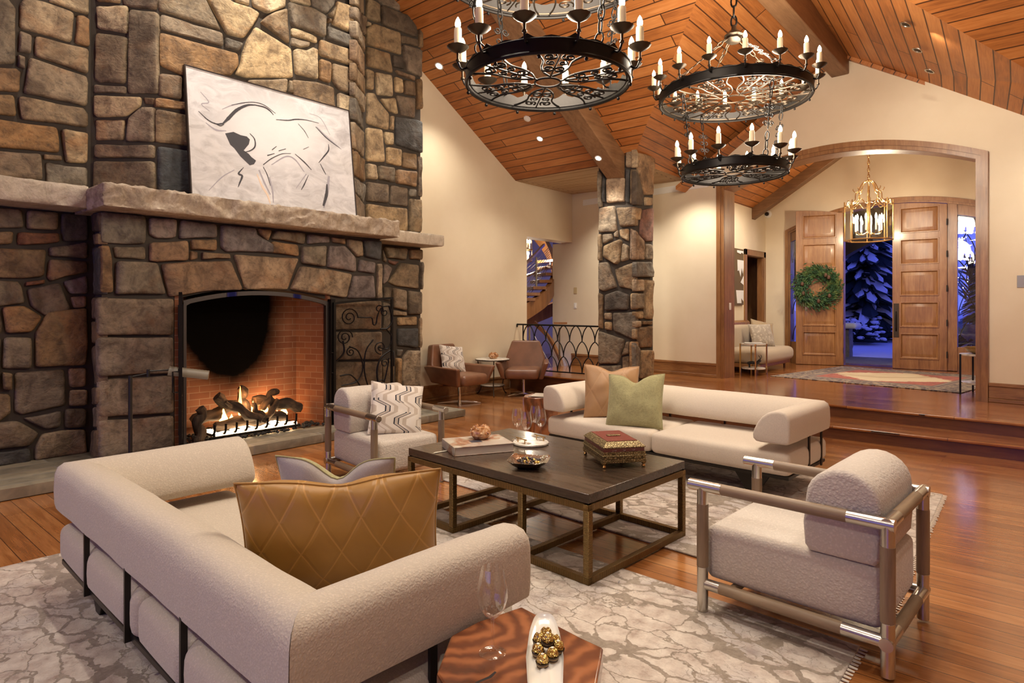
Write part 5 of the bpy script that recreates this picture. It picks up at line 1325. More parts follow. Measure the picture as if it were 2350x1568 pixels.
def geode(label, loc, r, seed):
    t = thing('crystal_bowl', label, 'crystal candle holder', loc, group=None)
    rr = random.Random(seed)
    t1 = NT('amber_crystal', rough=.15, Coat_Weight=.5); n = t1.noise(t1.co(), 30, 3); t1.set(Base_Color=t1.ramp(n, [(.35, (.24, .09, .03)), (.5, (.50, .24, .10)), (.65, (.68, .48, .30))]))
    MB().lathe([(.001, .004), (r * .62, 0), (r * .98, r * .35), (r, r * .75), (r * .75, r * 1.15), (r * .42, r * 1.2), (r * .36, r * .8), (.001, r * .7)], seg=20).build('bowl', t1.m, t, smooth=40)
    for k in range(60):
        a = rr.uniform(0, 2 * PI); el = rr.uniform(.05, 1.25); s = r * rr.uniform(.16, .30)
        d = Vector((math.cos(a) * math.cos(el), math.sin(a) * math.cos(el), math.sin(el)))
        p = Vector((0, 0, r * .55)) + Vector((d.x * r * .95, d.y * r * .95, d.z * r * .62))
        if k == 0: m = MB()
        q = [p + Vector((rr.uniform(-1, 1), rr.uniform(-1, 1), rr.uniform(-1, 1))).normalized() * s for _ in range(4)]
        m.add([p + d * s * .9, p - d * s * .4] + [p + (d.orthogonal().normalized() * math.cos(j * PI / 2.5 + k) + d.cross(d.orthogonal()).normalized() * math.sin(j * PI / 2.5 + k)) * s * .62 for j in range(5)], [(0, 2 + j, 2 + (j + 1) % 5) for j in range(5)] + [(1, 2 + (j + 1) % 5, 2 + j) for j in range(5)])
    e = m.build('crystals', t1.m, t, smooth=0, weld=0); e['kind'] = 'stuff'
    return t


gp = bc + bx_ * .10 + by_ * .18
geode('amber crystal candle holder standing on the art book', (gp.x, gp.y, TZ + .062), .075, 1)

# tray with four glasses
tp = on_table(1218, 1019); tray = thing('tray', 'round white marble tray with two brass handles on the coffee table', 'tray', (tp.x, tp.y, TZ + .001), -.25)
MB().lathe([(.001, 0), (.125, 0), (.131, .003), (.131, .013), (.128, .016), (.001, .016)], seg=48).build('marble_disc', M['marble'], tray, smooth=40)
for sy in (-1, 1):
    h = MB(); y = sy * .085
    h.tube([(-.062, y, .046), (.062, y, .046)], .0045, 8)
    for x in (-.042, .042): h.tube([(x, y, .016), (x, y, .046)], .004, 8)
    h.build('handle', M['brass'], tray, smooth=50)


def wine_glass(label, loc, s=1., group=None):
    t = thing('wine_glass', label, 'wine glass', loc, group=group)
    o = [(.001, .0), (.036, .0), (.038, .0012), (.030, .004), (.012, .009), (.0055, .018), (.0042, .040), (.0042, .085), (.0065, .097), (.022, .108), (.036, .128), (.0425, .155), (.0415, .185), (.036, .215), (.031, .238)]
    i = [(.0302, .238), (.035, .215), (.0403, .185), (.0413, .155), (.035, .129), (.021, .1105), (.001, .1045)]
    pr = [(r * s, z * s) for r, z in o]; MB().lathe([(r, z) for r, z in pr] + [(r * s, z * s) for r, z in i], seg=40).build('glass_body', M['glass'], t, smooth=60)
    return t


ztr = TZ + .0175
g0 = None
for px, py, lb in ((1187, 1009, 'wine glass at the back left of the marble tray'), (1208, 1018, 'wine glass nearest on the marble tray, in front of the others'), (1228, 1001, 'wine glass at the back right of the marble tray, half hidden'), (1241, 1010, 'wine glass at the right side of the marble tray')):
    p = gz(px, py, ztr)
    g0 = wine_glass(lb, (p.x, p.y, ztr), .97, 'wine glasses on the tray') if g0 is None else dup(g0, (p.x, p.y, ztr), 0, lb)

# square silver bowl of wrapped sweets
sp_ = on_table(1213, 1072); bo = thing('silver_bowl', 'square hammered silver bowl in front of the tray', 'bowl', (sp_.x, sp_.y, TZ + .001), math.radians(28))


def sq(r, z, n=32, p=5.):
    return [Vector((r * math.copysign(abs(math.cos(a)) ** (2 / p), math.cos(a)), r * math.copysign(abs(math.sin(a)) ** (2 / p), math.sin(a)), z + .010 * (abs(math.sin(2 * a)) ** 3) * (z > .02))) for a in [2 * PI * k / n for k in range(n)]]


rows = [sq(r, z) for r, z in ((.03, 0), (.06, 0), (.09, .018), (.125, .045), (.128, .047), (.122, .047), (.088, .022), (.05, .008), (.004, .008))]
m = MB(); m.v = [p for r_ in rows for p in r_]; n = 32
for i in range(len(rows) - 1):
    for j in range(n): m.f.append((i * n + j, i * n + (j + 1) % n, (i + 1) * n + (j + 1) % n, (i + 1) * n + j)); m.mi.append(0)
m.f.append(tuple(range(n))); m.mi.append(0)
hs = NT('hammered_silver', (.72, .69, .62), .16, 1.); hs.bump(hs.n('TexVoronoi', Vector=hs.co(), Scale=85.), .5, .003)
m.build('bowl_shell', hs.m, bo, smooth=60)
m = MB(); rr = random.Random(9)
for k in range(70):
    a = rr.uniform(0, 2 * PI); q = .075 * math.sqrt(rr.random()); r = rr.uniform(.008, .013); b = len(m.v)
    m.ball((sp_.x + q * math.cos(a), sp_.y + q * math.sin(a), TZ + .022 + r + .02 * (1 - q / .075) + rr.uniform(0, .006)), r, 7, 5, (1, .8, .7), mi=0 if rr.random() < .6 else 1)
tag(m.build('wrapped_sweets', [plain('dark_chocolate', (.035, .022, .018), .3), plain('gold_foil', (.62, .42, .12), .25, 1.)], smooth=60), 'heap of gold and dark sweets filling the silver bowl', 'sweets', kind='stuff')

# ornate casket
ba, bb_, bc_ = gz(1382, 1077, TZ), gz(1478, 1072, TZ), gz(1343, 1042, TZ)
bxv = bb_ - ba; byv = bc_ - ba; LB = bxv.length + .012; WB_ = byv.length
cen = ba + bxv / 2 + byv / 2
ch_ = thing('jewellery_casket', 'ornate brass and red casket on four little feet on the coffee table', 'casket', (cen.x, cen.y, TZ + .001), math.atan2(bxv.y, bxv.x))


def filigree():
    t = NT('brass_filigree', rough=.42, metal=.75); v = t.co(); w = t.n('TexVoronoi', attrs={'feature': 'DISTANCE_TO_EDGE'}, Vector=v, Scale=75.); n = t.noise(v, 60, 3)
    f = t.math('ADD', w, t.math('MULTIPLY', n, .1)); t.set(Base_Color=t.ramp(f, [(.04, (.02, .016, .010)), (.13, (.20, .145, .065)), (.3, (.44, .34, .17))])); t.bump(f, .8, .004); return t.m


def oxblood():
    t = NT('oxblood_panel', rough=.35); v = t.co(); w = t.n('TexVoronoi', Vector=v, Scale=32.)
    t.set(Base_Color=t.ramp(w, [(.06, (.60, .50, .36)), (.12, (.17, .035, .026))])); return t.m


FIL, OXB = filigree(), oxblood()
lx, ly = LB / 2, WB_ / 2
m = MB(); m.box((-lx, -ly, .030), (lx, ly, .052)); m.box((-lx + .004, -ly + .004, .052), (lx - .004, ly - .004, .098)); m.box((-lx - .003, -ly - .003, .072), (lx + .003, ly + .003, .078)); m.build('body', FIL, ch_, bevel=.002)
m = MB(); m.box((-lx + .010, -ly + .010, .098), (lx - .010, ly - .010, .122)); m.build('red_band', OXB, ch_, bevel=.001)
lid = MB(); k = .028
v8 = [Vector((sx * (lx - o), sy * (ly - o), z)) for z, o in ((.122, .004), (.128, .004), (.157, .036)) for sx, sy in ((-1, -1), (1, -1), (1, 1), (-1, 1))]
lid.add(v8, [(3, 2, 1, 0), (8, 9, 10, 11)] + [(r * 4 + i, r * 4 + (i + 1) % 4, r * 4 + 4 + (i + 1) % 4, r * 4 + 4 + i) for r in range(2) for i in range(4)])
ld = lid.build('lid', FIL, ch_, bevel=.002)
MB().box((-lx + .045, -ly + .045, .157), (lx - .045, ly - .045, .160)).build('lid_panel', OXB, ld)
MB().box((-.045, -.018, .160), (.045, .018, .166)).build('lid_plaque', FIL, ld, bevel=.002)
m = MB()
for x in (-.06, 0, .06): m.lathe([(.001, -.004), (.007, -.003), (.009, 0)], (x, -ly + .008, .110), 10)
m.build('stud', plain('pearl', (.75, .7, .6), .2), ch_)
for sx in (-1, 1):
    for sy in (-1, 1): MB().lathe([(.001, 0), (.010, 0), (.013, .006), (.007, .016), (.016, .026), (.018, .032), (.001, .032)], (sx * (lx - .014), sy * (ly - .014), 0), 12).build('foot', M['brass'], ch_, smooth=50)

# ================================================================ WALNUT STUMP TABLE in the foreground with glass, dish and sweets
WZ = .50
def stump(label, pts, z, loc, rz=0, thick=.055):
    t = thing('stump_table', label, 'side table', loc, rz)
    m = MB(); n = len(pts); vs = []
    prof = [(.985, z), (1.0, z - .006), (1.0, z - .05), (.90, z - .20), (.82, z * .4), (.86, .02), (.85, 0)]
    for s, zz in prof:
        for i, (x, y) in enumerate(pts):
            w = 1 + (.05 * noise.noise(Vector((x * 4, y * 4, zz * 5))) if zz < z - .06 else 0); vs.append(Vector((x * s * w, y * s * w, zz)))
    fs = [tuple(range(n))] + [(r * n + i, r * n + (i + 1) % n, (r + 1) * n + (i + 1) % n, (r + 1) * n + i) for r in range(len(prof) - 1) for i in range(n)] + [tuple((len(prof) - 1) * n + i for i in range(n - 1, -1, -1))]
    m.add(vs, fs); m.build('stump', M['walnut'], t, smooth=25, bevel=.006)
    c = MB(); c.tube([(-.02, -.20, z + .0003), (.0, -.12, z + .0003), (-.012, -.05, z + .0003), (.0, -.01, z + .0003)], [.006, .009, .005, .001], 6, flat=1.0)
    for i, p in enumerate(c.v): c.v[i] = Vector((p.x, p.y, z - .001 + (p.z - z) * .15))
    c.build('crack', plain('dark_crack', (.012, .006, .004), .8), t)
    return t


px_ = [(1002, 1545), (1035, 1458), (1096, 1426), (1197, 1392), (1336, 1464), (1384, 1486), (1366, 1600), (1240, 1690), (1060, 1640)]
P_ = [gz(x, y, WZ) for x, y in px_]; cc = sum(P_, Vector()) / len(P_)
stump('angular polished walnut stump table in the foreground', [(p.x - cc.x, p.y - cc.y) for p in P_], WZ - .012, (cc.x, cc.y, .012))
wp_ = gz(1130, 1500, WZ); wine_glass('large empty wine glass on the walnut stump table in the foreground', (wp_.x, wp_.y, WZ + .001), 1.04)
# boat-shaped white dish
d0, d1 = gz(1249, 1424, WZ + .01), gz(1252, 1640, WZ + .01)
dc = (d0 + d1) / 2; dl = (d1 - d0).length / 2; dw = .053
dish = thing('serving_dish', 'long white porcelain dish on the walnut stump table', 'dish', (dc.x, dc.y, WZ + .001), math.atan2((d0 - d1).y, (d0 - d1).x))
def boat(s, z, n=40):
    out = []
    for a in [2 * PI * k / n for k in range(n)]:
        x = math.copysign(abs(math.cos(a)) ** .3, math.cos(a)); y = math.copysign(abs(math.sin(a)) ** .3, math.sin(a)); f = s if s > .8 else s
        out.append(Vector((dl * x * (1 - (1 - s) * .35), dw * y * s * (1 - .40 * x * x), z + .010 * x ** 4 * (z > .004))))
    return out


rows = [boat(.86, 0), boat(.93, .004), boat(1., .020), boat(.985, .021), boat(.92, .012), boat(.84, .007), boat(.3, .006)]
m = MB(); m.v = [p for r_ in rows for p in r_]; n = 40
for i in range(len(rows) - 1):
    for j in range(n): m.f.append((i * n + j, i * n + (j + 1) % n, (i + 1) * n + (j + 1) % n, (i + 1) * n + j)); m.mi.append(0)
m.f.append(tuple(range(n))); m.mi.append(0); m.f.append(tuple((len(rows) - 1) * n + j for j in range(n))); m.mi.append(0)
m.build('dish_body', plain('white_porcelain', (.80, .77, .70), .18, 0, 0, 0, Coat_Weight=.6), dish, smooth=60)
foil = NT('crumpled_gold_foil', (.72, .50, .16), .22, 1.); foil.bump(foil.n('TexVoronoi', attrs={'feature': 'DISTANCE_TO_EDGE'}, Vector=foil.co(), Scale=170.), .9, .006)
def pcup():
    t = NT('brown_paper_cup', rough=.6); a = t.xyz(t.co()); f = t.math('PINGPONG', t.math('MULTIPLY', a[2], 260.), 1.); t.set(Base_Color=t.mix(t.math('LESS_THAN', f, .3), (.055, .028, .014), (.34, .22, .09))); return t.m


CUP = pcup(); g1 = None; rr = random.Random(2)
LBL = ('topmost gold foil chocolate at the far end of the white dish', 'gold foil chocolate at the left of the second row on the dish', 'gold foil chocolate lying on top of the middle of the pile', 'gold foil chocolate at the right of the second row on the dish', 'gold foil chocolate at the right edge of the pile, third from the far end', 'gold foil chocolate at the left of the third row on the dish', 'gold foil chocolate to the right of the nearest one', 'gold foil chocolate nearest the camera on the white dish')
for (px, py, dz), lb in zip(((1253, 1458, 0), (1237, 1471, 0), (1257, 1472, .022), (1273, 1475, 0), (1281, 1490, 0), (1235, 1497, 0), (1268, 1506, 0), (1245, 1521, 0)), LBL):
    p = gz(px, py, WZ + .02 + dz)
    if g1 is None:
        g1 = thing('wrapped_chocolate', lb, 'chocolate', (p.x, p.y, WZ + .008 + dz), 0, 'gold foil chocolates on the dish')
        b = MB(); b.ball((0, 0, .0165), .0148, 24, 16)
        for i, q in enumerate(b.v): b.v[i] = q + (q - Vector((0, 0, .0165))) * (.06 * noise.noise(q * 260) + .04 * noise.noise(q * 600))
        g1.scale = (1.16,) * 3; b.build('foil', foil.m, g1, smooth=180)
        MB().lathe([(.001, 0), (.0125, 0), (.0160, .013), (.0166, .013), (.0130, -.0005)], seg=28, wob=lambda a, z: .03 * math.sin(a * 24)).build('paper_cup', CUP, g1, smooth=30)
        MB().lathe([(.0005, .0322), (.0038, .0318), (.004, .0308)], seg=14).build('sticker', plain('cream_sticker', (.7, .66, .55), .4), g1)
    else:
        dup(g1, (p.x, p.y, WZ + .008 + dz), rr.uniform(0, 6), lb, scale=1.16)

# ================================================================ FAR LEFT CORNER: leather chairs, round table
def tub_chair(label, loc, rz):
    t = thing('swivel_chair', label, 'armchair', loc, rz)
    L = M['leather']
    # shell: two flared sides and a tall tapered back (front looks to +x)
    def slab(pts, th, nm, dirv):
        m = MB(); a = [Vector(p) for p in pts]; d = Vector(dirv) * th; n = len(a)
        m.add(a + [p + d for p in a], [tuple(range(n - 1, -1, -1)), tuple(range(n, 2 * n))] + [(i, (i + 1) % n, n + (i + 1) % n, n + i) for i in range(n)])
        return m.build(nm, L, t, bevel=.028, bseg=4, smooth=60)
    for s in (-1, 1):
        slab([(-.30, s * .25, .33), (.30, s * .27, .30), (.38, s * .37, .585), (-.30, s * .335, .60), (-.40, s * .32, .58)], .085, 'side', (0, s * .95, .0))
    m = MB()
    v = [(-.27, -.30, .34), (-.27, .30, .34), (-.37, .345, .60), (-.44, .245, .90), (-.44, -.245, .90), (-.37, -.345, .60)]
    f_ = [Vector(p) + Vector((.10, 0, .02)) for p in v]; b = [Vector(p) + Vector((-.02, 0, 0)) for p in v]
    m.add(f_ + b, [(0, 1, 2, 3, 4, 5), (11, 10, 9, 8, 7, 6)] + [(i, 6 + i, 6 + (i + 1) % 6, (i + 1) % 6) for i in range(6)]); m.build('backrest', L, t, bevel=.03, bseg=4, smooth=60)
    rbox((-.28, -.275, .31), (.36, .275, .47), .05, .05, .018).build('seat_cushion', L, t, smooth=60)
    s = MB(); s.tube(bez([(-.275, y, .50 + .0 * y) for y in (-.22, 0, .22)], 6), .004, 6); s.tube([(-.262, 0, .48), (-.335, 0, .88)], .003, 6); s.build('seam', L, t)
    MB().box((-.18, -.18, .285), (.18, .18, .31)).build('swivel_plate', M['black'], t)
    p = MB(); p.cyl((0, 0, .03), (0, 0, .30), .028, 20); p.build('pedestal', M['chrome'], t)
    for k in range(4):
        a = PI / 4 + k * PI / 2; c, s_ = math.cos(a), math.sin(a); q = MB()
        vs = []
        for r, w, h0, h1 in ((.0, .03, .02, .055), (.16, .026, .012, .042), (.34, .02, .0, .016)):
            for ww, hh in ((-w, h0), (w, h0), (w, h1), (-w, h1)): vs.append(Vector((c * r - s_ * ww, s_ * r + c * ww, hh)))
        q.add(vs, [(0, 1, 2, 3), (11, 10, 9, 8)] + [(i * 4 + j, i * 4 + (j + 1) % 4, i * 4 + 4 + (j + 1) % 4, i * 4 + 4 + j) for i in range(2) for j in range(4)])
        q.build('base_leg', M['chrome'], t, bevel=.003)
    return t


c1 = gz(1054, 926); c2 = gz(1202, 907)
tc_ = tub_chair('brown leather swivel armchair next to the chimney, with a printed cushion', (c1.x, c1.y, .001), math.radians(2))
dup(tc_, (c2.x, c2.y, .001), math.radians(-56), 'brown leather swivel armchair in front of the iron railing, empty')
cp_ = (c1.x - .03, c1.y - .02)
cushion('cushion', 'white geometric printed cushion on the leather chair by the chimney', .44, .44, .14, (cp_[0] - .12, cp_[1] + .02, .69), face_rot(1, -.12, .42, -.14), M['geo'])
rt = gz(1101, 903); rt.x = max(rt.x, TX + .32)
t = thing('side_table', 'round marble side table between the two leather chairs', 'side table', (rt.x, rt.y, .001))
MB().lathe([(.001, .60), (.285, .60), (.29, .605), (.29, .618), (.285, .622), (.001, .622)], seg=48).build('table_top', M['marble'], t, smooth=40)
MB().torus((0, 0, .604), .291, .009, 48, 8).build('rim', M['bronze'], t)
MB().lathe([(.001, .16), (.20, .16), (.205, .165), (.205, .176), (.20, .18), (.001, .18)], seg=40).build('lower_shelf', M['marble'], t, smooth=40)
MB().torus((0, 0, .163), .206, .008, 40, 8).build('shelf_rim', M['bronze'], t)
for k in range(3):
    a = 2 * PI * k / 3 - .75; c, s_ = math.cos(a), math.sin(a)
    MB().tube(bez([(c * .285, s_ * .285, .60), (c * .262, s_ * .262, .42), (c * .215, s_ * .215, .17), (c * .25, s_ * .25, .05), (c * .29, s_ * .29, .008)], 6), .010, 8).build('leg', M['bronze'], t, smooth=60)
geode('amber crystal candle holder on the round marble side table', (rt.x + .02, rt.y + .0, .624), .085, 4)
MB_ = thing('glass_votive', 'small clear glass votive behind the crystal holder on the side table', 'votive', (rt.x - .10, rt.y + .10, .624)); MB().lathe([(.001, 0), (.03, 0), (.034, .06), (.031, .06), (.027, .006), (.001, .006)], seg=24).build('votive_cup', M['glass'], MB_, smooth=40)

# small stump with magazines behind the far sofa's left arm
q = gz(1240, 912, .46)
stump('small dark stump table at the left end of the far sofa', [(.22 * math.cos(a) * (1 + .08 * math.sin(3 * a)), .22 * math.sin(a)) for a in [2 * PI * k / 8 + .3 for k in range(8)]], .458, (q.x - .07, q.y + .1, .001))
for k, (dz, rz_, c) in enumerate(((0, .2, (.16, .15, .13)), (.007, .45, (.42, .36, .28)))):
    mg = thing('magazine', ('dark magazine lying lower on the small stump table', 'pale magazine lying on top on the small stump table')[k], 'magazine', (q.x - .06, q.y + .1, .460 + dz), rz_)
    MB().box((-.105, -.14, .0), (.105, .14, .0055)).build('cover', plain('magazine_cover', c, .3), mg, bevel=.001); MB().box((-.1, -.135, .001), (.106, .135, .0045)).build('pages', pages_mat(), mg)

# ---- pharmacy floor lamp beside the hearth
lx_, ly_ = gx(297, 868, -6.02).x, gx(299, 1020, -6.02).y
lamp = thing('floor_lamp', 'black pharmacy floor lamp with a tan half-round shade by the fireplace', 'floor lamp', (lx_, ly_, 0))
pz = gx(297, 863, -6.02).z
MB().lathe([(.001, 0), (.12, 0), (.125, .006), (.12, .018), (.02, .026), (.001, .026)], seg=32).build('base', M['black'], lamp, smooth=40)
MB().cyl((0, 0, .02), (0, 0, pz), .0165, 16).build('pole', M['black'], lamp)
e1 = gx(340, 856, -5.98) - Vector((lx_, ly_, 0)); e2 = gx(388, 852, -5.94) - Vector((lx_, ly_, 0)); e3 = gx(478, 862, -5.80) - Vector((lx_, ly_, 0)); e3b = gx(396, 852, -5.93) - Vector((lx_, ly_, 0))
MB().tube([(0, 0, pz - .01), tuple(e1 + Vector((0, 0, -.005)))], .006, 8).build('arm', M['black'], lamp)
MB().cyl(tuple(e1 + Vector((0, 0, -.035))), tuple(e1 + Vector((0, 0, .03))), .013, 12).build('joint', M['black'], lamp)
MB().tube([tuple(e1 + Vector((0, 0, .015))), tuple(e2 + Vector((0, 0, .01)))], .006, 8).build('upper_arm', M['black'], lamp)
sh = MB(); ax = (e3 - e2).normalized(); sd = ax.cross(Vector((0, 0, 1))).normalized(); upv = sd.cross(ax).normalized()
n = 14; rows = []
for r, (o0) in ((.062, 0), (.057, 0)): rows.append((r, o0))
for base_, end in ((e2, e3),):
    vs = []; k = 24
    for i in range(k + 1):
        p = base_ + (end - base_) * (i / k); rr_ = 1 + .012 * math.cos(i * PI)
        for j in range(n + 1):
            a = PI * j / n; vs.append(p + sd * math.cos(a) * .074 * rr_ + upv * (math.sin(a) * .074 * rr_ - .03))
        for j in range(n, -1, -1):
            a = PI * j / n; vs.append(p + sd * math.cos(a) * .070 + upv * (math.sin(a) * .070 - .03))
    w_ = 2 * (n + 1)
    fs = [(i * w_ + j, i * w_ + (j + 1) % w_, (i + 1) * w_ + (j + 1) % w_, (i + 1) * w_ + j) for i in range(k) for j in range(w_)]
    sh.add(vs, fs)
    for p in (base_, end):
        o = [p + sd * math.cos(PI * j / n) * .0725 + upv * (math.sin(PI * j / n) * .0725 - .03) for j in range(n + 1)]; sh.add(o + [q_ + ax * .003 for q_ in o], [tuple(range(n + 1)), tuple(range(2 * n + 1, n, -1))] + [(j, j + 1, n + 2 + j, n + 1 + j) for j in range(n)])
sh.build('lamp_shade', plain('tan_lamp_shade', (.15, .12, .08), .5), lamp, smooth=50)

# ---- the painting leaning on the mantel
q0, q1 = gx(441, 443, -6.40), gx(817, 493, -6.40)
pz0 = 2.60; py0, py1 = q0.y, q1.y; PW = py1 - py0
# lean: the top edge rests on the stone face
top_l = onp(427, 149, (XU + .06, 0, 0), (1, 0, 0))
PHh = math.hypot(top_l.z - pz0, .17)
pic = thing('painting', 'framed white painting of a charging bull leaning on the mantel', 'painting', (-6.40, (py0 + py1) / 2, pz0), rot=(PI / 2 - math.atan2(.16, PHh), 0, PI / 2))
hw = PW / 2


def canvas_mat():
    t = NT('painted_canvas', rough=.6); v = t.co(); n = t.noise(t.co((1, 1.6, 1), rot=(0, 0, .5)), 3.2, 6, .65, 1.6); n2 = t.noise(v, 1.2, 3)
    c = t.ramp(n, [(.30, (.42, .41, .43)), (.46, (.56, .56, .58)), (.6, (.68, .68, .70))])
    c = t.mix(t.ramp(n2, [(.5, 0.), (.75, .4)]), c, (.52, .49, .43)); s_ = t.xyz(v); ex = t.math('MULTIPLY', t.math('ADD', s_[0], .05), 1.45); ey = t.math('MULTIPLY', t.math('SUBTRACT', s_[1], .82), 2.2)
    dd = t.math('ADD', t.math('SQRT', t.math('ADD', t.math('MULTIPLY', ex, ex), t.math('MULTIPLY', ey, ey))), t.math('MULTIPLY', t.math('SUBTRACT', n, .5), .9))
    c = t.mix(t.ramp(dd, [(.45, .9), (1.0, 0.)]), c, (.76, .765, .78)); t.set(Base_Color=c)
    t.bump(t.noise(v, 160, 2), .12, .002); return t.m


MB().box((-hw, 0, -.025), (hw, PHh, 0)).build('canvas', canvas_mat(), pic)
f = MB()
for lo, hi in (((-hw - .012, -.0, -.035), (-hw, PHh + .012, .008)), ((hw, 0, -.035), (hw + .012, PHh + .012, .008)), ((-hw, PHh, -.035), (hw, PHh + .012, .008)), ((-hw, -.0, -.035), (hw, .008, .008))): f.box(lo, hi)
f.build('frame', plain('dark_frame', (.025, .016, .014), .4), pic)
INK = plain('black_paint', (.045, .045, .055), .6); GRY = plain('grey_paint', (.36, .35, .40), .7); WHT = plain('white_paint', (.84, .84, .84), .7); PCH = plain('peach_paint', (.74, .60, .48), .7)
# picture coordinates: crop of the photograph (1738x1568) -> canvas plane
pc = Vector(pic.location); pM = (Matrix.Translation(pc) @ pic.rotation_euler.to_matrix().to_4x4())
pn = pM.to_3x3() @ Vector((0, 0, 1)); pMi = pM.inverted()
def cv(x, y):
    q = pMi @ onp(420 + x / 4.239, 140 + y / 4.239, pc, pn); return Vector((max(-hw + .01, min(hw - .01, q.x)), max(.01, min(PHh - .01, q.y)), 0))


def stroke(mb, pts, ws, z=.0015, smooth=8):
    P = bez([cv(x, y) for x, y in pts], smooth); n = len(P); vs = []; fs = []
    for i, p in enumerate(P):
        a = P[max(0, i - 1)]; b = P[min(n - 1, i + 1)]; d = (b - a); d = d.normalized() if d.length > 1e-6 else Vector((1, 0, 0)); o = Vector((-d.y, d.x, 0))
        f_ = i / (n - 1) * (len(ws) - 1); k_ = min(len(ws) - 2, int(f_)); w_ = (ws[k_] * (1 - f_ + k_) + ws[k_ + 1] * (f_ - k_)) * (1 + .25 * noise.noise(Vector((i * .8, pts[0][0], 0))))
        vs += [p + o * w_ + Vector((0, 0, z)), p - o * w_ + Vector((0, 0, z)), p - o * w_, p + o * w_]
    for i in range(n - 1):
        for k_ in range(4): fs.append((i * 4 + k_, i * 4 + (k_ + 1) % 4, i * 4 + 4 + (k_ + 1) % 4, i * 4 + 4 + k_))
    fs += [(0, 1, 2, 3), tuple((n - 1) * 4 + k_ for k_ in (3, 2, 1, 0))]
    mb.add(vs, fs)


gm = MB()
for pts, ws in (([(170, 300), (250, 400), (180, 420), (260, 490)], [.003, .006, .003]), ([(220, 600), (320, 670), (420, 680)], [.004, .010, .004]), ([(380, 470), (480, 430), (600, 410)], [.003, .006, .003]), ([(250, 1260), (380, 1130), (500, 1060)], [.003, .006, .004]), ([(1300, 640), (1400, 740), (1540, 860)], [.004, .009, .003]), ([(860, 1010), (1000, 930), (1090, 960), (1180, 1080)], [.004, .008, .008, .004]), ([(840, 1130), (870, 1260), (880, 1380)], [.008, .010, .005]), ([(1420, 1120), (1400, 1280), (1370, 1430)], [.012, .022, .010]), ([(1100, 1240), (1200, 1100)], [.003, .006]), ([(1230, 510), (1340, 560), (1430, 720)], [.002, .004, .002]), ([(740, 1060), (790, 1180), (850, 1300)], [.008, .010, .006])): stroke(gm, pts, ws, .001)
gm.build('grey_strokes', GRY, pic, smooth=0)['kind'] = 'stuff'
pm = MB(); stroke(pm, [(720, 1100), (770, 1220), (820, 1300), (850, 1390)], [.006, .012, .012, .006], .0012); pm.build('peach_stroke', PCH, pic, smooth=0)
im = MB()
for pts, ws in (([(150, 488), (240, 572), (320, 612), (385, 610)], [.002, .006, .006, .008]), ([(385, 612), (440, 560), (520, 480), (620, 432), (700, 428)], [.006, .016, .016, .011, .006]), ([(700, 428), (790, 450), (840, 480), (880, 525)], [.006, .008, .008, .003]), ([(470, 430), (580, 408), (690, 402), (790, 430), (900, 510)], [.002, .004, .004, .004, .002]), ([(300, 600), (360, 630), (400, 615)], [.003, .006, .003]), ([(905, 570), (1020, 578), (1100, 568), (1200, 575), (1320, 605)], [.003, .006, .007, .004, .002]), ([(1120, 610), (1180, 680), (1220, 750)], [.002, .004, .002]), ([(1290, 640), (1380, 735), (1460, 800), (1530, 850)], [.003, .006, .005, .002]), ([(650, 705), (695, 760), (700, 830), (660, 870), (590, 890)], [.003, .006, .008, .006, .003]), ([(1415, 810), (1415, 870), (1370, 930), (1320, 990)], [.003, .008, .008, .003]), ([(865, 865), (910, 830)], [.004, .003]), ([(930, 875), (1000, 855)], [.004, .003]), ([(820, 920), (890, 900)], [.006, .003]), ([(1170, 860), (1225, 835)], [.003, .002]), ([(780, 1010), (860, 950), (960, 905), (1050, 900)], [.004, .005, .004, .002]), ([(1090, 905), (1180, 985), (1250, 1060)], [.003, .008, .003]), ([(590, 1035), (540, 1095), (575, 1120), (550, 1190), (535, 1230)], [.002, .009, .011, .007, .002]), ([(780, 1030), (820, 1110), (850, 1215)], [.003, .005, .002]), ([(1220, 1110), (1180, 1200), (1150, 1255)], [.002, .007, .003]), ([(1335, 1000), (1365, 1060), (1390, 1105)], [.003, .006, .003]), ([(1400, 1200), (1395, 1300), (1365, 1410)], [.008, .020, .012])): stroke(im, pts, ws, .0018)
hd = [cv(x, y) for x, y in ((410, 705), (490, 690), (560, 722), (620, 735), (650, 765), (640, 810), (590, 870), (640, 905), (665, 935), (710, 970), (690, 1005), (650, 1015), (560, 930), (500, 850), (460, 815))]
im.prism([(p.x, p.y) for p in hd], (0, 0, .0018), (0, 0, 0), (1, 0, 0), (0, 1, 0))
im.build('black_strokes', INK, pic, smooth=0)


# ================================================================ CHANDELIERS
def band(R, z, h, n=96, scallops=24, th=.010):
    m = MB(); k = 4; rows = []
    for i in range(n):
        a = 2 * PI * i / n; f = (i / n * scallops) % 1
        up = .016 * abs(math.sin(PI * f)) + (.016 * max(0, 1 - abs(f - .5) * 9) if int(i / n * scallops) % 2 == 0 else 0)
        c, s = math.cos(a), math.sin(a)
        rows.append([Vector((c * r, s * r, zz)) for r, zz in ((R, z), (R + th, z), (R + th, z + h + up), (R, z + h + up))])
    m.v = [p for r in rows for p in r]
    for i in range(n):
        for j in range(4): m.f.append((i * 4 + j, i * 4 + (j + 1) % 4, ((i + 1) % n) * 4 + (j + 1) % 4, ((i + 1) % n) * 4 + j)); m.mi.append(0)
    m.torus((0, 0, z), R + th * .5, .011, n, 6); m.torus((0, 0, z + h), R + th, .005, n, 6)
    return m


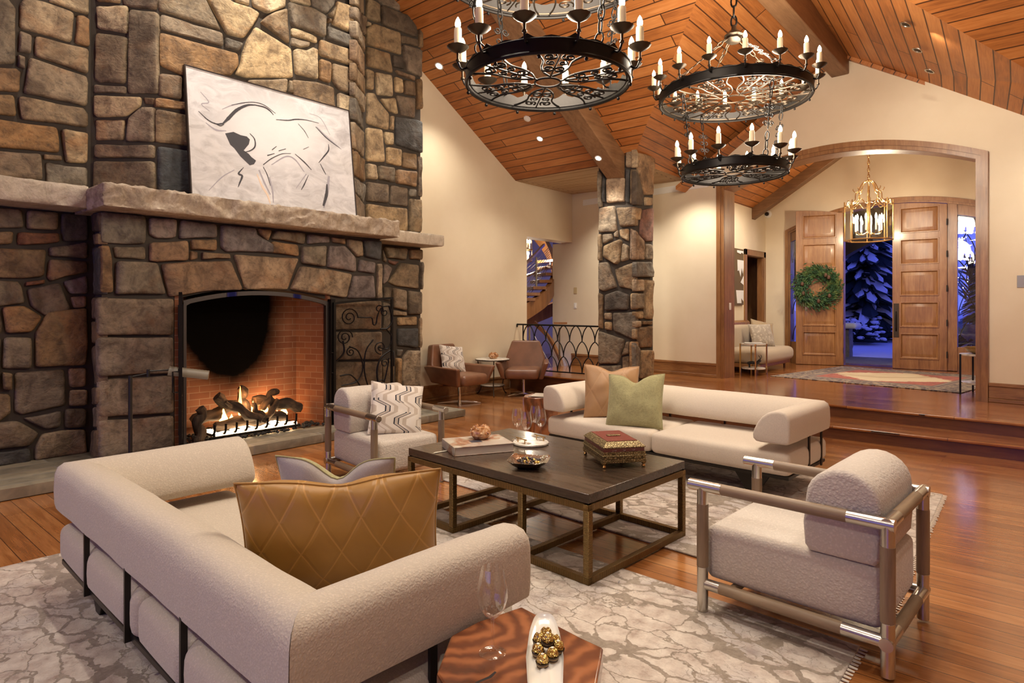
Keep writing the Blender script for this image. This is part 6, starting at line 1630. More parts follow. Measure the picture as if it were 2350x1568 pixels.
def ring_scrolls(R, z, arms=8):
    m = MB(); r = .0062
    m.torus((0, 0, z), R * .16, r, 32, 6); m.torus((0, 0, z), R * .97, r, 64, 6)
    for k in range(arms):
        a = 2 * PI * k / arms; u = Vector((math.cos(a), math.sin(a), 0)); v = Vector((-math.sin(a), math.cos(a), 0))
        m.tube([u * R * .16 + Vector((0, 0, z)), u * R * .97 + Vector((0, 0, z))], r * .8, 6)
        for s in (-1, 1):
            # C scroll with curled ends in each half sector
            mid = u * R * .56 + v * (s * R * .17)
            m.tube(bez([u * R * .22 + v * s * R * .03, u * R * .36 + v * s * R * .14, mid + v * s * R * .02, u * R * .76 + v * s * R * .24, u * R * .90 + v * s * R * .16], 6), r, 6) if False else None
            P = [(0.22, .02), (.34, .11), (.50, .16), (.68, .17), (.84, .25), (.93, .33)]
            m.tube([p + Vector((0, 0, z)) for p in bez([u * R * q0 + v * (s * R * q1) for q0, q1 in P], 6)], r, 6)
            m.tube(spiral(u * R * .45 + v * (s * R * .075) + Vector((0, 0, z)), R * .085, R * .018, 2.2 * s, 1.3 * s, 22, u, v), r * .9, 6)
            m.tube(spiral(u * R * .80 + v * (s * R * .11) + Vector((0, 0, z)), R * .085, R * .018, -.8 * s, -1.4 * s, 22, u, v), r * .9, 6)
            m.tube(spiral(u * R * .63 + v * (s * R * .07) + Vector((0, 0, z)), R * .06, R * .015, .6 * s, 1.2 * s, 18, u, v), r * .8, 6)
    return m


def chain(p0, p1, L=.085, r=.0055, w=.018, orn=0):
    """links from p0 to p1; orn inserts a scroll ornament in the middle"""
    p0, p1 = Vector(p0), Vector(p1); d = p1 - p0; n = max(2, int(d.length / (L * .78))); q = d.to_track_quat('Z', 'Y').to_matrix(); m = MB()
    for i in range(n):
        c = p0 + d * ((i + .5) / n)
        if orn and abs((i + .5) / n - .5) < .20:
            continue
        rot = q @ Matrix.Rotation(PI / 2 * (i % 2) + .4, 3, 'Z')
        pts = []
        for k in range(14):
            a = 2 * PI * k / 14; pts.append(c + rot @ Vector((math.cos(a) * w, 0, math.sin(a) * L * .5)))
        m.tube(pts, r, 5, True)
    if orn:
        Lo = d.length * .21; c = p0 + d * .5; u, t = q @ Vector((1, 0, 0)), d.normalized()
        m.tube([c - t * Lo, c + t * Lo], r * .9, 6)
        for sx in (-1, 1):
            for sz in (-1, 1):
                m.tube(spiral(c + t * (sz * Lo * .62) + u * (sx * .030), .026, .007, (0 if sx > 0 else PI) , sx * sz * -1.4, 18, u, t), r * .8, 5)
            m.torus(c + u * (sx * .026), .018, r * .8, 14, 5, Matrix((u, t, u.cross(t))).transposed())
    return m


def candle_set(root, R, z, n, a0=0.):
    for k in range(n):
        a = a0 + 2 * PI * k / n; c, s = math.cos(a), math.sin(a); p = Vector((c * R, s * R, z))
        if 'cm' not in candle_set.__dict__:
            d = MB(); d.lathe([(.001, .0), (.018, .0), (.045, .012), (.060, .026), (.063, .026), (.047, .009), (.02, -.006), (.008, -.012), (.007, -.045), (.013, -.052), (.013, -.060), (.001, -.066)], seg=28, wob=lambda a, zz: .05 * abs(math.sin(7 * a)) * (zz > .02))
            o = d.build('candle_dish', M['bronze'], root, smooth=50); candle_set.cm = [o]
            b = MB(); b.lathe([(.001, .004), (.0225, .004), (.0225, .10), (.0215, .128), (.019, .134), (.001, .134)], seg=18, wob=lambda a, zz: .05 * noise.noise(Vector((math.cos(a) * 3, math.sin(a) * 3, zz * 9)))); o2 = b.build('candle', M['candle'], o, smooth=50)
            f = MB(); f.lathe([(.001, .130), (.010, .134), (.0165, .150), (.0165, .165), (.011, .183), (.004, .196), (.001, .200)], seg=14); o3 = f.build('bulb', M['flame'], o2, smooth=180)
            o.location = p; candle_set.cm = [o, o2, o3]
        else:
            par = root
            for src in candle_set.cm:
                q = src.copy(); COL.objects.link(q); q.parent = par
                if src is candle_set.cm[0]: q.location = p
                par = q
        ar = MB().tube(bez([(c * (R - .052), s * (R - .052), z - .09), (c * (R - .02), s * (R - .02), z - .10), (c * R, s * R, z - .06)], 5), .007, 6).build('candle_arm', M['iron'], root, smooth=60)


def chandelier(label, cx, cy, zl, zu, ztop, rot=0.):
    t = thing('chandelier', label, 'chandelier', (cx, cy, zl), rot, 'two-tier iron candle chandeliers')
    RL, RU = .485, .70; du = zu - zl
    band(RL, -.045, .075).build('lower_ring', M['iron'], t, smooth=40); band(RU, du - .045, .085, 120, 32).build('upper_ring', M['iron'], t, smooth=40)
    ring_scrolls(RL, -.03, 6).build('lower_scrollwork', M['iron'], t, smooth=60); ring_scrolls(RU, du - .03, 8).build('upper_scrollwork', M['bronze'], t, smooth=60)
    for R, z, n in ((RL, -.045, 12), (RU, du - .045, 16)):
        m = MB()
        for k in range(n):
            a = 2 * PI * (k + .5) / n; m.ball((math.cos(a) * (R + .005), math.sin(a) * (R + .005), z - .022), .011, 8, 6)
        m.build('ball_rivets', M['iron'], t, smooth=60)
    candle_set(t, RL + .062, .105, 12, .13); candle_set(t, RU + .062, du + .115, 16, .1)
    for k in range(4):
        a = PI / 4 + k * PI / 2 + .2; c, s = math.cos(a), math.sin(a)
        MB().torus((c * RL * .97, s * RL * .97, .065), .034, .005, 18, 6, Matrix.Rotation(a, 3, 'Z') @ Matrix.Rotation(PI / 2, 3, 'X')).build('hook_ring', M['iron'], t)
        chain((c * RL * .98, s * RL * .98, .10), (c * RU * .80, s * RU * .80, du - .04), orn=1).build('tier_chain', M['iron'], t, smooth=60)
        chain((c * RU * .96, s * RU * .96, du + .05), (c * .07, s * .07, du + .56), orn=1).build('hanging_chain', M['bronze'], t, smooth=60)
    h = MB(); h.lathe([(.001, 0), (.05, .0), (.085, .03), (.075, .055), (.09, .07), (.06, .10), (.025, .13), (.02, .17), (.001, .17)], (0, 0, du + .52), 20, wob=lambda a, zz: .06 * math.cos(8 * a)); h.build('crown_hub', M['bronze'], t, smooth=50)
    chain((0, 0, du + .68), (0, 0, ztop - zl), L=.11, r=.009, w=.026).build('main_chain', M['iron'], t, smooth=60)
    MB().lathe([(.001, -.03), (.03, -.03), (.07, -.008), (.075, 0), (.001, 0)], (0, 0, ztop - zl), 24).build('ceiling_canopy', M['iron'], t, smooth=50)
    return t


chandelier('near two-tier black iron chandelier with its lower ring low in the room', -2.309, 3.012, 2.889, 3.62, p1(0, 3.012).z - .005, .3)
chandelier('far two-tier black iron chandelier hanging from the ridge beam', -2.36, 6.064, 2.838, 3.568, 4.928, .0)

# ================================================================ iron railing on the landing
r0, r1 = Vector((-7.59, 8.96, 0)), Vector((-5.72, 9.06, 0)); rd = (r1 - r0); RLn = rd.length; rd.normalize()
rl = thing('iron_railing', 'black iron railing of overlapping pointed arches beside the stone column', 'railing', (r0 + r1) / 2 + Vector((0, 0, LZ)))
def rp(s, z): return r0 + rd * s + Vector((0, 0, z))


zt_, zb_ = 1.185, .355
MB().tube([rp(0, zt_), rp(RLn, zt_ - .008)], .016, 8).build('top_rail', M['iron'], rl, w=True)
MB().tube([rp(.14, zb_), rp(RLn, zb_)], .012, 8).build('bottom_rail', M['iron'], rl, w=True)
MB().cyl(rp(.14, LZ), rp(.14, zt_), .012, 8).build('post', M['iron'], rl, w=True)
MB().tube([rp(.0, zt_), rp(.0, zt_ - .05)], .014, 8).build('rail_end', M['iron'], rl, w=True)
m = MB(); P_ = .255; H_ = (zt_ - zb_) / 3
for row in range(3):
    zz = zt_ - H_ * (row + 1); off = .14 + (P_ / 2 if row % 2 == 0 else 0)
    k = -1
    while off + k * P_ - P_ / 2 < RLn:
        c = off + k * P_
        for s in (-1, 1):
            pts = []
            for i in range(9):
                f = i / 8; x = c + s * P_ / 2 * (1 - f ** 1.9) ; z = zz + H_ * (1 - (1 - f) ** 1.35) * 1.0
                if .14 <= x <= RLn: pts.append(rp(x, z))
            if len(pts) > 1: m.tube(pts, .0095, 6)
        k += 1
m.build('arch_tracery', M['iron'], rl, smooth=60, w=True)

# ================================================================ stair hall behind the opening
def pw(px, py, w): return _O + ray(px, py) * w


struct(MB().box((-12.6, 6.5, -1), (-12.4, 16.45, 6)).build('wall_stair', M['plaster'], smooth=0), 'cream wall of the stair hall', 'wall')
struct(MB().box((-12.6, 6.3, -1), (-7.9, 6.5, 6)).build('wall_stair_side', M['plaster'], smooth=0), 'near side wall of the stair hall', 'wall')
struct(MB().box((-12.6, 6.3, 5.0), (-7.9, 21, 5.1)).build('ceiling_stair', M['plaster'], smooth=0), 'ceiling of the stair hall', 'ceiling')
struct(MB().box((-12.6, 6.3, -.12), (-7.9, 21, 0)).build('floor_stair', M['floor']), 'oak floor of the stair hall', 'floor')
win = MB()
for z0, z1 in ((0, .95), (1.30, 1.42), (1.75, 1.90), (2.05, 2.12), (2.25, 2.46), (2.62, 2.74), (2.92, 3.05), (3.3, 5)): win.box((-12.6, 16.45, z0), (-12.5, 21, z1))
for y in (16.5, 17.6, 19): win.box((-12.6, y - .04, 0), (-12.48, y + .04, 5))
struct(win.build('window_1', M['trim'], smooth=0), 'tall barred wooden window of the stair hall with dusk outside', 'window')
ST = thing('spiral_stair', 'curving wooden spiral stair seen through the wall opening', 'staircase', pw(1240, 742, 13.6) * Vector((1, 1, 0)) if False else (pw(1240, 742, 13.6).x, pw(1240, 742, 13.6).y, 0))
sw = stick('stair_wood', [(.12, .045, .013), (.24, .098, .030), (.34, .155, .055)], 'Z', .35, .4, .3)
def ribbon(path, h, th, nm, mat=sw):
    P = bez(path, 8); vs = []; fs = []
    for i, p in enumerate(P):
        a, b = P[max(0, i - 1)], P[min(len(P) - 1, i + 1)]; d = (b - a); o = Vector((-d.y, d.x, 0)); o = o.normalized() if o.length > 1e-5 else Vector((1, 0, 0)); up = Vector((0, 0, h / 2))
        vs += [p - o * th / 2 - up, p + o * th / 2 - up, p + o * th / 2 + up, p - o * th / 2 + up]
    for i in range(len(P) - 1):
        for k in range(4): fs.append((i * 4 + k, i * 4 + (k + 1) % 4, i * 4 + 4 + (k + 1) % 4, i * 4 + 4 + k))
    fs += [(0, 1, 2, 3), tuple((len(P) - 1) * 4 + k for k in (3, 2, 1, 0))]
    return MB().add(vs, fs).build(nm, mat, ST, smooth=50, w=True)


ribbon([pw(1196, 722, 12.6), pw(1222, 705, 12.75), pw(1248, 686, 13.0), pw(1264, 664, 13.4), pw(1272, 640, 13.9), pw(1272, 614, 14.5), pw(1264, 588, 15.0), pw(1250, 562, 15.4), pw(1228, 535, 15.7)], .34, .10, 'stringer')
ribbon([pw(1190, 745, 13.6), pw(1225, 727, 14.0), pw(1262, 712, 14.4), pw(1310, 690, 14.8)], .30, .12, 'lower_stringer')
for k, (x, y, w) in enumerate(((1213, 688, 12.9), (1221, 676, 13.0), (1232, 662, 13.2), (1243, 647, 13.5), (1253, 631, 13.8), (1260, 615, 14.2), (1263, 600, 14.6))):
    c = pw(x, y, w); d = _R
    MB().box((-.15, -.30, -.033), (.13, .34, .033), M=Matrix.Translation(c) @ Matrix.Rotation(TH + .1 * k, 4, 'Z')).build('tread', sw, ST, bevel=.006, w=True)
ribbon([pw(1190, 620, 12.6), pw(1222, 590, 13.3), pw(1248, 562, 14.1)], .05, .05, 'handrail'); ribbon([pw(1190, 640, 12.6), pw(1225, 627, 13.4), pw(1262, 609, 14.3)], .045, .05, 'lower_handrail')
for x, y0, y1, w in ((1231, 590, 660, 13.1), (1264, 602, 616, 14.3)): MB().cyl(pw(x, y1, w), pw(x, y0, w), .022, 10).build('steel_post', M['steel'], ST, w=True)
cb = MB()
for k in range(9): cb.tube([pw(1190, 634 + k * 9.5, 12.6), pw(1231, 598 + k * 7.2, 13.15), pw(1262, 566 + k * 5.4, 14.3)], .006, 5)
cb.build('cable_rails', M['steel'], ST, smooth=60, w=True)
# the flight below, behind the iron railing
ribbon([pw(1296, 880, 12.6), pw(1287, 830, 12.9), pw(1262, 778, 13.2), pw(1228, 742, 13.4)], .10, .06, 'descending_rail')
cb = MB()
for k in range(5): cb.tube([pw(1180 + k * 22, 790 - k * 12, 12.9), pw(1240 + k * 16, 862 - k * 4, 12.8)], .006, 5)
cb.build('descending_cables', M['steel'], ST, smooth=60, w=True)
for x in (1215, 1284): MB().cyl(pw(x, 850, 12.3), pw(x, 752, 12.3), .02, 10).build('newel_post', M['steel'], ST, w=True)
MB().box((-.13, -.04, -.02), (.13, .04, .02), M=Matrix.Translation(pw(1286, 742, 12.4)) @ Matrix.Rotation(TH, 4, 'Z')).build('newel_cap', sw, ST, w=True)
g0 = None
for x, y, lb in ((1210, 561, 'upper glass wall lantern glowing beside the spiral stair'), (1208, 588, 'lower glass wall lantern glowing beside the spiral stair')):
    p = pw(x, y, 15.2)
    if g0 is None:
        g0 = thing('wall_lantern', lb, 'wall lamp', p, 0, 'lanterns by the stair')
        MB().torus((0, 0, -.13), .14, .012, 24, 6).build('lower_ring', M['brass'], g0); MB().torus((0, 0, .16), .14, .012, 24, 6).build('upper_ring', M['brass'], g0)
        b = MB()
        for k in range(3):
            a = k * 2.1; b.cyl((math.cos(a) * .14, math.sin(a) * .14, -.13), (math.cos(a) * .14, math.sin(a) * .14, .16), .007, 6)
        b.build('cage', M['brass'], g0)
        for k in range(3):
            a = k * 2.1 + 1; q = MB().cyl((math.cos(a) * .06, math.sin(a) * .06, -.12), (math.cos(a) * .06, math.sin(a) * .06, .03), .018, 10).build('candle', M['candle'], g0)
            MB().ball((math.cos(a) * .06, math.sin(a) * .06, .07), .03, 10, 8, (1, 1, 1.5)).build('bulb', M['flame'], q, smooth=180)
    else: dup(g0, p, .4, lb)


# ================================================================ ENTRY HALL
HX0, HX1, DY = -4.85, .12, 14.30
hl = MB()
hl.prism([(10.70, LZ), (13.10, LZ), (13.10, 2.62), (14.14, 2.62), (14.14, LZ), (DY + .3, LZ), (DY + .3, 3.66), (10.70, 3.66)], (-.12, 0, 0), (HX0, 0, 0), (0, 1, 0), (0, 0, 1))
struct(hl.build('wall_entry_left', M['plaster'], smooth=0), 'cream left wall of the entry hall with a doorway', 'wall')
struct(MB().box((HX1, 10.3, LZ), (HX1 + .12, DY + .3, 3.66)).build('wall_entry_right', M['plaster'], smooth=0), 'cream right wall of the entry hall', 'wall')
CXD = -2.37; HWD = 2.05
def dz(x, ins=0.): return 3.18 + .48 * (1 - ((x - CXD) / HWD) ** 2) - ins


dw = MB()
def ridge_z(x): return 5.20 - .633 * abs(x - CXD)
dw.prism([(HX0 - .1, LZ), (CXD - HWD, LZ), (CXD - HWD, dz(CXD - HWD)), (CXD - HWD, ridge_z(CXD - HWD)), (HX0 - .1, ridge_z(HX0 - .1))], (0, .25, 0), (0, DY, 0), (1, 0, 0), (0, 0, 1))
dw.prism([(CXD + HWD, LZ), (HX1 + .1, LZ), (HX1 + .1, ridge_z(HX1 + .1)), (CXD + HWD, ridge_z(CXD + HWD))], (0, .25, 0), (0, DY, 0), (1, 0, 0), (0, 0, 1))
n = 24
for i in range(n):
    a, b = CXD - HWD + 2 * HWD * i / n, CXD - HWD + 2 * HWD * (i + 1) / n
    dw.prism([(a, dz(a)), (b, dz(b)), (b, ridge_z(b)), (a, ridge_z(a))], (0, .25, 0), (0, DY, 0), (1, 0, 0), (0, 0, 1))
struct(dw.build('wall_entry_back', M['plaster'], smooth=0), 'cream end wall of the entry hall over the double door', 'wall')
y0, y1 = 10.1, DY + .25
surf('ceiling_entry_left', [Vector((HX0 - .1, y0, ridge_z(HX0 - .1) - .02)), Vector((HX0 - .1, y1, ridge_z(HX0 - .1) - .02)), Vector((CXD, y1, 5.19)), Vector((CXD, y0, 5.19))], M['ceil'], (0, 1, 0), (1, 0, .633), 'left slope of the plank ceiling in the entry hall', 'ceiling')
surf('ceiling_entry_right', [Vector((CXD, y0, 5.19)), Vector((CXD, y1, 5.19)), Vector((HX1 + .1, y1, ridge_z(HX1 + .1) - .02)), Vector((HX1 + .1, y0, ridge_z(HX1 + .1) - .02))], M['ceil'], (0, 1, 0), (-1, 0, .633), 'right slope of the plank ceiling in the entry hall', 'ceiling')
for s, nm, lb in ((-1, 'beam_entry', 'dark sloping beam on the left of the entry ceiling'), (1, 'beam_entry_right', 'dark sloping beam on the right of the entry ceiling')):
    e = HX0 if s < 0 else HX1
    m = MB(); m.prism([(e, ridge_z(e) - .25), (CXD, 5.20 - .25), (CXD, 5.18), (e, ridge_z(e))], (0, .20, 0), (0, 13.45, 0), (1, 0, 0), (0, 0, 1)); struct(m.build(nm, M['beamx'], bevel=.008), lb, 'beam')
bb = MB()
for z0, z1, d in ((0, .05, .035), (.05, .2, .02), (.2, .24, .03)):
    bb.box((HX0, 10.8, LZ + z0), (HX0 + d, 13.0, LZ + z1)); bb.box((HX0, DY - d, LZ + z0), (CXD - HWD, DY, LZ + z1)); bb.box((CXD + HWD, DY - d, LZ + z0), (HX1, DY, LZ + z1))
struct(bb.build('baseboard_entry', M['trimx'], bevel=.004), 'brown baseboard of the entry hall', 'baseboard')
# doorway on the left with an inner door standing open
cs = MB()
for ya, yb in ((13.0, 13.12), (14.12, 14.24)): cs.box((HX0 - .01, ya, LZ), (HX0 + .03, yb, 2.72))
cs.box((HX0 - .01, 13.0, 2.60), (HX0 + .03, 14.24, 2.72)); cs.box((HX0 - .12, 13.10, LZ), (HX0, 13.13, 2.62)); cs.box((HX0 - .12, 14.11, LZ), (HX0, 14.14, 2.62)); cs.box((HX0 - .12, 13.1, 2.59), (HX0, 14.14, 2.62))
struct(cs.build('trim_5', M['trim'], bevel=.004), 'brown wooden casing of the doorway in the entry hall', 'trim')
struct(MB().box((-7.4, 12.6, LZ), (-7.3, 15, 3)).box((-7.4, 12.5, LZ), (-4.97, 12.6, 3)).box((-7.4, 15, LZ), (-4.97, 15.1, 3)).box((-7.4, 12.5, 3), (-4.97, 15.1, 3.1)).build('wall_closet', M['trim'], smooth=0), 'dim panelled closet behind the doorway', 'wall')
d1 = thing('door_1', 'brown wooden closet door standing open in the left doorway', 'door', (HX0 - .10, 13.16, LZ), math.radians(90 + 28)); d1['kind'] = 'structure'
MB().box((0, -.02, .01), (.88, .02, 2.26)).build('door_panel', M['door'], d1, bevel=.003)
for z in (.3, 1.1, 1.9): MB().cyl((.0, -.028, z), (.0, -.028, z + .1), .012, 8).build('hinge', M['black'], d1)

# ---- front door unit: arched casing, posts, sidelights
fr = MB()
def dband(i0, i1, ya, yb):
    P = []; n = 28
    for k in range(n + 1):
        t = k / n; xa = CXD - HWD + i0 + (2 * HWD - 2 * i0) * t; xb = CXD - HWD + i1 + (2 * HWD - 2 * i1) * t
        P.append(((xa, dz(xa, i0)), (xb, dz(xb, i1))))
    P = [((P[0][0][0], LZ), (P[0][1][0], LZ))] + P + [((P[-1][0][0], LZ), (P[-1][1][0], LZ))]
    vs = []
    for (xa, za), (xb, zb) in P: vs += [(xa, ya, za), (xb, ya, zb), (xb, yb, zb), (xa, yb, za)]
    fs = [(i * 4 + k, i * 4 + (k + 1) % 4, i * 4 + 4 + (k + 1) % 4, i * 4 + 4 + k) for i in range(len(P) - 1) for k in range(4)]
    fr.add(vs, fs)


dband(0, .07, DY - .045, DY + .02); dband(.06, .11, DY - .025, DY + .25)
XH0, XH1 = -3.27, -1.50
for xa, xb in ((XH0 - .13, XH0), (XH1, XH1 + .155)): fr.prism([(xa, LZ), (xb, LZ), (xb, dz(xb, .08)), (xa, dz(xa, .08))], (0, .16, 0), (0, DY, 0), (1, 0, 0), (0, 0, 1))
for xa, xb in ((CXD - HWD + .10, XH0 - .12), (XH1 + .15, CXD + HWD - .10)):
    fr.box((xa, DY + .02, LZ), (xb, DY + .10, .76)); m_ = 10
    for i in range(m_):
        a, b = xa + (xb - xa) * i / m_, xa + (xb - xa) * (i + 1) / m_
        fr.prism([(a, dz(a, .30)), (b, dz(b, .30)), (b, dz(b, .09)), (a, dz(a, .09))], (0, .08, 0), (0, DY + .02, 0), (1, 0, 0), (0, 0, 1))
struct(fr.build('trim_6', M['door'], smooth=30), 'arched wooden frame of the front door with two sidelights', 'trim')
PANE = thin_glass('window_glass', .05, .6, (.97, .98, .98))
for k, (xa, xb) in enumerate(((CXD - HWD + .10, XH0 - .12), (XH1 + .15, CXD + HWD - .10))):
    w_ = thing('window_%d' % (k + 2), ('left sidelight window behind the open door leaf', 'right sidelight window with iron scrolls')[k], 'window', ((xa + xb) / 2, DY + .06, .76)); w_['kind'] = 'structure'
    MB().prism([(xa, .75), (xb, .75), (xb, dz(xb, .29)), (xa, dz(xa, .29))], (0, .006, 0), (0, DY + .06, 0), (1, 0, 0), (0, 0, 1)).build('pane', PANE, w_, smooth=0, w=True)
    g = MB(); yy = DY + .10
    for j in range(4):
        zz = .80 + j * .56; cx = xa + .28
        for s in (-1, 1):
            g.tube([Vector((cx + s * .26 * (1 - f ** 1.8), yy, zz + .56 * (1 - (1 - f) ** 1.3))) for f in [i / 10 for i in range(11)]], .009, 6)
            if j % 2: g.tube([Vector((cx + s * .26 * f ** 1.8, yy, zz + .56 * f)) for f in [i / 10 for i in range(11)]], .009, 6)
        g.tube([Vector((cx + .52 - .26 * (1 - f ** 1.8), yy, zz + .56 * (1 - (1 - f) ** 1.3))) for f in [i / 10 for i in range(11)]], .009, 6)
    g.build('iron_scroll', M['iron'], w_, smooth=60, w=True)


def door_leaf(name, label, hinge, ang, sgn, wreath=False):
    """tall five-panel leaf; local x runs from the hinge, room side faces -y when sgn=1 (closed, hinge on the right)"""
    t = thing(name, label, 'door', hinge, ang); t['kind'] = 'structure'
    Wd = .885
    # closed position gives the arched head
    def top(x):
        X = XH1 - x if sgn > 0 else XH0 + x
        return dz(X, .125) - LZ
    n = 10; L = MB(); sx = -1 if sgn > 0 else 1
    def slab(poly, ya, yb): L.prism([(sx * x, z) for x, z in poly], (0, yb - ya, 0), (0, ya, 0), (1, 0, 0), (0, 0, 1))
    def headed(xa, xb, z0, ya, yb, tp=None):
        for i in range(n):
            a, b = xa + (xb - xa) * i / n, xa + (xb - xa) * (i + 1) / n
            slab([(a, z0), (b, z0), (b, tp(b) if tp else top(b)), (a, tp(a) if tp else top(a))], ya, yb)
    headed(0, Wd, .01, -.012, .012)
    st_ = .135; pz0, ph, gap = .215, .475, .135
    headed(0, st_, .01, -.032, .032); headed(Wd - st_, Wd, .01, -.032, .032)
    zs = [(pz0 + k * (ph + gap), pz0 + k * (ph + gap) + ph) for k in range(5)]
    slab([(st_, .01), (Wd - st_, .01), (Wd - st_, zs[0][0]), (st_, zs[0][0])], -.032, .032)
    for k in range(4): slab([(st_, zs[k][1]), (Wd - st_, zs[k][1]), (Wd - st_, zs[k + 1][0]), (st_, zs[k + 1][0])], -.032, .032)
    headed(st_, Wd - st_, zs[4][1], -.032, .032)
    L.build('leaf', M['door'], t, bevel=.003)
    for z0, z1 in zs:
        f = MB()
        for s in (-1, 1):
            a0, a1, b0, b1 = st_, Wd - st_, z0, z1
            def ring(i, y): return [Vector((sx * x, s * y, z)) for x, z in ((a0 + i, b0 + i), (a1 - i, b0 + i), (a1 - i, b1 - i), (a0 + i, b1 - i))]
            R_ = [ring(-.012, .033), ring(-.008, .044), ring(.010, .044), ring(.020, .026), ring(.030, .018), ring(.085, .030), ring(.09, .030)]
            vs = [p for r in R_ for p in r]; fs = [(i * 4 + k, i * 4 + (k + 1) % 4, i * 4 + 4 + (k + 1) % 4, i * 4 + 4 + k) for i in range(len(R_) - 1) for k in range(4)] + [tuple((len(R_) - 1) * 4 + k for k in range(4))]
            f.add(vs, fs)
        f.build('raised_panel', M['door'], t, smooth=20)
    hd = MB(); x = sx * (Wd - .065); f_ = -1
    hd.box((x - .045, f_ * .046, .62), (x + .045, f_ * .032, 1.28)); h = hd.build('handle_plate', M['bronze'], t, bevel=.003)
    MB().tube(bez([(x, f_ * .046, .74), (x, f_ * .085, .80), (x, f_ * .09, .95), (x, f_ * .085, 1.06), (x, f_ * .046, 1.12)], 6), .012, 8).build('pull', M['iron'], h, smooth=60)
    for z in (.25, .85, 1.5, 2.15, 2.75): MB().cyl((0, -.038, z), (0, -.038, z + .12), .013, 8).build('hinge', M['black'], t)
    return t


door_leaf('door_2', 'right leaf of the tall five-panel front door, nearly closed', (XH1, DY + .0, LZ), math.radians(3), 1)
h_ = Vector((XH0, DY - .05, LZ)); fe = gz(1823, 836, LZ); ang = math.atan2(fe.y - h_.y, fe.x - h_.x)
dl_ = door_leaf('door_3', 'left leaf of the front door standing open, with a green wreath', h_, ang, -1)
# snow-lit threshold slab
struct(MB().box((XH0 - .2, DY + .0, LZ - .05), (XH1 + .2, DY + .35, LZ + .012)).build('trim_7', M['step']), 'wooden threshold of the front door', 'threshold')

# ---- wreath on the open leaf
fd = Vector((math.cos(ang), math.sin(ang), 0)); fn = Vector((fd.y, -fd.x, 0))
if fn.dot(Vector((0, -1, 0))) < 0: fn = -fn
fc = onp(1875, 659, h_ + fn * .10, fn)
wr = thing('wreath', 'round green fir wreath with pine cones hanging on the open door leaf', 'wreath', fc)
gm = NT('fir_needles', rough=.7); gnz = gm.noise(gm.co(), 9, 3); gm.set(Base_Color=gm.ramp(gnz, [(.35, (.008, .035, .012)), (.5, (.022, .075, .022)), (.66, (.10, .15, .035))]))
m = MB(); rr = random.Random(11); up = Vector((0, 0, 1)); side = up.cross(fn).normalized()
for k in range(2600):
    a = rr.uniform(0, 2 * PI); R = .31 + rr.gauss(0, .07); dirr = side * math.cos(a) + up * math.sin(a); tan = -side * math.sin(a) + up * math.cos(a)
    p = dirr * R + fn * (rr.uniform(-.045, .06) * (1 - abs(R - .31) / .25))
    d = (dirr * rr.uniform(-.35, 1.0) + tan * rr.uniform(.2, 1.0) + fn * rr.uniform(-.2, .7)).normalized(); L = rr.uniform(.06, .12); w = rr.uniform(.006, .014)
    o = d.cross(fn + tan * .3).normalized() * w; b = d.cross(o).normalized() * w * .35
    m.add([p, p + d * L * .45 + o, p + d * L, p + d * L * .45 - o, p + d * L * .45 + b, p + d * L * .45 - b], [(0, 1, 4), (1, 2, 4), (2, 3, 4), (3, 0, 4), (1, 0, 5), (2, 1, 5), (3, 2, 5), (0, 3, 5)])
m.build('fir_sprigs', gm.m, wr, smooth=0, weld=0)['kind'] = 'stuff'
cone = plain('pine_cone', (.10, .045, .025), .7, 0, .6, 60)
for a in (.75, 2.9, 3.6, 4.8, 5.6, 1.0):
    p = (side * math.cos(a) + up * math.sin(a)) * .29 + fn * .075
    m = MB(); m.lathe([(.001, -.05), (.025, -.035), (.034, -.005), (.026, .025), (.001, .045)], p, 14, wob=lambda a, z: .18 * math.sin(5 * a + z * 160)); m.build('pine_cone', cone, wr, smooth=30)

# ---- security camera, picture, settee, side tables
q = onp(1762, 492, (0, DY, 0), (0, 1, 0)); t = thing('dome_camera', 'small white dome camera with a black eye under the entry beam', 'camera', q)
A = Matrix.Rotation(PI / 2, 3, 'X')
m = MB(); m.lathe([(.001, 0), (.085, 0), (.085, .03), (.07, .05), (.001, .05)], seg=24); m.v = [A @ p for p in m.v]; m.build('housing', M['white'], t, smooth=40)
m = MB(); m.ball((0, 0, .055), .045, 16, 10); m.v = [A @ p for p in m.v]; m.build('lens_dome', plain('black_lens', (.01, .01, .012), .08), t, smooth=180)
y_a, y_b = gx(1680, 620, HX0 + .03).y, gx(1706, 620, HX0 + .03).y; za, zb = gx(1700, 700, HX0 + .03).z, gx(1700, 572, HX0 + .03).z
t = thing('abstract_picture', 'tall brown and white abstract picture on the entry wall', 'picture', (HX0 + .03, (y_a + y_b) / 2, za))
MB().box((HX0 + .002, y_a, za), (HX0 + .035, y_b, zb)).build('panel', plain('umber_panel', (.13, .085, .04), .6), t, w=True)
wht = plain('white_shape', (.75, .74, .72), .6); hh = zb - za; x_ = HX0 + .036
for poly in ([(.42, .80), (.98, .80), (.98, .68), (.90, .56), (.80, .66), (.70, .50), (.55, .62), (.45, .60)], [(.72, .40), (.98, .52), (.98, .36)], [(.30, .26), (.96, .26), (.96, .06), (.75, .12), (.78, .03), (.40, .03)], [(.40, .97), (.95, .97), (.95, .92), (.8, .94), (.7, .91), (.4, .93)]):
    MB().prism([(y_a + (y_b - y_a) * a, za + hh * b) for a, b in poly], (.006, 0, 0), (x_, 0, 0), (0, 1, 0), (0, 0, 1)).build('white_shape', wht, t, smooth=0, w=True)
se = thing('settee', 'beige upholstered settee against the left wall of the entry hall', 'settee', (-4.36, 12.35, LZ), 0)
BEI = fabric('beige_velvet', (.50, .40, .28), 160, .25, .08)
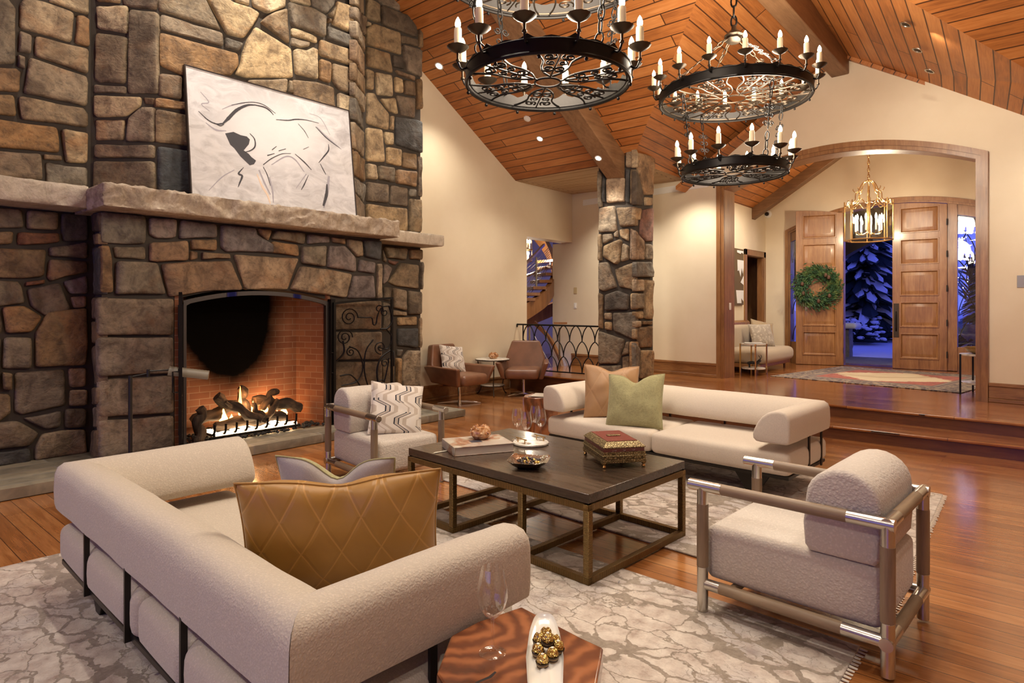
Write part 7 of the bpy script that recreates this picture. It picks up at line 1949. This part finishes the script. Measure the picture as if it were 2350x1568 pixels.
rbox((-.40, -.85, .17), (.45, .85, .43), .10, .06, .02).build('seat_cushion', BEI, se, smooth=60)
rbox((-.46, -.82, .36), (-.26, .82, .84), .06, .06, .02).build('back_cushion', BEI, se, smooth=60)
m = MB(); m.box((-.49, -.86, .10), (.36, .86, .17)); m.build('base', M['trimx'], se, bevel=.01)
m = MB(); m.prism([(-.48, .17), (-.42, .17), (-.44, .90), (-.49, .94)], (0, 1.72, 0), (0, -.86, 0), (1, 0, 0), (0, 0, 1)); m.build('back_frame', M['trimx'], se, bevel=.006)
for x in (-.40, .28):
    for y in (-.78, .78): MB().cyl((x, y, 0), (x, y, .11), .022, 10).build('leg', M['trim'], se)
cushion('cushion', 'cream ikat cushion on the entry settee', .50, .46, .16, (-4.28, 12.40, LZ + .66), face_rot(.9, -.6, .35), fabric('ikat', (.60, .52, .42), 26, .25, .22))
cushion('cushion', 'plain tan velvet cushion behind the ikat one on the entry settee', .54, .52, .18, (-4.40, 12.80, LZ + .68), face_rot(.9, -.5, .30, -.2), fabric('tan_velvet', (.38, .28, .16), 160, .2, .08, .6, rough=.6))
def stand(label, loc, r, zt, zs, metal, legs=3, top=None):
    t = thing('side_table', label, 'side table', loc)
    for nm, z, rr_ in (('table_top', zt, r), ('lower_shelf', zs, r * .95)):
        MB().lathe([(.001, z - .022), (rr_, z - .022), (rr_ + .004, z - .011), (rr_, z), (.001, z)], seg=40).build(nm, M['marble'], t, smooth=40)
    for k in range(legs):
        a = 2 * PI * k / legs + .5; c, s = math.cos(a) * (r + .012), math.sin(a) * (r + .012)
        MB().box((c - .011, s - .011, 0), (c + .011, s + .011, zt - .004)).build('leg', metal, t)
    return t


q = gz(1722, 862, LZ); stand('small round side table on thin brass legs in front of the entry settee', (q.x, q.y + .15, LZ), .21, .56, .13, M['brass'], 4)
tx, ty = q.x, q.y + .15
t = thing('notebook', 'open white notebook on the entry side table', 'notebook', (tx, ty, LZ + .561), .5); MB().box((-.15, -.1, 0), (.0, .1, .012)).box((.0, -.1, 0), (.15, .1, .012)).build('pages', plain('paper', (.72, .70, .66), .7), t, bevel=.003); MB().box((-.155, -.105, -.0), (.155, .105, .003)).build('cover', M['black'], t)
t = thing('figurine', 'small dark animal figurine on the lower shelf of the entry side table', 'figurine', (tx, ty, LZ + .131))
m = MB(); m.tube(bez([(-.10, 0, .07), (-.04, 0, .085), (.05, 0, .08), (.09, 0, .11), (.12, 0, .14)], 6), .028, 8); m.build('body', M['black'], t, smooth=60)
for x, y in ((-.07, .02), (-.07, -.02), (.05, .02), (.05, -.02)): MB().cyl((x, y, 0), (x, y, .08), .009, 8).build('leg', M['black'], t)
for s in (-1, 1): MB().tube([(.12, s * .01, .15), (.13, s * .04, .19), (.11, s * .06, .22)], .006, 6).build('antler', M['black'], t)
q = gz(2200, 906, LZ); sx_, sy_ = q.x + .26, q.y + .20
stand('two-tier round side table just inside the right side of the arch', (sx_, sy_, LZ), .27, .56, .17, M['iron'], 4)
t = thing('wooden_bowl', 'turned wooden bowl on the two-tier table by the right arch jamb', 'bowl', (sx_ - .03, sy_, LZ + .561))
MB().lathe([(.001, 0), (.08, 0), (.15, .03), (.185, .075), (.19, .095), (.178, .095), (.14, .04), (.07, .014), (.001, .012)], seg=36).build('bowl_shell', stick('bowl_wood', [(.10, .05, .012), (.22, .12, .03), (.36, .22, .06)], 'X', .3), t, smooth=60)


# ---- entry rug
def persian():
    t = NT('persian_rug', rough=.95, Sheen_Weight=.2); v = t.co(); s_ = t.xyz(v)
    n = t.noise(v, 12, 4, .7); n2 = t.noise(v, 45, 3, .7); vo = t.n('TexVoronoi', Vector=v, Scale=16.)
    ax = t.math('ABSOLUTE', s_[0]); ay = t.math('ABSOLUTE', s_[1])
    d = t.math('MINIMUM', t.math('SUBTRACT', 1.42, ax), t.math('SUBTRACT', 1.42, ay))      # distance to the edge
    fig = t.ramp(t.math('ADD', t.math('MULTIPLY', vo, .6), t.math('MULTIPLY', n2, .6)), [(.36, (.20, .055, .04)), (.46, (.035, .03, .045)), (.58, (.05, .042, .05)), (.70, (.34, .26, .17))])
    red = t.ramp(n, [(.35, (.22, .045, .03)), (.55, (.36, .085, .05)), (.7, (.42, .16, .10))])
    dia = t.math('ADD', t.math('MULTIPLY', ax, .75), t.math('ADD', t.math('MULTIPLY', ay, .80), t.math('MULTIPLY', t.math('SUBTRACT', n, .5), .5)))
    fld = t.mix(t.ramp(dia, [(.74, 1.), (.76, 0.)], 'LINEAR'), red, (.60, .49, .31))
    stripe = t.ramp(t.math('PINGPONG', t.math('MULTIPLY', d, 22.), 1.), [(.3, (.07, .055, .06)), (.6, (.24, .18, .13))])
    c = t.mix(t.math('GREATER_THAN', d, .40), fig, stripe); c = t.mix(t.math('GREATER_THAN', d, .54), c, fld)
    t.set(Base_Color=c); t.bump(n2, .3, .006); return t.m


ec = [gz(1765, 864, LZ), gz(2180, 901, LZ), None, None]
dv = (ec[1] - ec[0]).normalized(); pv = Vector((-dv.y, dv.x, 0)); c0 = ec[0] + dv * 1.42 + pv * 1.42
er = thing('persian_rug', 'worn red and cream persian rug before the front door', 'rug', (c0.x, c0.y, LZ), math.atan2(dv.y, dv.x))
MB().box((-1.40, -1.42, .001), (1.40, 1.42, .012)).build('pile', persian(), er, bevel=.004)

# ---- glass lantern
LN = thing('hanging_lantern', 'large brass and glass lantern with candle lights hanging in the entry', 'lantern', (-2.40, 12.2, 2.66))
BR = M['brass']; n8 = 8; RO = .365; H8 = .62
def oc(k, r=RO): a = 2 * PI * k / n8 + .25; return Vector((math.cos(a) * r, math.sin(a) * r, 0))


for k in range(n8): MB().cyl(oc(k), oc(k) + Vector((0, 0, H8 + .06)), .011, 8).build('corner_post', BR, LN)
bt = MB()
for k in range(n8): bt.tube([oc(k) + Vector((0, 0, .0)), oc(k + 1) + Vector((0, 0, .0))], .012, 8)
bt.build('bottom_frame', BR, LN)
tp_ = MB()
for k in range(n8):
    a, b = oc(k), oc(k + 1); tp_.tube(bez([a + Vector((0, 0, H8)), a.lerp(b, .25) + Vector((0, 0, H8 - .02)), a.lerp(b, .5) + Vector((0, 0, H8 + .06)), a.lerp(b, .75) + Vector((0, 0, H8 - .02)), b + Vector((0, 0, H8))], 5), .008, 6)
    d = oc(k, 1); tp_.tube([Vector((d.x * r, d.y * r, z)) for r, z in bez([(Vector((r, z, 0))) for r, z in ((.36, .60), (.30, .64), (.20, .70), (.19, .82), (.15, .86), (.12, .93), (.07, 1.0), (.0, 1.04))], 5) for r, z in ((r, z),)] if False else [Vector((d.x * q.x, d.y * q.x, q.y)) for q in bez([Vector((r, z, 0)) for r, z in ((.36, .60), (.27, .64), (.205, .70), (.195, .80), (.15, .85), (.125, .92), (.08, 1.0), (.0, 1.04))], 5)], .008, 6)
    tp_.tube([Vector((d.x * q.x, d.y * q.x, q.y)) for q in bez([Vector((r, z, 0)) for r, z in ((.15, .85), (.20, .84), (.235, .88), (.23, .90))], 4)], .006, 6)
tp_.build('scrolled_crown', BR, LN, smooth=60)
for k in range(n8):
    a, b = oc(k, RO - .003), oc(k + 1, RO - .003); q = MB(); nn = (a + b).normalized() * .003
    q.add([a + Vector((0, 0, .01)), b + Vector((0, 0, .01)), b + Vector((0, 0, H8 - .02)), a + Vector((0, 0, H8 - .02)), a + Vector((0, 0, .01)) - nn, b + Vector((0, 0, .01)) - nn, b + Vector((0, 0, H8 - .02)) - nn, a + Vector((0, 0, H8 - .02)) - nn], [(0, 1, 2, 3), (7, 6, 5, 4), (0, 4, 5, 1), (1, 5, 6, 2), (2, 6, 7, 3), (3, 7, 4, 0)]); q.build('glass_pane', PANE, LN, smooth=0)
MB().cyl((0, 0, .12), (0, 0, 1.06), .010, 8).build('stem', BR, LN)
chain((0, 0, 1.07), (0, 0, 2.50), L=.075, r=.006, w=.016).build('chain', BR, LN, smooth=60)
for k in range(8):
    a = 2 * PI * k / 8; c, s = math.cos(a) * .20, math.sin(a) * .20
    ar = MB().tube(bez([(c * .1, s * .1, .14), (c * .5, s * .5, .10), (c * .9, s * .9, .11), (c, s, .16)], 5), .006, 6).build('candle_arm', BR, LN, smooth=60)
    cd_ = MB().cyl((c, s, .16), (c, s, .34), .013, 10).build('candle', plain('white_candle', (.85, .80, .68), .5, 0, 0, 0, Emission_Color=(1, .8, .55, 1), Emission_Strength=.6) if k == 0 else bpy.data.materials['white_candle'], LN)
    MB().lathe([(.001, .34), (.015, .36), (.018, .385), (.012, .42), (.001, .45)], (c, s, 0), 12).build('bulb', M['flame'], cd_, smooth=180)
point('lantern_glow', (-2.40, 12.2, 3.10), 120, (1, .80, .55), .07)

# ================================================================ OUTSIDE
SN = NT('snow', (.82, .84, .88), .7); SN.bump(SN.noise(SN.co(), 1.2, 4), .3, .1); SN = SN.m
g = MB(); nx, ny = 40, 40
for j in range(ny + 1):
    for i in range(nx + 1):
        x = -40 + 70 * i / nx; y = 17.2 + 70 * (j / ny) ** 1.6; g.v.append(Vector((x, y, .22 + .25 * noise.noise(Vector((x * .2, y * .2, 0))) + max(0, (y - 24) * .012))))
for j in range(ny):
    for i in range(nx): g.f.append((j * (nx + 1) + i, j * (nx + 1) + i + 1, (j + 1) * (nx + 1) + i + 1, (j + 1) * (nx + 1) + i)); g.mi.append(0)
struct(g.build('snow_ground', SN, smooth=180), 'snow-covered ground outside the front door', 'ground')
PST = slab_mat('porch_stone', (.10, .09, .085), (.17, .155, .145), (.25, .23, .21), .8)
struct(MB().box((-8, DY + .34, -.05), (4, 17.25, LZ - .01)).build('porch_floor', PST), 'dark stone porch floor outside the door', 'porch')
PWD = plain('porch_timber', (.05, .03, .02), .7)
pb = MB(); n = 16
def pz_(x): return 3.35 - .16 * (x + 1.9) ** 2
for i in range(n):
    a, b = -5.4 + 7 * i / n, -5.4 + 7 * (i + 1) / n; pb.prism([(a, pz_(a)), (b, pz_(b)), (b, 4.4), (a, 4.4)], (0, .35, 0), (0, 16.9, 0), (1, 0, 0), (0, 0, 1))
struct(pb.build('porch_arch_beam', PWD, smooth=30), 'dark arched beam at the front of the porch', 'beam')
struct(MB().box((-8, DY + .2, 4.3), (4, 17.3, 4.45)).build('porch_ceiling', PWD), 'dark porch ceiling', 'ceiling')
p = gz(1947, 817, LZ); pl_ = thing('porch_pier', 'low stone pier with a snow cap at the porch edge', 'pier', (p.x - .35, p.y, .2))
rough_slab((-.45, -.2, 0), (.42, .2, .78), .02, .08, 6).build('pier_stone', PST, pl_, smooth=50, weld=1e-4); rbox((-.55, -.3, .78), (.58, .3, .92), .06, .08, .01).build('snow_cap', SN, pl_, smooth=60)
FIRN = plain('dark_fir', (.012, .022, .022), .8); BRK = plain('fir_bark', (.05, .038, .03), .9)


def conifer(label, loc, h, rad, seed, nb=150, snow=.5):
    t = thing('snowy_fir', label, 'tree', loc, 0, 'snowy firs outside'); rr = random.Random(seed)
    MB().tube([(0, 0, 0), (.05, 0, h * .5), (0, 0, h * .97)], [h * .022, h * .014, .01], 8).build('trunk', BRK, t, smooth=60)
    fm, sm_ = MB(), MB()
    for k in range(nb):
        f = (k + rr.random()) / nb; z = h * (.10 + .88 * f); R = rad * (1 - f) ** .8 * rr.uniform(.65, 1.15) + .08; a = rr.uniform(0, 2 * PI)
        d = Vector((math.cos(a), math.sin(a), 0)); o = Vector((-d.y, d.x, 0)); w = R * rr.uniform(.10, .20)
        P0 = Vector((0, 0, z)); m_ = 5; rows = []
        for i in range(m_ + 1):
            s = i / m_; c = P0 + d * (R * s) + Vector((0, 0, .10 * R * s - .45 * R * s * s)); ww = w * math.sin(PI * min(1, s * .85 + .12)) ; rows.append((c, ww))
        for q, th, lift in ((fm, .06, 0.), (sm_, .03, .045)):
            if q is sm_ and rr.random() > snow: continue
            vs = []
            for i, (c, ww) in enumerate(rows):
                ww2 = ww * (.8 if q is sm_ else 1) * (1 + .35 * (-1) ** i); up_ = Vector((0, 0, lift * R * .8)); vs += [c + o * ww2 + up_ - Vector((0, 0, ww2 * .5)), c + up_ + Vector((0, 0, th * R)), c - o * ww2 + up_ - Vector((0, 0, ww2 * .5)), c + up_ - Vector((0, 0, th * R * .5))]
            fs = [(i * 4 + j, i * 4 + (j + 1) % 4, i * 4 + 4 + (j + 1) % 4, i * 4 + 4 + j) for i in range(m_) for j in range(4)] + [(3, 2, 1, 0), (m_ * 4, m_ * 4 + 1, m_ * 4 + 2, m_ * 4 + 3)]
            q.add(vs, fs)
    fm.build('branches', FIRN, t, smooth=0, weld=0)['kind'] = 'stuff'; sm_.build('snow_on_branches', SN, t, smooth=0, weld=0)['kind'] = 'stuff'
    return t


def at(px, w): p = pw(px, HOR, w); return (p.x, p.y, .3 + max(0, (p.y - 24) * .012))


conifer('tall dark fir loaded with snow, seen through the open door', at(1982, 24), 7.2, 1.75, 1, 620)
conifer('fir behind the tall one, further left in the doorway', at(1946, 29), 9.5, 1.9, 2, 420)
conifer('pale snowy fir at the right side of the doorway', at(2052, 30), 8.5, 1.7, 3, 420, .8)
conifer('small fir seen through the right sidelight window', at(2252, 15.5), 2.6, .55, 4, 260, .35)
def bush(label, loc, r, seed):
    t = thing('snowy_bush', label, 'bush', loc, 0, 'snowy bushes outside'); rr = random.Random(seed); fm, sm_ = MB(), MB()
    for k in range(150):
        a = rr.uniform(0, 2 * PI); e = rr.uniform(.05, 1.5); d = Vector((math.cos(a) * math.cos(e), math.sin(a) * math.cos(e), math.sin(e) * .75)); L = r * rr.uniform(.6, 1.1)
        fm.tube([(0, 0, 0), tuple(d * L * .6), tuple(d * L + Vector((0, 0, -.06)))], [.02, .05, .02], 5)
        if rr.random() < .6: sm_.ball(tuple(d * L * .92 + Vector((0, 0, .02))), r * rr.uniform(.05, .10), 6, 4, (1.3, 1, .6))
    fm.build('twigs', FIRN, t, smooth=60, weld=0)['kind'] = 'stuff'; sm_.build('snow_tufts', SN, t, smooth=60, weld=0)['kind'] = 'stuff'


for k, (px, w, r, lb) in enumerate(((1955, 22, 1.0, 'snowy bush at the left of the doorway view'), (1990, 23, 1.15, 'snowy bush in the middle of the doorway view'), (2030, 24, 1.2, 'snowy bush at the right of the doorway view'), (2215, 21, 1.0, 'snowy bush seen through the right sidelight window'))): bush(lb, at(px, w), r, k)
# bare tree with string lights, beyond the right sidelight
bt = thing('lit_tree', 'bare tree hung with tiny white lights beyond the right sidelight', 'tree', at(2228, 17)); rr = random.Random(8); br, lt = MB(), MB()
br.tube([(0, 0, 0), (.05, 0, 1.2), (0, 0, 2.2)], [.09, .07, .05], 7)
for k in range(46):
    a = rr.uniform(0, 2 * PI); e = rr.uniform(.1, 1.3); d = Vector((math.cos(a) * math.cos(e), math.sin(a) * math.cos(e), math.sin(e))); L = rr.uniform(.7, 1.5); P0 = Vector((0, 0, rr.uniform(1.1, 2.2)))
    P = bez([P0, P0 + d * L * .5 + Vector((rr.uniform(-.1, .1), 0, .05)), P0 + d * L], 4); br.tube(P, [.022 * (1 - i / len(P)) + .005 for i in range(len(P))], 5)
    for q in P[4::4]: lt.ball(q + Vector((rr.uniform(-.03, .03), rr.uniform(-.03, .03), 0)), .010, 6, 4)
br.build('branches', BRK, bt, smooth=60, weld=0); lt.build('string_lights', M['flame'], bt, smooth=60, weld=0)['kind'] = 'stuff'
p = at(2240, 15.4); t = thing('planter_urn', 'dark stone urn on the porch beyond the right sidelight', 'urn', (p[0], p[1], LZ - .01))
MB().lathe([(.001, 0), (.28, 0), (.28, .12), (.16, .18), (.14, .34), (.30, .52), (.50, .74), (.52, .80), (.44, .80), (.001, .72)], seg=28).build('urn', PST, t, smooth=50)
